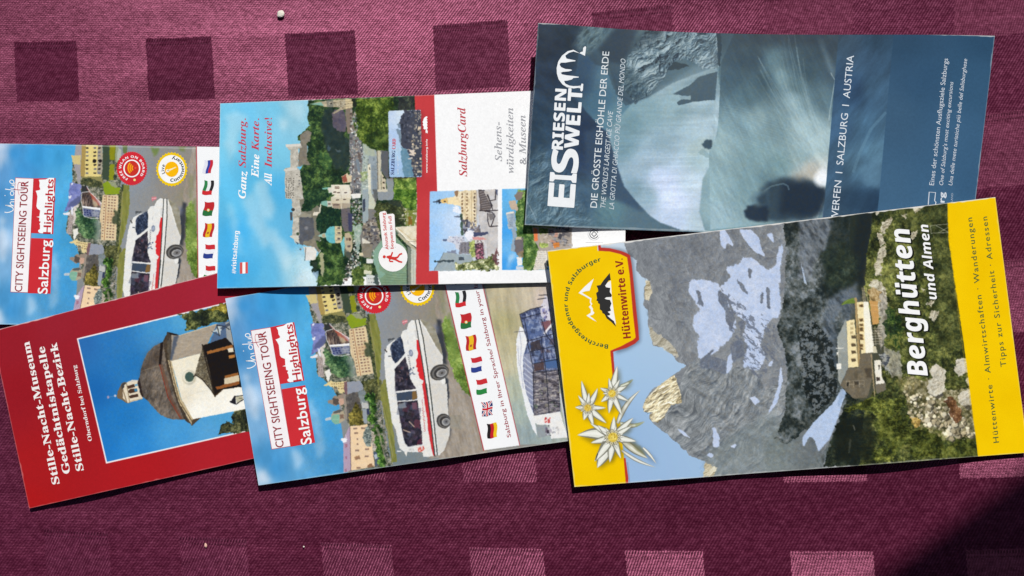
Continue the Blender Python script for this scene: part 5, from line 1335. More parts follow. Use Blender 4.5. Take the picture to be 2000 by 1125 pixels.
    cv.poly('B5', [(224,220),(472,200),(495,380),(520,560),(530,735),(352,766),(318,720),(280,560),(240,330)], gl, 1, 4)
    cv.clutter('B5', [(240,230),(470,215),(520,720),(350,740),(270,480)], [(92,50,62),(100,88,112),(36,36,46),(84,92,110),(70,56,74),(28,28,32)], 44, 24, 84, 15, 8, 2, .5)
    for p, c_ in (([(400,230),(465,215),(470,300),(410,310)], (120,80,96)), ([(430,440),(500,430),(510,540),(440,540)], (104,60,76)), ([(460,680),(525,660),(525,730),(460,745)], (96,44,60)), ([(235,240),(330,225),(330,290),(250,300)], (140,150,160))): cv.poly('B5', p, c_, 3, 5, .75)
    for p in ([(300,560),(380,590)], [(370,460),(430,520)]): cv.line('B5', p, 14, (206,180,160), .8)
    for p in ([(200,100),(300,95),(455,62)], [(220,210),(340,208),(470,192)]): cv.line('B5', p, 8, (228,228,226))
    cv.line('B4', [(190,735),(340,560)], 30, (232,232,228)); cv.line('B4', [(200,1030),(330,1024),(455,1000)], 10, (228,228,226))
    cv.line('B4', [(195,750),(200,1125)], 4, (110,110,116), .8); cv.line('B5', [(198,0),(240,330),(310,710),(350,768),(530,742)], 5, (150,150,152), .8)
    cv.line('B5', [(108,150),(170,480),(240,640)], 3, (150,150,150), .6); cv.line('B5', [(160,345),(225,350)], 3, (120,120,120), .7); cv.line('B5', [(225,822),(270,820)], 14, (228,228,226))
    for x in (370,388,405,422): cv.line('B5', [(x,788),(x+3,815)], 4, (120,120,120))
    cv.poly('B4', [(110,385),(150,380),(195,378),(180,392),(130,410),(115,430)], (66,70,74), 1, 4, .8); cv.line('B4', [(75,520),(95,545)], 14, (70,66,64)); cv.line('B4', [(120,598),(150,602)], 9, (50,54,62))
    cv.poly('B4', [(290,158),(345,150),(355,185),(320,200),(310,215),(285,190)], (206,120,130), 3, 4); cv.line('B4', [(290,185),(345,170)], 6, (240,226,228)); cv.line('B4', [(310,160),(330,300)], 4, (150,140,146), .7)
    for k in range(8): cv.line('B4', [(350+k*5, 585+k*24), (372+k*3, 598+k*24)], 6, (60,60,70), .85)
    cv.clutter('B4', [(370,740),(430,730),(450,830),(380,830)], [(90,100,130),(140,150,166),(60,66,90)], 16, 10, 26, 10, 9, 2, .9)
    cv.ell('B4', (392,560), 25, 42, (120,130,150), -10); cv.ell('B4', (392,560), 15, 26, (190,200,216), -10); cv.line('B4', [(385,540),(396,580)], 5, (60,70,110))
    for k in range(8): cv.line('B4', [(437+k*2, 285+k*12), (460+k*2, 290+k*12)], 5, (150,146,146), .6)
    cv.line('B4', [(352,405),(358,450)], 6, (140,140,150), .7)
    for z_, c_, rx, ry, an in (('B4',(740,795),118,92,-25), ('B5',(792,452),86,92,-30)):
        cv.ell(z_, c_, rx, ry, (70,68,66), an); cv.ell(z_, (c_[0]+8,c_[1]+4), rx*.86, ry*.84, (112,110,106), an); cv.ell(z_, (c_[0]+14,c_[1]+6), rx*.72, ry*.7, (58,56,56), an)
        cv.ell(z_, (c_[0]+26,c_[1]+10), rx*.58, ry*.5, (168,168,166), an); cv.ell(z_, (c_[0]+30,c_[1]+8), rx*.42, ry*.36, (120,120,122), an, soft=.3); cv.ell(z_, (c_[0]+30,c_[1]+8), rx*.14, ry*.14, (70,70,72), an)
    cv.poly('B5', [(872,380),(1000,380),(1000,560),(872,540)], lambda x, y: pal(fbm(x, y, 5, 12, 4, .7, 75, 4, 1), (0,(126,120,108)), (.5,(152,146,134)), (1,(176,170,160))))
    cv.poly('B5', [(475,775),(510,770),(520,800),(545,765),(552,800),(500,835),(480,830)], (220,110,96), 4, 4, .9)
    cv.clutter('B5', [(490,780),(545,775),(545,830),(485,830)], [(240,236,230),(206,60,56)], 12, 8, 18, 40, 4, 2, .9)
    # band with flags: the picture of the boat beyond it
    wash(cv, 'B6', [(-150,-400),(700,-520),(900,1100),(165,1120),(0,430)], [(60,60,(190,180,150)),(200,60,(196,186,164)),(60,250,(176,170,128)),(120,400,(190,182,146)),(60,560,(196,190,160)),(110,700,(176,184,166)),(160,900,(166,180,172)),(200,1050,(150,166,168)),(330,80,(200,186,176)),(480,200,(190,180,170))])
    tex(cv, 'B6', [(-150,-400),(700,-520),(900,1100),(165,1120),(0,430)], lambda x, y: fbm(x, y, 6, 92, 4, .6, 80, 7, 1), .14)
    cv.poly('B6', [(168,195),(250,160),(330,140),(400,330),(430,560),(455,885),(262,918),(212,770),(188,640),(185,500),(216,395),(180,260)], lambda x, y: pal(sharp(fbm(x, y, 3.5, 94, 4, .8, 80, 2, 1), .3, .75), (0,(52,60,92)), (.5,(104,116,152)), (1,(178,188,210))), 1, 4)
    cv.poly('B6', [(190,480),(235,470),(262,600),(265,880),(212,770),(190,640)], (150,156,180), 1, 5, .8)
    for k in range(10): cv.line('B6', [(196,500+k*38),(262,560+k*36)], 8, (196,202,216), .8)
    cv.poly('B6', [(255,600),(440,590),(450,885),(262,915)], lambda x, y: pal(sharp(fbm(x, y, 3.5, 96, 4, .8, 0, 3, 1), .3, .75), (0,(56,54,62)), (.5,(112,108,118)), (1,(186,180,176))), 1, 4)
    cv.clutter('B6', [(265,640),(440,640),(440,870),(270,890)], [(64,60,66),(168,162,158),(140,136,118),(48,48,54),(116,136,110),(190,184,176)], 40, 10, 30, 5, 14, 3, .5)
    cv.clutter('B6', [(235,400),(400,390),(430,560),(260,580)], [(44,50,72),(130,150,190),(84,64,66),(76,100,148)], 26, 16, 50, 5, 15, 2, .5)
    cv.poly('B6', [(262,545),(335,535),(340,590),(268,600)], (84,62,56), 2, 4, .8); cv.poly('B6', [(345,520),(428,510),(434,575),(350,580)], (76,104,150), 1, 4)
    cv.poly('B6', [(240,395),(310,375),(318,440),(245,455)], (62,54,56), 2, 4, .8); cv.poly('B6', [(200,250),(290,225),(325,340),(222,380)], (84,104,150), 2, 4, .7)
    cv.clutter('B6', [(205,255),(290,235),(320,330),(225,365)], [(170,184,210),(66,80,118),(140,156,190)], 14, 16, 50, 10, 16, 5, .6)
    cv.poly('B6', [(312,135),(345,60),(370,100),(385,240),(340,235),(315,200)], (210,206,218), 3, 4); cv.clutter('B6', [(320,130),(370,110),(385,230),(330,225)], [(120,120,170),(232,230,236),(90,80,100)], 16, 8, 24, 10, 17, 2, .8)
    cv.poly('B6', [(315,250),(385,235),(392,270),(340,320)], (134,90,96), 2, 4, .9); cv.line('B6', [(340,330),(395,262)], 14, (234,230,232))
    for p in ([(165,195),(240,160),(325,140)], [(165,200),(180,260),(235,460),(262,600),(262,915)], [(180,225),(310,190)], [(200,250),(225,390)], [(225,385),(400,335)], [(300,60),(358,58)], [(290,90),(350,80)], [(240,460),(415,420)], [(315,370),(350,600)], [(262,545),(430,515)], [(320,230),(345,330),(410,420)], [(350,590),(372,900)], [(372,815),(448,810)], [(250,610),(440,590)]):
        cv.line('B6', p, 6, (40,42,54), .85)
    cv.poly('B6', [(165,280),(190,300),(218,395),(205,440),(188,500),(188,640),(215,770),(262,900),(272,960),(288,1062),(255,1005),(215,900),(180,740),(158,650),(145,560),(138,400),(148,340)], (236,238,240), 1, 4)
    for p in ([(160,300),(175,420),(168,560),(190,720)], [(150,420),(160,560)]): cv.line('B6', p, 4, (150,156,180), .7)
    cv.line('B6', [(125,322),(190,316)], 4, (70,70,80), .8)
    cv.poly('B6', [(260,915),(450,885),(470,960),(505,1068),(385,1078),(375,980),(290,978),(268,960)], (236,236,234)); cv.poly('B6', [(285,980),(350,978),(360,1060),(300,1070)], (150,158,162), 2, 5)
    cv.clutter('B6', [(335,930),(380,925),(385,960),(340,965)], [(206,70,70),(240,190,180),(180,60,60)], 14, 8, 18, 40, 18, 2, .9); cv.clutter('B6', [(340,985),(380,980),(385,1055),(350,1060)], [(60,56,70),(120,110,130),(190,186,196)], 18, 8, 24, 5, 19, 2, .9); cv.clutter('B6', [(395,1000),(440,995),(440,1050),(395,1055)], [(176,176,180),(220,220,222)], 16, 6, 20, 5, 20, 3, .8)
    cv.line('B6', [(450,760),(505,1065)], 10, (206,208,214))
    # white band
    cv.poly('B8', [(-60,-390),(205,-370),(300,30),(545,1088),(298,1122),(42,30)], (244,246,248))
    cv.line('B8', [(-60,-390),(42,30),(298,1122)], 5, (170,40,50)); cv.line('B8', [(205,-370),(300,30),(545,1088)], 4, (170,50,60))
ZM['A2'] = (130, 270, 6.25)
def AtoB_B(z, pts):
    p = Q(z, pts); x, y = a2b(p[:, 0], p[:, 1]); return np.stack([x, y], -1)
paint_tour(cT)
cT.finish('P', [('B0', [(440,-300),(2400,-600),(2500,1100),(440,1100)])], .25, .07, .15)
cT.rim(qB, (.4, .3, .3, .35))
cT.poly('B8', [(-60,-390),(205,-370),(300,30),(545,1088),(298,1122),(42,30)], (244,246,248))
cT.line('B8', [(-60,-390),(42,30),(298,1122)], 5, (170,40,50)); cT.line('B8', [(205,-370),(300,30),(545,1088)], 4, (170,50,60))
cT.image_ = cT.image()
def bumpB(U, V): return .0016*np.exp(-((U/.10)**2+(V/.25)**2))+.0007*np.sin(U*9+.6)**2*V
bA = Brochure('tour_brochure', qA, (.0010, .0012, .0012, .0010), 'blue sightseeing tour brochure at the left edge, underneath the red chapel brochure', 'brochure', cT, None, pages=1, mapxy=a2b)
bB = Brochure('tour_brochure', qB, (.0026, .0024, .0016, .0018), 'blue sightseeing tour brochure lying over the red chapel brochure, boat in view', 'brochure', cT, bumpB, pages=2)
bA.root['group'] = bB.root['group'] = 'sightseeing tour brochures of the same print'
RED = (204, 48, 56); WH = (246, 248, 250); MAR = (150, 52, 62)
def flag(b, inv, nm, c, kind):
    """c: pole-side origin; flag lies across the page: u runs up the flag's stripes"""
    A = Art(b, nm, 1, inv)
    (x0, y0), (x1, y1) = c     # hoist bottom-left and fly top-right box in B8 zoom px
    def pt(u, v):              # u 0..1 left->right in the photo, v 0..1 top->bottom
        w = 5*math.sin(v*5.5)
        return (x0+(x1-x0)*u+w+9*v*1.0-4, y0+(y1-y0)*v+ (4*math.sin(u*5)) - 6*u)
    def quad(u0, v0, u1, v1, col, l=0):
        n = 6
        if True:
            top = [pt(u0+(u1-u0)*i/n, v0) for i in range(n+1)]; rt = [pt(u1, v0+(v1-v0)*i/n) for i in range(1, n+1)]
            bt = [pt(u1+(u0-u1)*i/n, v1) for i in range(1, n+1)]; lf = [pt(u0, v1+(v0-v1)*i/n) for i in range(1, n)]
            A.poly('B8', top+rt+bt+lf, col, l)
    if kind == 'de':
        quad(0,0,.33,1,(36,32,34)); quad(.33,0,.66,1,(196,36,44)); quad(.66,0,1,1,(236,196,40))
    elif kind == 'it': quad(0,0,1,.33,(200,48,56)); quad(0,.33,1,.66,(236,238,240)); quad(0,.66,1,1,(44,132,66))
    elif kind == 'fr': quad(0,0,1,.33,(200,48,58)); quad(0,.33,1,.66,(234,236,242)); quad(0,.66,1,1,(48,66,140))
    elif kind == 'es': quad(0,0,.28,1,(186,44,50)); quad(.28,0,.72,1,(232,186,40)); quad(.72,0,1,1,(186,44,50)); quad(.4,.6,.6,.75,(176,90,50),1)
    elif kind == 'pt': quad(0,0,1,.6,(190,44,50)); quad(0,.6,1,1,(44,112,62)); A.ell('B8', pt(.5,.56), 11, 11, (226,190,80), 1); A.ell('B8', pt(.5,.56), 6, 6, (236,236,236), 2)
    elif kind == 'ae': quad(0,0,.34,.72,(50,130,76)); quad(.34,0,.68,.72,(236,238,240)); quad(.68,0,1,.72,(40,40,44)); quad(0,.72,1,1,(206,46,52))
    elif kind == 'ru': quad(0,0,.4,1,(226,228,240)); quad(.4,0,.68,1,(52,72,160)); quad(.68,0,1,1,(200,46,62))
    elif kind == 'gb':
        quad(0,0,1,1,(40,52,110))
        for a, b_ in (((0,0),(1,1)), ((0,1),(1,0))):
            p, q = pt(*a), pt(*b_); A.line('B8', [p, ((p[0]+q[0])/2, (p[1]+q[1])/2), q], 13, (238,238,240), 1); A.line('B8', [p, ((p[0]+q[0])/2, (p[1]+q[1])/2), q], 5, (196,44,58), 2)
        quad(.36,0,.64,1,(238,238,240),3); quad(0,.38,1,.62,(238,238,240),3); quad(.43,0,.57,1,(200,40,54),4); quad(0,.43,1,.57,(200,40,54),4)
    A.make()
def tour_art(b, inv, inva):
    A = Art(b, 'title_box', 1, inv)
    A.poly('B0', [(163,261),(271,244),(380,883),(276,900)], (190,64,76)); A.poly('B0', [(166,264),(269,247),(376,881),(278,897)], (244,240,242), 1)
    A.make()
    A = Art(b, 'city_name_box', 1, inv)
    A.poly('B0', [(329,577),(456,555),(509,862),(379,885)], RED)
    A.make()
    A = Art(b, 'skyline_box', 1, inv)
    A.poly('B7', [(408,205),(735,135),(876,935),(545,985)], RED)
    A.poly('B7', [(492,208),(590,185),(640,150),(712,138),(730,200),(745,310),(772,370),(780,500),(800,640),(830,800),(855,935),(680,960),(650,950),(640,925),(665,905),(655,850),(640,830),(655,800),(625,790),(622,745),(572,740),(615,728),(610,640),(560,620),(540,590),(525,450),(500,400),(480,375),(530,355),(545,340),(520,300),(515,250)], WH, 1)
    A.make()
    A = Art(b, 'title_lettering', 4, inv)
    A.text('B0', 'CITY SIGHTSEEING TOUR', (343,884), (244,266), 43, MAR, 'r', .008)
    A.text('B7', 'Highlights', (838,938), (712,160), 112, (190,40,52), 'r', .012)
    A.text('B0', 'Salzburg', (492,868), (443,568), 56, WH, 'r', .014)
    A.make()
    A = Art(b, 'handwritten_word', 1, inv)
    def sm(p, n=5):
        p = np.array(p, float); o = []
        for i in range(len(p)-1):
            p0 = p[max(0, i-1)]; p1 = p[i]; p2 = p[i+1]; p3 = p[min(len(p)-1, i+2)]
            for k in range(n):
                t = k/n; o.append(.5*((2*p1)+(-p0+p2)*t+(2*p0-5*p1+4*p2-p3)*t*t+(-p0+3*p1-3*p2+p3)*t**3))
        return o+[p[-1]]
    for s_ in ([(85,768),(130,765),(175,745),(206,715),(195,685),(150,672),(100,668),(72,668)], [(72,668),(140,662),(208,655)], [(206,654),(160,640),(140,622),(150,605),(185,596),(203,590)],
               [(135,572),(170,566),(200,556)], [(34,531),(46,531)], [(120,455),(112,480),(125,505),(150,508),(165,490),(158,462),(130,448),(118,456)], [(22,440),(90,436),(150,430),(205,420)],
               [(98,410),(140,408),(158,392),(148,370),(98,362)], [(98,362),(162,352)], [(128,338),(125,305),(100,292),(72,300),(66,322),(90,340),(130,338),(150,322),(152,298)]):
        A.line('B7', sm(s_, 8), 11, WH)
    A.line('B7', sm([(150,420),(280,400),(330,360),(300,320),(220,300),(200,330),(210,400),(250,480)]), 6, (190,60,70), 4)
    A.make()
    # badges, measured on the upper left copy
    A = Art(b, 'wifi_badge', 1, inva)
    c = (268,276); n = 44
    A.poly('A1', [(c[0]+(172 if k % 2 else 160)*math.cos(2*math.pi*k/(2*n))*1.0, c[1]+(190 if k % 2 else 178)*math.sin(2*math.pi*k/(2*n))) for k in range(2*n)], (208,44,56))
    A.ell('A1', c, 93, 98, WH, 1); A.ell('A1', c, 79, 84, (200,52,42), 2)
    A.ell('A1', (308,272), 11, 11, (232,84,66), 3)
    for r in (34, 56, 78): A.ring('A1', (306,272), r-7, r+7, (246,166,20), 3, 135, 225, 14)
    A.arc('A1', 'FREE WLAN ON BOARD', c, 116, 112, 400, 26, WH, 'b', 0, layer=1)
    A.ell('A1', (298,402), 13, 13, (244,226,150), 1)
    A.make()
    A = Art(b, 'commentary_badge', 1, inva)
    c = (706,285); n = 30
    A.poly('A1', [(c[0]+(176 if k % 2 else 162)*math.cos(2*math.pi*k/(2*n)), c[1]+(192 if k % 2 else 178)*math.sin(2*math.pi*k/(2*n))) for k in range(2*n)], (238,200,20))
    A.ell('A1', c, 146, 156, (246,246,244), 1); A.ell('A1', c, 76, 84, (250,186,10), 2)
    A.line('A1', [(660,305),(755,262)], 22, (252,236,190), 3, w1=8); A.ell('A1', (662,303), 17, 17, (252,246,226), 3)
    A.arc('A1', 'Live', c, 82, 150, 212, 36, (50,60,76), 'b', 0, layer=2)
    A.arc('A1', 'Commentary', c, 138, 96, -88, 36, (50,60,76), 'b', 0, layer=2)
    A.make()
    for nm, bx, kd in (('flag', ((322,940),(388,1040)), 'de'), ('flag', ((286,792),(356,888)), 'gb'), ('flag', ((248,638),(320,740)), 'it'), ('flag', ((212,488),(284,588)), 'fr'), ('flag', ((176,338),(246,438)), 'es'),
                       ('flag', ((140,188),(212,288)), 'pt'), ('flag', ((104,36),(176,140)), 'ae'), ('flag', ((72,-108),(136,-12)), 'ru')):
        flag(b, inv, nm, bx, kd)
    A = Art(b, 'band_lettering', 1, inv)
    A.text('B8', 'Salzburg in Ihrer Sprache/ Salzburg in your language', (486,1030), (215,-190), 27, (160,52,66), 'r', .008)
    A.make()
    A = Art(b, 'website_lettering', 1, inv)
    A.text('B5', 'Salzburghighlights.com', (572,580), (536,190), 24, (214,110,112), 'r', 0)
    A.make()
tour_art(bA, b2a, None)
tour_art(bB, None, a2b)
# ------------------------------------------------------------------ chapel brochure
qR = [(-17, 647), (745, 450), (826, 822), (57, 993)]
cR = Canvas('chapel_print', qR, .0018)
def paint_chapel(cv):
    wash(cv, 'R0', None, [(60,240,(150,30,42)),(200,900,(168,28,32)),(150,1080,(172,26,28)),(300,150,(152,34,48)),(900,60,(158,36,52)),(1100,20,(162,38,56)),(700,880,(172,28,34)),(1200,820,(176,34,44)),(100,500,(150,26,36)),(400,600,(160,28,34)),(350,300,(152,32,44))])
    fr = [(402,217),(1200,24),(1600,-75),(1800,600),(1300,702),(555,872)]
    cv.poly('R0', fr, (244,240,240))
    inn = [(410,222),(1200,31),(1600,-66),(1800,590),(1297,696),(560,863)]
    wash(cv, 'R0', inn, [(430,240,(44,108,176)),(600,200,(46,120,186)),(850,150,(66,148,204)),(940,120,(84,164,212)),(500,500,(30,104,176)),(550,760,(34,120,194)),(700,780,(44,134,206)),(900,720,(70,154,214)),(1100,720,(88,164,216)),(700,350,(40,118,184)),(850,260,(70,140,196)),(1150,640,(80,160,210)),(640,640,(36,120,190))])
    # trees behind
    cv.poly('R1', [(545,95),(800,35),(900,5),(1100,-40),(1200,100),(940,130),(720,180),(625,215),(595,215),(600,180),(610,130),(580,110)], leaf(sc=5, dark=(26,30,26), mid=(60,70,42), light=(116,120,70), seed=2, big=16), 6, 8)
    cv.poly('R1', [(760,50),(900,10),(1000,0),(1000,60),(900,75),(820,60)], leaf(sc=5, dark=(96,88,30), mid=(150,134,48), light=(190,176,84), seed=4, big=16), 5, 8, .9)
    cv.poly('R1', [(670,80),(760,90),(800,140),(700,160),(650,120)], (26,34,34), 6, 8, .6, soft=4)
    cv.poly('R1', [(845,970),(865,910),(910,878),(960,888),(950,830),(975,795),(1060,770),(1200,760),(1200,930),(1050,950)], leaf(sc=4, dark=(26,30,28), mid=(62,66,44), light=(112,112,76), seed=6, big=12), 5, 7)
    # lantern on the dome
    cv.line('R1', [(40,698),(110,684)], 3, (150,160,190), .8); cv.ell('R1', (42,696), 8, 12, (160,150,180), soft=.5); cv.ell('R1', (93,686), 9, 9, (190,200,220), soft=.3)
    cv.poly('R1', [(104,684),(112,655),(138,600),(160,585),(180,590),(200,740),(180,742),(150,722),(112,705)], (116,98,76), 1, 5); cv.poly('R1', [(135,612),(160,588),(176,590),(168,612),(145,640)], (66,64,64), 1, 4)
    cv.poly('R1', [(175,590),(215,572),(262,570),(275,640),(296,705),(250,722),(200,735),(185,738),(150,700),(148,640)], (226,214,190), 1, 4)
    for p in ([(180,615),(232,600),(240,622),(190,636)], [(188,650),(205,636),(252,632),(258,655),(205,670),(190,664)], [(190,690),(212,680),(262,672),(264,692),(205,706)]): cv.poly('R1', p, (74,54,44)); 
    cv.poly('R1', [(232,636),(254,633),(258,652),(236,658)], (60,140,190), a=.8); cv.poly('R1', [(236,602),(256,598),(258,612),(240,618)], (70,150,200), a=.8)
    cv.line('R1', [(150,640),(180,736)], 6, (120,100,76)); cv.line('R1', [(176,592),(200,738)], 5, (140,124,96)); cv.line('R1', [(190,585),(262,572)], 5, (190,196,200)); cv.line('R1', [(200,728),(290,708)], 5, (180,160,120))
    # shingled dome
    dm = [(268,580),(280,500),(300,430),(330,370),(380,322),(428,298),(445,290),(600,860),(560,862),(500,858),(430,830),(370,770),(330,720),(290,690),(262,610)]
    def sh(x, y):
        n = fbm(x, y, 3.2, 22, 4, .85, 15, 1, 2.4); m = fbm(x, y, 18, 24, 3)
        return pal(np.clip(.65*n+.45*m-.05, 0, 1), (.2,(58,52,48)), (.45,(96,88,80)), (.7,(134,122,110)), (.9,(170,158,142)))
    cv.poly('R1', dm, sh, 1, 5)
    cv.poly('R1', [(280,500),(330,370),(430,295),(425,460),(345,480),(300,500),(272,560)], (70,60,54), 3, 8, .5, soft=4)
    cv.poly('R1', [(425,298),(448,290),(430,460),(412,462)], (36,30,30)); cv.poly('R1', [(270,555),(300,700),(285,690),(256,600),(260,575)], (40,30,28), 1, 4, .9)
    cv.line('R1', [(300,500),(420,465)], 4, (150,134,112), .6)
    cv.poly('R1', [(415,458),(440,455),(520,720),(590,850),(570,858),(500,740),(480,700)], (112,76,58), 1, 5, .6); cv.line('R1', [(418,460),(482,700),(575,855)], 5, (140,52,36))
    # cornice
    cv.poly('R1', [(445,290),(476,218),(560,240),(550,250),(520,300),(500,430),(560,700),(720,850),(655,905),(600,860),(540,720),(470,470)], (70,60,50), 1, 6)
    cv.poly('R1', [(476,218),(562,240),(530,250),(496,240)], (36,30,28)); cv.poly('R1', [(470,300),(500,240),(505,430),(480,440)], (92,84,72), 1, 6, .8)
    cv.poly('R1', [(480,425),(505,425),(545,600),(580,715),(670,860),(655,900),(560,735),(520,600)], (196,178,140), 1, 4)
    cv.line('R1', [(492,430),(530,600),(566,728),(660,880)], 6, (96,80,60)); cv.poly('R1', [(660,860),(715,850),(655,905)], (84,68,50), 1, 4)
    tex(cv, 'R1', [(430,290),(480,240),(560,700),(650,880),(600,860)], sh and (lambda x, y: fbm(x, y, 4, 26, 3, .8)), .3)
    # walls
    cv.poly('R1', [(505,240),(560,245),(840,160),(760,330),(720,375),(505,432)], lambda x, y: pal(fbm(x, y, 3, 28, 3, .8, -15, 3, 1), (0,(150,138,122)), (1,(186,174,156))), 1, 5)
    cv.poly('R1', [(520,250),(565,240),(555,260),(510,425),(496,425)], (72,84,104), 2, 5, .85, soft=1); cv.line('R1', [(560,246),(842,160)], 5, (206,190,160))
    cv.poly('R1', [(838,160),(940,135),(1010,500),(780,320)], (84,108,140), 1, 5); cv.poly('R1', [(900,150),(935,140),(960,320),(915,300)], (176,176,168), 1, 5, .8)
    wall = [(505,432),(722,375),(800,600),(1080,560),(1200,760),(1040,785),(665,858),(580,712)]
    wash(cv, 'R1', wall, [(540,450,(240,232,210)),(700,400,(236,230,208)),(620,560,(240,234,214)),(700,800,(250,248,238)),(950,740,(250,248,240)),(900,650,(246,242,228)),(600,690,(232,224,204))], 2.5)
    cv.line('R1', [(582,712),(700,660),(800,640)], 3, (206,200,180), .7)
    cv.ell('R1', (636,552), 50, 54, (196,190,170), soft=.25); cv.ell('R1', (630,548), 42, 46, (232,226,206), soft=.2); cv.ell('R1', (638,548), 33, 36, (62,84,76), soft=.15)
    for k in range(-2, 3): cv.line('R1', [(638+k*12,518),(638+k*12,578)], 2, (110,130,120), .6); cv.line('R1', [(608,548+k*12),(668,548+k*12)], 2, (110,130,120), .6)
    cv.line('R1', [(668,546),(684,532)], 7, (40,36,32))
    # porch
    cv.poly('R1', [(735,318),(905,260),(960,320),(1030,620),(880,640),(825,690),(800,600),(740,400)], (30,26,26), 1, 5)
    cv.poly('R1', [(676,530),(735,322),(775,460),(822,690),(800,650),(730,565)], lambda x, y: pal(fbm(x, y, 2.6, 32, 3, .9), (.2,(62,56,46)), (.5,(106,98,80)), (.8,(160,150,124))), 1, 4)
    cv.line('R1', [(732,312),(760,440),(824,690)], 9, (46,38,32)); cv.line('R1', [(678,532),(730,565),(800,650),(826,692)], 7, (50,42,34)); cv.line('R1', [(824,688),(880,640)], 9, (60,44,30))
    for p, c in (([(765,362),(950,312),(956,332),(772,384)], (160,104,54)), ([(925,392),(968,382),(970,405),(928,414)], (184,124,62)), ([(925,370),(965,362),(966,378),(928,388)], (40,30,26)),
                 ([(830,620),(1002,580),(1005,602),(838,642)], (146,88,46)), ([(895,540),(992,515),(996,540),(900,562)], (150,96,50)), ([(890,560),(1000,535),(1002,580),(892,605)], (214,200,170)), ([(918,340),(958,332),(962,364),(922,370)], (226,220,200))):
        cv.poly('R1', p, c, 1, 4)
    # lamps
    cv.poly('R1', [(840,172),(880,178),(860,245),(835,215),(800,220),(835,200)], (190,200,200), 1, 4); cv.line('R1', [(838,168),(858,248)], 6, (40,40,44)); cv.line('R1', [(840,172),(890,176),(930,200)], 6, (36,36,40)); cv.line('R1', [(858,246),(800,214)], 4, (60,60,60)); cv.poly('R1', [(860,190),(930,150),(935,170),(880,205)], (60,70,90), 1, 4, .8)
    cv.poly('R1', [(930,728),(945,722),(965,685),(975,684),(978,745),(986,755),(972,750),(945,740)], (34,34,42)); cv.poly('R1', [(976,692),(1026,684),(1030,715),(985,742)], (190,186,160)); cv.line('R1', [(974,690),(1030,684)], 5, (34,34,42)); cv.line('R1', [(984,744),(1032,714)], 6, (34,34,42)); cv.line('R1', [(1000,706),(1030,702)], 4, (34,34,42))
    tex(cv, 'R0', None, lambda x, y: fbm(x, y, 3, 36, 3, .7), .035)
paint_chapel(cR)
cR.finish('P', [('R1', [(-8,232),(900,5),(1600,-100),(1600,800),(20,1125)])], .25, .06, .1)
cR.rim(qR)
cR.image_ = cR.image()
bR = Brochure('chapel_brochure', qR, (.0022, .0020, .0012, .0010), 'red chapel brochure with white title, at the lower left of the photo', 'brochure', cR, lambda U, V: .0009*np.sin(U*7.5)**2*V, pages=2)
A = Art(bR, 'title_lettering', 1)
wt = (242, 236, 234)
A.text('R0', 'Stille-Nacht-Museum', (312,975), (153,232), 38, wt, 'sb', .012)
A.text('R0', 'Gedächtniskapelle', (368,920), (232,258), 38, wt, 'sb', .012)
A.text('R0', 'Stille-Nacht-Bezirk', (438,905), (296,238), 38, wt, 'sb', .012)
A.make()
A = Art(bR, 'subtitle_lettering', 1)
A.text('R0', 'Oberndorf bei Salzburg', (482,752), (398,356), 20, wt, 'sb', -.002)
A.make()
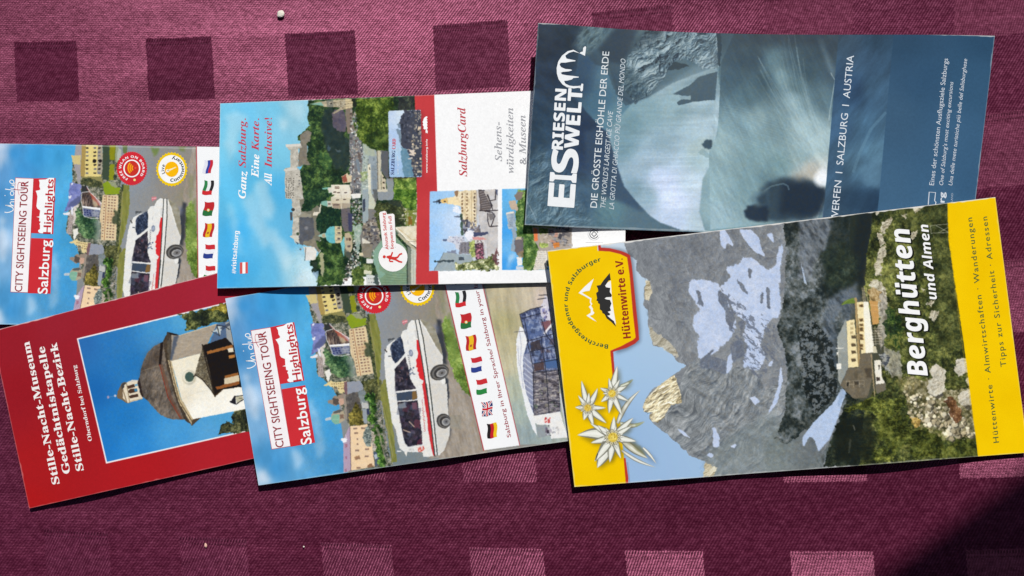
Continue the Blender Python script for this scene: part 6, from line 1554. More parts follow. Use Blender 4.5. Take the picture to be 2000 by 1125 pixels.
# ------------------------------------------------------------------ city card brochure
qC = [(430, 202), (1223, 170), (1221, 548), (424, 563)]
cC = Canvas('city_card_print', qC, .0036)
def paint_card(cv):
    cv.img[:] = np.array([244, 245, 246])/255
    # sky
    wash(cv, 'C0', [(15,80),(520,70),(560,600),(560,1080),(-20,1080)], [(60,120,(118,198,232)),(40,300,(120,200,232)),(150,150,(108,192,230)),(300,120,(116,192,224)),(450,110,(150,202,222)),(430,200,(140,196,218)),(200,500,(92,186,228)),(60,600,(96,190,232)),
        (330,350,(120,194,222)),(330,560,(80,176,224)),(120,800,(70,176,232)),(60,1000,(64,170,230)),(250,800,(104,186,226)),(380,800,(96,180,222)),(280,1000,(96,182,224)),(420,960,(160,208,226)),(500,1040,(196,220,228)),(200,980,(76,172,222)),(350,260,(130,196,224))], 3)
    for p, a_ in (([(60,160),(110,120),(180,160),(130,260),(80,420),(60,300)], .4), ([(200,540),(260,480),(330,660),(300,720),(250,690)], .5), ([(140,620),(200,560),(280,740),(330,830),(260,860),(200,760)], .4),
                  ([(60,640),(90,620),(160,900),(120,880)], .35), ([(360,160),(380,180),(385,240),(365,220)], .6), ([(300,760),(380,820),(420,940),(380,980),(320,880)], .45), ([(440,840),(520,960),(520,1060),(440,1040)], .45), ([(340,80),(480,80),(470,200),(400,140)], .3), ([(330,160),(345,150),(380,240),(370,260)], .5)):
        cv.poly('C0', p, (206,228,236), 8, 10, a_, soft=5)
    tex(cv, 'C0', [(15,80),(520,70),(560,600),(560,1080),(-20,1080)], lambda x, y: fbm(x, y, 30, 2, 3, .5, 70, 3, 1), .05)
    # wooded hill
    hill = [(345,90),(850,60),(1535,30),(1545,1100),(1540,2000),(450,2060),(440,1980),(380,1900),(370,1840),(450,1800),(500,1700),(440,1500),(400,1350),(300,1250),(260,1000),(240,860),(330,760),(340,600),(300,520),(230,540),(225,490),(300,430),(360,370),(345,280),(350,180)]
    cv.poly('C2', hill, leaf(sc=5, dark=(20,38,30), mid=(42,66,40), light=(84,110,58), seed=1, big=16), 3, 6)
    cv.poly('C2', [(500,190),(620,160),(640,330),(760,480),(830,560),(800,800),(760,860),(640,840),(580,700),(520,560),(500,400)], lambda x, y: pal(fbm(x, y, 8, 5, 3), (0,(26,40,42)), (1,(50,66,64))), 5, 9, .92, soft=2)
    cv.poly('C2', [(600,240),(640,200),(740,185),(760,300),(770,430),(700,440),(620,380)], lambda x, y: pal(fbm(x, y, 5, 6, 4), (0,(70,64,80)), (1,(110,104,114))), 3, 6)
    cv.poly('C2', [(560,590),(600,600),(590,650),(560,640)], (70,90,104), 3, 5, .8); cv.poly('C2', [(640,620),(720,640),(700,660),(650,650)], (92,108,116), 3, 5, .6)
    cv.poly('C2', [(480,640),(600,700),(620,860),(520,860),(470,760)], leaf(sc=5, dark=(30,58,42), mid=(62,96,54), light=(108,136,72), seed=7), 6, 8, .8)
    # church at the top
    cv.poly('C2', [(360,130),(480,105),(640,85),(820,75),(830,170),(700,200),(640,240),(610,230),(700,170),(640,160),(520,160),(480,130)], lambda x, y: pal(fbm(x, y, 4, 8, 3), (0,(140,132,110)), (1,(206,194,166))), 1, 4)
    cv.poly('C2', [(360,132),(490,108),(520,150),(420,140)], (130,170,156)); cv.poly('C2', [(550,90),(620,88),(625,160),(555,165)], (126,126,116)); cv.line('C2', [(585,125),(610,125)], 12, (50,50,50))
    cv.poly('C2', [(755,75),(835,75),(840,170),(760,185)], (206,190,150)); 
    for y in (105, 130, 155): cv.line('C2', [(755,y),(835,y-3)], 4, (110,90,70), .8)
    cv.poly('C2', [(755,185),(830,175),(860,440),(780,460)], (128,116,104), 2, 5); 
    for y in (235, 280, 320, 370): cv.poly('C2', [(805,y),(825,y-6),(830,y+8),(808,y+12)], (60,56,56), 1, 3)
    cv.poly('C2', [(820,75),(880,60),(900,160),(860,180)], (34,40,32), 4, 5)
    # lush tree mass on the right
    cv.poly('C2', [(870,70),(1280,55),(1300,200),(1230,200),(1230,640),(1140,640),(1000,600),(900,500),(860,400),(850,280),(880,180)], leaf(sc=5, dark=(28,44,18), mid=(64,86,30), light=(116,134,58), seed=3, big=18), 5, 7)
    cv.poly('C2', [(1000,470),(1110,420),(1230,400),(1235,640),(1120,630),(1010,600)], leaf(sc=5, dark=(22,38,20), mid=(44,66,28), light=(84,104,48), seed=4, big=16), 6, 7, .85)
    cv.poly('C2', [(1330,60),(1515,45),(1520,200),(1400,200),(1340,180)], leaf(sc=4, dark=(34,38,40), mid=(50,56,52), light=(74,82,66), seed=5, big=14), 4, 7)
    # roofs: crowded town strip
    cv.poly('C2', [(800,430),(880,470),(940,560),(960,800),(940,1000),(930,1125),(820,1125),(800,960),(810,700)], (120,120,122), 4, 6)
    cv.clutter('C2', [(820,180),(880,250),(900,480),(950,620),(950,900),(930,1120),(810,1120),(800,720),(820,500)], [(196,194,188),(110,116,124),(78,82,90),(150,140,128),(216,212,204),(88,72,70),(164,170,174),(120,140,136),(230,228,222)], 380, 8, 28, 84, 11, 3, .9)
    cv.poly('C2', [(870,730),(910,740),(925,900),(890,860)], (120,132,142), 1, 4); cv.poly('C2', [(885,640),(935,690),(930,790),(890,720)], (96,84,80), 2, 5, .8)
    # grand white-grey palace with long roofs
    cv.poly('C2', [(950,560),(1000,600),(1100,640),(1110,1125),(930,1125),(940,820)], (150,162,168), 2, 6)
    cv.poly('C2', [(955,640),(1010,640),(1010,1125),(925,1125),(940,880)], lambda x, y: pal(fbm(x, y, 5, 15, 3), (0,(150,166,158)), (1,(190,200,188))), 3, 5, .8)
    cv.poly('C2', [(960,570),(1090,640),(1100,700),(1000,700),(960,640)], (170,180,158), 5, 6, .8)
    cv.poly('C2', [(1000,790),(1032,790),(1040,1125),(1010,1125)], (222,218,196)); cv.poly('C2', [(1045,800),(1110,810),(1110,1110),(1060,1100)], (132,144,152)); cv.poly('C2', [(1100,640),(1145,640),(1150,1125),(1112,1125)], (196,190,168), 1, 4); cv.line('C2', [(1106,640),(1118,1125)], 7, (90,84,76)); cv.line('C2', [(1148,640),(1152,900)], 6, (240,236,226))
    cv.poly('C2', [(1150,640),(1230,650),(1230,940),(1215,960),(1150,870)], (90,94,98), 1, 5); cv.poly('C2', [(1150,880),(1200,960),(1210,1125),(1155,1125)], (200,190,164), 1, 4)
    for y in (940, 995, 1052): cv.poly('C2', [(1165,y-8),(1188,y-6),(1188,y+10),(1168,y+8)], (60,54,48))
    cv.poly('C2', [(1205,950),(1285,940),(1290,1125),(1215,1125)], (140,148,150), 2, 6)
    cv.poly('C2', [(1290,945),(1535,935),(1540,1125),(1300,1125)], leaf(sc=4.5, dark=(48,74,30), mid=(96,126,52), light=(144,166,84), seed=9, big=12), 2, 6)
    cv.line('C2', [(1020,830),(1024,850)], 8, (90,90,84)); cv.poly('C2', [(925,880),(1000,870),(1005,960),(930,980)], leaf(sc=4, dark=(110,130,80), mid=(150,166,110), light=(180,190,140), seed=10), 3, 5, .8)
    cv.clutter('C2', [(955,650),(1010,650),(1010,1120),(930,1120)], [(206,212,200),(120,134,128),(230,232,224),(90,100,98)], 70, 6, 22, 86, 61, 3, .7)
    cv.clutter('C2', [(1050,700),(1105,700),(1108,1110),(1060,1110)], [(110,122,130),(160,170,174)], 26, 8, 30, 88, 62, 4, .6)
    cv.clutter('C2', [(500,110),(820,90),(835,170),(640,180)], [(110,100,84),(226,214,186),(150,140,118)], 40, 6, 20, 0, 63, 2.5, .7)
    # fortress wall at the left
    ft = lambda x, y: pal(fbm(x, y, 5, 18, 4, .7), (0,(142,138,128)), (.6,(192,188,176)), (1,(224,220,210)))
    cv.poly('C2', [(265,460),(340,420),(390,440),(380,520),(330,560),(340,760),(380,800),(240,810),(235,700),(260,600)], lambda x, y: pal(fbm(x, y, 6, 19, 4, .7), (0,(104,98,88)), (1,(150,144,130))), 3, 6)
    cv.poly('C2', [(98,575),(268,565),(275,605),(245,620),(240,820),(155,830),(150,640),(105,610)], ft, 2, 5); cv.poly('C2', [(98,575),(268,565),(270,590),(105,605)], (220,216,208), a=.8)
    cv.poly('C2', [(75,855),(95,830),(225,820),(262,865),(290,1125),(95,1125),(92,1000),(95,880)], ft, 2, 5); cv.poly('C2', [(80,850),(140,832),(230,824),(235,850),(100,872)], (214,210,200), 2, 4, .8)
    cv.grid('C2', (98,940), (100,0), (0,180), 4, 9, .4, .42, (80,76,70), .25, 13); cv.grid('C2', (210,880), (50,0), (20,220), 1, 6, .3, .2, (84,80,74), .3, 14)
    # C3: lower half
    cv.poly('C3', [(180,90),(290,60),(480,200),(480,640),(250,600),(230,300)], (120,118,104))
    cv.poly('C3', [(90,0),(285,0),(292,110),(250,112),(275,260),(250,300),(250,590),(170,520),(180,340),(170,110),(95,100)], ft, 2, 5); cv.grid('C3', (95,5), (100,0), (0,90), 4, 5, .4, .42, (80,76,70), .25, 15)
    cv.poly('C3', [(148,250),(175,250),(175,340),(152,340)], (76,80,88)); cv.ell('C3', (182,222), 20, 18, (64,66,66)); cv.ell('C3', (232,487), 16, 16, (70,84,62)); cv.poly('C3', [(146,515),(190,505),(245,510),(250,600),(210,590),(190,545)], (206,204,192), 2, 4)
    cv.poly('C3', [(245,590),(215,575),(200,560),(235,610)], (70,92,110)); cv.poly('C3', [(215,300),(290,250),(380,270),(385,300),(300,310)], (150,146,130), 3, 5)
    cv.poly('C3', [(252,300),(400,305),(420,500),(380,560),(300,570),(292,615),(250,600)], lambda x, y: pal(fbm(x, y, 7, 21, 3), (0,(74,78,86)), (1,(104,106,110))), 2, 6); cv.ell('C3', (328,424), 20, 18, (128,130,136), soft=.8)
    cv.poly('C3', [(300,570),(430,540),(500,620),(460,700),(420,640),(310,615)], lambda x, y: pal(fbm(x, y, 6, 22, 3), (0,(112,108,96)), (1,(150,144,128))), 3, 6)
    cv.poly('C3', [(290,625),(415,630),(440,690),(430,770),(320,785),(310,670)], lambda x, y: pal(fbm(x, y, 8, 23, 3), (0,(206,204,198)), (1,(238,236,230))), 2, 5); cv.line('C3', [(322,640),(312,780)], 6, (80,84,84)); cv.ell('C3', (264,658), 10, 12, (100,100,100)); cv.line('C3', [(265,655),(300,650)], 5, (190,190,186))
    cv.poly('C3', [(415,245),(480,250),(440,290),(400,280)], (222,214,196), 1, 4); cv.poly('C3', [(480,160),(495,150),(480,250),(465,250)], (214,206,184), 1, 4)
    cv.poly('C3', [(360,790),(450,800),(440,860),(400,830)], (44,58,48), 4, 5); cv.ell('C3', (415,890), 30, 30, (40,54,46), soft=.2); cv.poly('C3', [(480,690),(520,700),(540,900),(510,960),(470,830)], (190,184,150), 4, 5, .8)
    cv.poly('C3', [(395,900),(470,900),(440,1000),(420,960)], (140,170,196), 3, 5, .8)
    # twin towered cathedral
    cd = (222,214,194)
    cv.poly('C3', [(590,0),(815,0),(825,90),(800,130),(600,100),(640,50)], cd, 2, 4)
    cv.poly('C2', [(600,1018),(800,1015),(812,1060),(800,1125),(600,1125)], (226,220,204)); cv.poly('C2', [(500,1050),(600,1040),(605,1110),(520,1110)], (120,176,160), 1, 4); cv.line('C2', [(430,1084),(520,1078)], 6, (96,120,110)); cv.line('C2', [(578,960),(578,1030)], 3, (190,180,150)); cv.poly('C2', [(560,1050),(605,1045),(608,1105),(565,1108)], (214,210,196), 1, 4)
    cv.poly('C3', [(600,85),(700,92),(810,95),(815,200),(720,215),(612,210),(600,160)], (206,198,176), 1, 4); cv.poly('C3', [(480,140),(520,125),(600,130),(605,190),(560,190),(490,165)], (128,176,162), 1, 4); cv.line('C3', [(425,155),(500,148)], 6, (96,120,110)); cv.poly('C3', [(555,130),(605,125),(606,185),(560,190)], (200,196,180), 1, 4)
    cv.line('C3', [(705,0),(712,100)], 4, (150,140,120)); cv.poly('C3', [(610,150),(705,155),(708,210),(620,208)], (150,132,116), 1, 4, .8); cv.poly('C3', [(715,150),(812,155),(812,200),(720,210)], (140,128,116), 1, 4, .6)
    for c_ in ((640,30),(680,35),(670,115),(670,170),(750,110),(760,35),(640,170),(580,160)): cv.poly('C3', [(c_[0]-16,c_[1]-6),(c_[0]+16,c_[1]-5),(c_[0]+16,c_[1]+6),(c_[0]-16,c_[1]+7)], (96,80,74))
    for y in (1040, 1055): cv.poly('C2', [(640,y-5),(690,y-5),(690,y+5),(640,y+5)], (110,92,84))
    cv.poly('C2', [(715,930),(780,885),(800,920),(830,915),(820,985),(730,1000)], (214,196,164), 1, 4); cv.poly('C2', [(712,945),(760,900),(778,985),(735,990)], (150,84,70), 2, 4)
    cv.poly('C3', [(815,50),(930,45),(925,95),(830,100)], (236,234,226)); cv.poly('C3', [(855,0),(915,0),(915,40),(860,40)], (44,52,58)); cv.grid('C3', (860,2), (55,0), (0,40), 4, 2, .3, .7, (190,196,196), 0, 2)
    # dark green wood between
    cv.poly('C3', [(440,300),(520,210),(600,215),(700,215),(705,400),(640,410),(560,440),(470,480),(430,420)], leaf(sc=4, dark=(20,42,34), mid=(38,66,44), light=(72,100,60), seed=12), 4, 6)
    cv.poly('C3', [(290,0),(560,0),(600,60),(500,130),(400,230),(280,240),(300,120)], leaf(sc=4.5, dark=(22,44,34), mid=(42,70,46), light=(76,104,62), seed=13), 4, 6)
    cv.poly('C3', [(430,560),(540,580),(700,600),(720,740),(760,860),(720,1050),(440,1060),(440,1000),(520,960),(520,700),(450,640)], leaf(sc=5, dark=(22,42,28), mid=(46,72,40), light=(84,110,58), seed=14, big=14), 4, 6)
    # long dark roof, big green dome
    cv.poly('C3', [(708,215),(812,205),(825,460),(750,470),(720,400)], (104,98,102), 1, 5); cv.poly('C3', [(785,260),(835,265),(835,465),(792,460)], (64,66,92), 1, 5); cv.grid('C3', (765,230), (20,0), (0,180), 1, 6, .3, .2, (40,40,50), 0, 3)
    cv.poly('C3', [(640,402),(715,405),(720,580),(700,590),(640,590)], (206,194,158), 1, 4); cv.poly('C3', [(540,490),(552,440),(590,410),(638,402),(642,592),(590,588),(552,560),(540,520)], lambda x, y: pal(fbm(x, y, 6, 31, 3), (0,(84,166,180)), (1,(128,200,200))), 1, 4)
    for dy in (445, 490, 545): cv.line('C3', [(542,(dy+495)/2+0),(640,dy)], 3, (70,140,150), .6)
    cv.poly('C3', [(455,510),(500,485),(540,480),(545,525),(510,530),(470,515)], (160,196,186), 1, 4); cv.poly('C3', [(500,492),(530,485),(535,525),(505,525)], (176,160,130), 1, 4, .9); cv.line('C3', [(430,508),(465,508)], 4, (110,130,120))
    for y in (425, 478, 540): cv.poly('C3', [(670,y-10),(700,y-9),(700,y+9),(672,y+10)], (90,84,86)); cv.poly('C3', [(650,y+18),(712,y+18),(712,y+24),(650,y+24)], (150,134,104))
    cv.poly('C3', [(750,480),(800,475),(832,530),(835,650),(810,690),(760,680),(745,560)], (186,172,144), 1, 4); cv.poly('C3', [(705,590),(745,515),(750,620),(745,740),(725,690)], (120,190,196), 1, 4); cv.ell('C3', (806,547), 14, 18, (96,78,64)); cv.poly('C3', [(765,535),(785,530),(786,560),(768,562)], (110,96,90)); cv.poly('C3', [(780,615),(815,612),(815,635),(782,638)], (104,92,88)); cv.poly('C3', [(745,640),(830,700),(830,780),(760,740)], (96,96,90), 4, 6, .7)
    # crowded roofs in the middle
    cv.clutter('C3', [(815,100),(930,110),(950,360),(930,560),(900,700),(930,860),(860,900),(720,1060),(760,860),(840,680),(830,460),(840,260)], [(200,198,190),(120,120,122),(82,84,90),(160,150,134),(222,218,208),(98,80,74),(150,176,166),(62,62,66),(232,230,224)], 420, 7, 26, 80, 21, 2.6, .92)
    cv.poly('C3', [(840,400),(940,380),(930,560),(905,690),(880,690),(860,560)], lambda x, y: pal(fbm(x, y, 4, 33, 3, .8), (0,(130,160,152)), (1,(216,222,210))), 3, 5, .8)
    cv.poly('C3', [(940,100),(1100,40),(1080,300),(1120,440),(1150,560),(1060,690),(940,700),(920,520),(950,360)], (124,122,118), 3, 6)
    cv.poly('C3', [(940,0),(1010,0),(1010,360),(945,370)], (152,166,170), 1, 5); cv.poly('C3', [(948,110),(975,100),(975,240),(950,250)], (62,70,86)); cv.poly('C3', [(1030,0),(1088,150),(1082,215),(1012,212),(1015,0)], (196,200,180), 1, 4); cv.poly('C3', [(1055,0),(1105,0),(1110,100),(1090,140)], (96,100,100), 1, 4)
    cv.poly('C3', [(1112,25),(1285,30),(1280,120),(1115,120)], (140,148,154), 2, 5); cv.poly('C3', [(1110,0),(1220,0),(1220,25),(1112,25)], (206,200,180))
    cv.clutter('C3', [(950,370),(1110,300),(1150,560),(1060,620),(950,620)], [(110,104,100),(84,84,92),(150,138,120),(66,60,62),(128,124,120),(176,164,144),(206,198,184)], 130, 10, 40, 78, 22, 2.4, .85)
    cv.poly('C3', [(940,590),(1060,600),(1040,760),(930,740)], lambda x, y: pal(fbm(x, y, 2.5, 35, 3, .8, 0, 1, 3), (0,(110,104,92)), (1,(150,144,130))), 1, 4); cv.poly('C3', [(905,700),(950,690),(955,730),(915,735)], (216,206,176), 2, 4); cv.poly('C3', [(940,530),(1030,580),(1020,595),(945,592)], (214,210,196), 1, 4)
    cv.poly('C3', [(985,760),(1065,765),(1062,812),(990,812)], (226,226,222)); cv.poly('C3', [(955,885),(1050,890),(1045,935),(960,930)], (214,214,190)); cv.poly('C3', [(985,935),(1060,940),(1110,1060),(990,1062)], (206,210,206)); cv.grid('C3', (1000,960), (70,0), (10,80), 3, 2, .3, .25, (90,96,100), 0, 4); cv.poly('C3', [(1075,940),(1115,930),(1125,1060),(1065,1030)], (70,84,80), 4, 5)
    cv.poly('C3', [(830,880),(900,850),(955,880),(960,1060),(820,1060),(830,960)], leaf(sc=4, dark=(40,60,30), mid=(84,104,50), light=(134,150,84), seed=16), 4, 6); cv.poly('C3', [(950,820),(1040,820),(1050,890),(960,885)], leaf(sc=4, dark=(40,56,30), mid=(84,98,56), light=(140,150,100), seed=17), 3, 5)
    # trees and fountain right
    cv.poly('C3', [(1085,200),(1130,140),(1200,140),(1290,120),(1380,150),(1420,260),(1400,400),(1310,400),(1200,560),(1140,440),(1080,300)], leaf(sc=3.5, dark=(34,42,30), mid=(66,76,46), light=(110,118,72), seed=18), 5, 6); cv.poly('C3', [(1200,130),(1290,115),(1360,150),(1400,210),(1330,200)], (44,56,50), 4, 6, .8)
    cv.poly('C3', [(1285,0),(1540,0),(1540,230),(1440,230),(1400,200),(1380,130),(1290,100)], leaf(sc=4.5, dark=(40,72,24), mid=(86,122,44), light=(130,160,70), seed=19, big=12), 2, 6)
    cv.poly('C3', [(1400,230),(1540,230),(1540,400),(1420,400)], (120,132,60), 4, 6); cv.clutter('C3', [(1370,210),(1540,210),(1540,400),(1430,400),(1390,330)], [(190,190,170),(220,216,200),(90,96,60),(150,144,110)], 36, 10, 40, 5, 23, 3, .8)
    cv.line('C3', [(1442,205),(1440,400)], 6, (150,140,110)); cv.line('C3', [(1350,320),(1440,318)], 5, (196,190,170)); cv.poly('C3', [(1450,300),(1490,300),(1490,390),(1450,390)], (130,92,40), 2, 4, .8)
    # copper roof with the white gable
    cv.poly('C3', [(1065,780),(1060,700),(1150,560),(1300,500),(1420,640),(1440,1060),(1150,1062),(1110,930)], lambda x, y: pal(fbm(x, y, 18, 41, 3), (0,(112,142,116)), (1,(140,166,138))), 1, 5)
    cv.poly('C3', [(1062,775),(1060,690),(1155,550),(1170,640),(1120,760),(1130,880),(1200,930),(1130,980)], (132,168,150), 2, 6, .85)
    for k in range(6): cv.line('C3', [(1225-k*16, 905+k*29), (1330,925+k*26), (1438,925+k*25)], 4, (74,96,76), .8)
    cv.poly('C3', [(1305,412),(1545,400),(1545,640),(1480,600),(1440,570)], lambda x, y: pal(fbm(x, y, 6, 43, 3), (0,(206,196,166)), (1,(240,234,214))), 1, 4); cv.line('C3', [(1310,425),(1450,560),(1545,640)], 10, (250,246,232)); cv.line('C3', [(1340,430),(1480,545),(1535,560)], 5, (190,160,110)); cv.line('C3', [(1440,572),(1540,570)], 4, (96,84,70))
    cv.poly('C3', [(1308,430),(1440,570),(1545,660),(1545,700),(1420,590),(1310,480)], (180,174,150), 1, 4); cv.poly('C3', [(1310,450),(1345,480),(1330,500),(1310,500)], (84,104,92))
    cv.poly('C3', [(1428,600),(1470,640),(1475,1062),(1430,1062)], (60,74,66)); cv.poly('C3', [(1440,620),(1478,650),(1485,1062),(1445,1062)], (120,128,116)); cv.poly('C3', [(1478,640),(1545,680),(1545,1062),(1480,1062)], (196,200,186), 1, 5); cv.line('C3', [(1500,660),(1505,1062)], 5, (150,152,140), .8)
    cv.clutter('C3', [(1045,660),(1075,650),(1065,780),(1045,740)], [(190,196,190),(120,136,130)], 12, 10, 22, 60, 25, 2, .9)
    # red column and white title side
    cv.poly('C2', [(1518,35),(1733,22),(1765,1090),(1760,1400),(1780,2130),(1530,2140),(1545,1200)], lambda x, y: pal(fbm(x, y, 40, 51, 2), (0,(186,52,58)), (1,(198,62,66))))
    # photo of the square with a bench, z C4
    p1 = [(52,78),(798,55),(803,942),(46,952)]
    wash(cv, 'C4', p1, [(80,120,(150,196,238)),(300,120,(160,202,240)),(90,500,(158,200,242)),(300,450,(190,216,246)),(90,800,(160,204,244)),(380,420,(206,224,246)),(600,600,(206,204,206)),(760,600,(210,206,206)),(750,300,(206,204,206))])
    cv.poly('C4', [(555,60),(798,56),(803,700),(690,800),(640,560),(590,400),(560,200)], lambda x, y: pal(fbm(x, y, 10, 61, 4), (0,(180,178,178)), (1,(222,218,216))), 2, 5)
    cv.poly('C4', [(320,75),(560,62),(560,400),(570,480),(430,480),(405,420),(395,250),(330,130)], lambda x, y: pal(fbm(x, y, 5, 62, 4), (0,(196,176,140)), (.5,(232,216,180)), (1,(250,242,220))), 1, 4)
    cv.poly('C4', [(245,145),(330,130),(400,240),(340,230),(260,215)], (240,222,180), 2, 4); cv.poly('C4', [(175,165),(245,150),(255,210),(185,210)], (226,190,120), 2, 4); cv.poly('C4', [(140,175),(170,165),(180,210),(150,215)], (50,56,66), 2, 4); cv.line('C4', [(95,195),(145,190)], 12, (56,66,84)); cv.ell('C4', (218,188), 12, 8, (70,56,50)); cv.line('C4', [(130,175),(130,210)], 6, (60,66,80))
    for x in (408, 460, 545):
        for k in range(9): cv.poly('C4', [(x-8,95+k*38),(x+10,93+k*38),(x+10,115+k*38),(x-8,117+k*38)], (118,92,66) if x < 540 else (84,66,56), 2, 3, .85)
    for x in (440, 510, 565): cv.line('C4', [(x,70),(x+4,420)], 7, (176,150,110), .7)
    cv.poly('C4', [(325,75),(370,70),(360,140),(330,120)], (150,120,92), 2, 4); cv.poly('C4', [(310,250),(350,240),(400,300),(385,330),(320,300)], (232,238,248), 4, 5); cv.poly('C4', [(315,350),(400,345),(400,368),(330,362)], (110,120,140), 1, 3)
    cv.poly('C4', [(385,330),(410,320),(425,560),(400,560)], leaf(sc=4, dark=(50,70,64), mid=(76,98,84), light=(110,130,110), seed=20), 2, 4)
    cv.clutter('C4', [(420,390),(560,400),(600,420),(590,560),(430,560)], [(110,118,146),(160,164,182),(90,90,104),(206,200,196),(130,120,120),(70,72,84)], 70, 16, 50, 5, 31, 3, .85)
    # cathedral far
    cv.poly('C4', [(180,615),(250,600),(290,570),(430,575),(440,640),(390,640),(370,720),(340,700),(330,660),(290,640),(240,630)], (206,210,222), 2, 4); cv.poly('C4', [(195,605),(240,600),(240,625),(200,625)], (96,112,140), 1, 3); cv.clutter('C4', [(250,580),(430,580),(430,635),(300,650)], [(120,130,156),(226,226,232),(170,170,186)], 30, 8, 24, 5, 32, 2, .85)
    cv.poly('C4', [(380,640),(500,625),(500,760),(375,765)], (134,132,140), 2, 5); cv.grid('C4', (385,650), (110,-6), (0,100), 3, 5, .3, .5, (84,84,96), .1, 5)
    cv.poly('C4', [(240,740),(340,715),(345,770),(260,780)], (126,136,160), 3, 4); cv.poly('C4', [(160,830),(200,750),(350,765),(500,770),(540,860),(540,945),(95,950)], (156,170,176), 2, 5); cv.poly('C4', [(370,800),(428,798),(430,832),(372,836)], (70,80,90)); cv.line('C4', [(100,945),(165,830),(210,745)], 5, (100,110,120))
    cv.poly('C4', [(115,850),(200,825),(320,835),(320,852),(200,856),(120,860)], (62,76,84), 2, 4); cv.ell('C4', (112,846), 14, 12, (44,62,66))
    cv.poly('C4', [(485,630),(545,620),(560,800),(500,790)], leaf(sc=3, dark=(70,90,50), mid=(110,130,70), light=(160,170,100), seed=21), 4, 4); cv.poly('C4', [(545,655),(640,640),(650,830),(560,830)], (84,60,72), 2, 5); cv.clutter('C4', [(555,665),(640,655),(645,825),(560,825)], [(196,130,150),(150,80,100),(70,60,64),(220,160,176)], 80, 8, 20, 5, 33, 1.5, .9)
    cv.line('C4', [(640,640),(665,835)], 8, (180,170,166)); cv.poly('C4', [(440,520),(480,500),(530,510),(540,600),(480,615),(445,580)], (238,238,244), 3, 4); cv.poly('C4', [(525,530),(600,530),(690,520),(700,540),(600,570),(540,580)], (70,76,104), 2, 4); cv.poly('C4', [(520,580),(640,585),(680,605),(600,612),(530,612)], (214,150,146), 2, 4); cv.clutter('C4', [(545,620),(635,615),(635,650),(550,655)], [(226,220,216),(120,110,110)], 16, 8, 22, 0, 34, 2, .9)
    # bench
    cv.poly('C4', [(585,65),(645,70),(730,240),(715,300),(605,285),(600,180)], (96,88,88), 1, 4)
    for k in range(9): cv.line('C4', [(600+k*4,90+k*24),(655+k*9,70+k*25)], 5, (186,180,178), .8)
    for p in ([(590,62),(650,70),(690,110),(745,280)], [(600,290),(720,290),(800,285)], [(605,285),(740,310),(770,345),(735,440),(725,462)], [(690,320),(690,400),(710,465),(800,458)], [(720,178),(775,168),(775,60)], [(675,100),(740,240)]): cv.line('C4', p, 10, (56,50,54))
    cv.poly('C4', [(650,70),(690,80),(690,110),(660,105)], (190,186,184), 1, 4); cv.poly('C4', [(775,60),(800,58),(800,130),(785,110)], (90,96,120), 1, 4); cv.poly('C4', [(700,320),(770,320),(760,380),(720,400)], (90,86,90), 3, 4, .7)
    cv.poly('C4', [(330,870),(480,860),(560,840),(640,820),(720,790),(800,720),(803,942),(330,950)], leaf(sc=4, dark=(40,48,32), mid=(112,124,70), light=(206,206,170), seed=22, big=10), 5, 5); cv.poly('C4', [(740,780),(800,700),(803,900),(760,860)], (120,70,90), 5, 5, .7)
    cv.line('C4', [(350,880),(560,870),(640,840)], 6, (190,190,180), .6); cv.line('C4', [(690,540),(690,800)], 4, (150,146,146), .7)
    # second photo
    p2 = [(846,52),(1300,40),(1560,40),(1510,940),(846,940)]
    wash(cv, 'C4', p2, [(880,100,(90,176,236)),(880,500,(70,164,236)),(880,900,(60,156,232)),(950,700,(110,184,238)),(960,100,(120,190,234)),(1200,300,(120,150,150))])
    cv.poly('C4', [(900,860),(950,760),(985,780),(950,880),(930,935),(895,935)], (214,232,246), 6, 6, .7, soft=3)
    cv.poly('C4', [(1010,60),(1130,48),(1560,40),(1350,940),(1080,940),(1060,760),(1000,560),(990,300),(1020,180)], leaf(sc=4.5, dark=(36,66,32), mid=(84,118,58), light=(140,164,96), seed=23, big=12), 4, 6)
    cv.poly('C4', [(980,130),(1010,90),(1080,80),(1070,160),(1000,180)], (130,120,112), 3, 5); cv.poly('C4', [(920,185),(990,175),(1030,270),(1020,290),(940,270)], (196,176,156), 2, 4)
    cv.poly('C4', [(885,315),(985,295),(1000,480),(910,490),(905,380)], lambda x, y: pal(fbm(x, y, 5, 71, 3), (0,(130,150,170)), (1,(190,204,214))), 2, 4); cv.grid('C4', (915,360), (50,0), (0,110), 3, 5, .3, .5, (84,96,116), .1, 6); cv.poly('C4', [(890,312),(975,295),(978,315),(895,330)], (236,228,214))
    cv.poly('C4', [(950,490),(1000,480),(1010,560),(985,600),(990,740),(945,730),(965,610)], (150,168,184), 2, 5); cv.poly('C4', [(988,600),(1080,580),(1082,740),(1010,780),(990,740)], (112,106,110), 2, 5); cv.poly('C4', [(990,580),(1060,575),(1060,605),(995,610)], (196,186,164), 1, 4); cv.poly('C4', [(1005,800),(1065,790),(1070,890),(1015,900)], (236,236,234), 2, 4); cv.poly('C4', [(1020,740),(1080,730),(1080,800),(1030,800)], (150,128,100), 3, 4, .8); cv.poly('C4', [(1000,900),(1080,905),(1080,940),(1000,940)], (206,214,224), 2, 4)
    z = 'C1'; ZM['C6'] = (1020,420,7.03)
    cv.poly('C6', [(140,160),(680,180),(682,460),(350,500),(340,750),(160,750),(230,460),(170,360),(150,260)], (170,160,150), 2, 5)
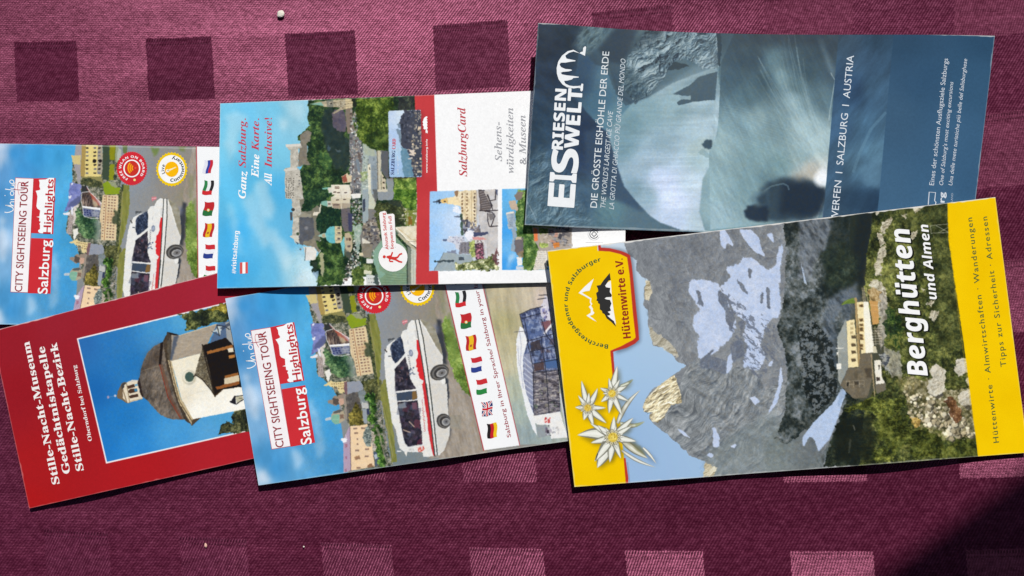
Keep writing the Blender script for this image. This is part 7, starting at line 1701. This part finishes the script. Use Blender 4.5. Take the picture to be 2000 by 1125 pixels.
    cv.poly('C6', [(150,180),(205,190),(215,350),(165,360)], (232,130,80), 1, 4); cv.poly('C6', [(235,180),(360,190),(370,250),(240,260)], leaf(sc=3, dark=(70,90,40), mid=(120,140,70), light=(160,176,100), seed=24), 3, 4); cv.poly('C6', [(240,380),(360,390),(370,440),(250,460)], leaf(sc=3, dark=(70,90,40), mid=(120,140,70), light=(160,176,100), seed=25), 3, 4)
    cv.poly('C6', [(235,265),(385,260),(385,385),(240,380)], (180,168,154), 1, 4); cv.clutter('C6', [(400,180),(670,190),(670,450),(400,440)], [(150,150,156),(80,80,88),(196,184,172),(120,116,116),(210,160,140),(176,176,180)], 60, 24, 76, 20, 41, 2.4, .85)
    cv.poly('C6', [(420,390),(500,370),(520,440),(440,450)], (214,130,60), 2, 4); cv.clutter('C6', [(245,270),(385,265),(385,380),(245,380)], [(140,130,120),(206,196,182)], 20, 14, 34, 20, 42, 2, .7)
    cv.poly('C6', [(210,490),(345,495),(340,750),(150,750)], (226,220,208), 2, 4); cv.grid('C6', (215,500), (130,0), (-50,240), 6, 9, .4, .35, (150,146,138), .15, 7)
    for k in range(7): cv.line('C6', [(412,200+k*36),(560,190+k*36),(640,215+k*34)], 6, (84,80,84), .5)
    for x, y0, y1 in ((800, 55, 952), (844, 50, 942)): cv.line('C4', [(x, y0), (x+2, y1)], 3, (250,250,250), .9)
    # the pictured plastic card
    cv.poly('C5', [(150,125),(600,120),(606,1040),(140,1050)], (90,40,50), a=.35, soft=3)
    cd5 = [(128,130),(145,114),(345,108),(575,104),(590,1010),(580,1025),(160,1028),(142,1015)]
    wash(cv, 'C5', cd5, [(160,150,(190,208,232)),(300,150,(206,222,236)),(160,500,(176,200,232)),(200,900,(160,190,230)),(290,700,(176,204,228)),(330,1000,(150,186,220))])
    cv.poly('C5', [(345,108),(575,104),(590,1010),(480,1020),(440,800),(380,640),(310,600),(300,430),(285,260),(310,180),(340,150)], (66,70,84), 3, 4)
    cv.poly('C5', [(310,610),(380,640),(440,790),(480,1020),(340,1025),(320,860),(305,720)], lambda x, y: pal(fbm(x, y, 4, 81, 3), (0,(84,124,146)), (1,(120,156,176))), 2, 4); cv.poly('C5', [(318,850),(350,1025),(160,1028),(300,900)], (160,192,222), 2, 4, .7)
    cv.poly('C5', [(245,360),(290,375),(310,440),(305,560),(280,540),(270,450),(250,420)], (120,140,156), 2, 3); cv.poly('C5', [(250,285),(290,280),(295,350),(260,350)], (110,130,146), 2, 3, .8)
    cv.clutter('C5', [(490,120),(575,110),(590,1000),(500,1010),(440,860),(480,640),(440,560),(470,400),(495,300)], [(150,146,136),(96,96,104),(196,188,172),(60,62,70),(220,200,170),(120,116,110)], 130, 12, 38, 5, 51, 2, .9)
    cv.poly('C5', [(385,640),(485,655),(490,740),(400,720),(450,700),(430,680)], (222,206,190), 2, 3); cv.poly('C5', [(395,770),(460,750),(460,775),(400,785)], (196,190,184), 1, 3)
    cv.clutter('C5', [(350,120),(480,115),(490,340),(440,540),(340,560),(310,300)], [(50,54,66),(90,96,108),(40,44,54),(110,112,124)], 50, 14, 40, 5, 52, 2, .7)
    tex(cv, 'C0', None, lambda x, y: fbm(x, y, 3, 90, 3, .7), .03)
paint_card(cC)
cC.finish('P', [('C0', [(480,40),(1080,40),(1085,1090),(400,1110)]), ('C4', [(50,76),(800,53),(803,944),(44,954)]), ('C4', [(846,52),(1560,40),(1510,940),(846,940)])], .3, .08, .15)
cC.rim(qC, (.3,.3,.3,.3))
cC.image_ = cC.image()
def bumpC(U, V): return .0008*np.sin(U*6.28)*V+.0006*g(U, .60, .05)*g(V, 1, .1)
bC = Brochure('city_card_brochure', qC, (.0022, .0028, .0050, .0054), 'city card brochure in the middle with panorama, red column and white right half', 'brochure', cC, bumpC, pages=3)
rc = (196, 62, 84)
A = Art(bC, 'slogan_lettering', 1)
A.text('C0', 'Ganz', (163,598), (170,452), 38, WH, 'sbi', .012); A.text('C0', 'Salzburg.', (165,432), (165,168), 38, rc, 'sbi', 0)
A.text('C0', 'Eine', (232,485), (237,362), 38, WH, 'sbi', .012); A.text('C0', 'Karte.', (234,342), (236,168), 38, rc, 'sbi', 0)
A.text('C0', 'All', (302,528), (304,462), 38, WH, 'sbi', .012); A.text('C0', 'Inclusive!', (304,432), (304,165), 38, rc, 'sbi', 0)
A.make()
A = Art(bC, 'hashtag_lettering', 1)
A.text('C0', '#visitsalzburg', (110,1000), (127,772), 24, WH, 'b', -.01)
A.make()
A = Art(bC, 'austrian_flag', 1)
A.poly('C0', [(133,940),(176,938),(176,998),(133,1000)], (214,88,84)); A.poly('C0', [(147,939),(163,938),(163,999),(147,1000)], WH, 1)
A.make()
A = Art(bC, 'card_title_lettering', 2)
A.text('C5', 'SALZBURG', (208,992), (226,662), 46, (52,60,110), 'sb', -.01); A.text('C5', 'CARD', (228,642), (232,500), 46, (214,60,76), 'sb', -.01)
A.text('C5', 'Salzburger Land', (268,990), (262,735), 12, WH, 'r', .0)
A.make()
A = Art(bC, 'column_lettering', 1)
A.text('C5', 'www.salzburg.info', (668,968), (668,505), 22, WH, 'b', .0)
A.poly('C5', [(662,190),(668,210),(655,215),(668,245),(655,250),(670,275),(658,290),(668,310),(660,330),(672,350),(660,370),(672,400),(668,428),(655,415),(645,425),(640,395),(650,370),(628,372),(612,360),(618,335),(602,310),(610,290),(600,268),(610,250),(615,225),(635,200)], WH)
A.make()
A = Art(bC, 'walking_sign', 1)
A.ell('C3', (1280,745), 160, 158, (240,238,238))
A.poly('C3', [(1128,262),(1140,248),(1185,236),(1205,245),(1215,272),(1280,266),(1296,280),(1315,640),(1170,650)], (240,238,238))
rd = (206,52,48)
A.ell('C3', (1185,740), 17, 17, rd, 1)
A.poly('C3', [(1205,745),(1212,732),(1255,722),(1262,700),(1270,684),(1282,692),(1275,715),(1266,738),(1300,742),(1325,738),(1350,705),(1378,697),(1384,712),(1358,722),(1338,752),(1318,764),(1355,785),(1384,792),(1380,808),(1345,802),(1300,778),(1262,768),(1250,772),(1250,782),(1282,786),(1284,800),(1245,798),(1235,785),(1236,765)], rd, 1)
A.text('C3', 'Altstadt Salzburg', (1232,658), (1190,256), 34, rd, 'r', .012, layer=1)
A.text('C3', 'bequem zu Fuß', (1288,650), (1262,292), 34, rd, 'r', .012, layer=1)
A.make()
A = Art(bC, 'title_lettering', 1)
A.text('C1', 'SalzburgCard', (528,480), (518,108), 42, (190,60,72), 'sbi', 0)
gy = (156,158,164)
A.text('C1', 'Sehens-', (715,398), (710,188), 36, gy, 'si', .008); A.text('C1', 'würdigkeiten', (777,462), (774,112), 36, gy, 'si', .008); A.text('C1', '& Museen', (845,415), (840,152), 36, gy, 'si', .008)
A.make()
A = Art(bC, 'heritage_emblem', 1)
dk = (70,76,84)
A.ring('C6', (985,262), 52, 62, dk, 0, 20, 340); A.ring('C6', (985,262), 80, 84, (150,154,160), 0, 30, 330)
A.poly('C6', [(945,262),(985,220),(1030,262),(985,302)], dk); A.poly('C6', [(958,262),(985,233),(1015,262),(985,289)], (244,245,246), 1)
A.line('C6', [(870,378),(1110,380)], 4, (170,172,176))
A.make()
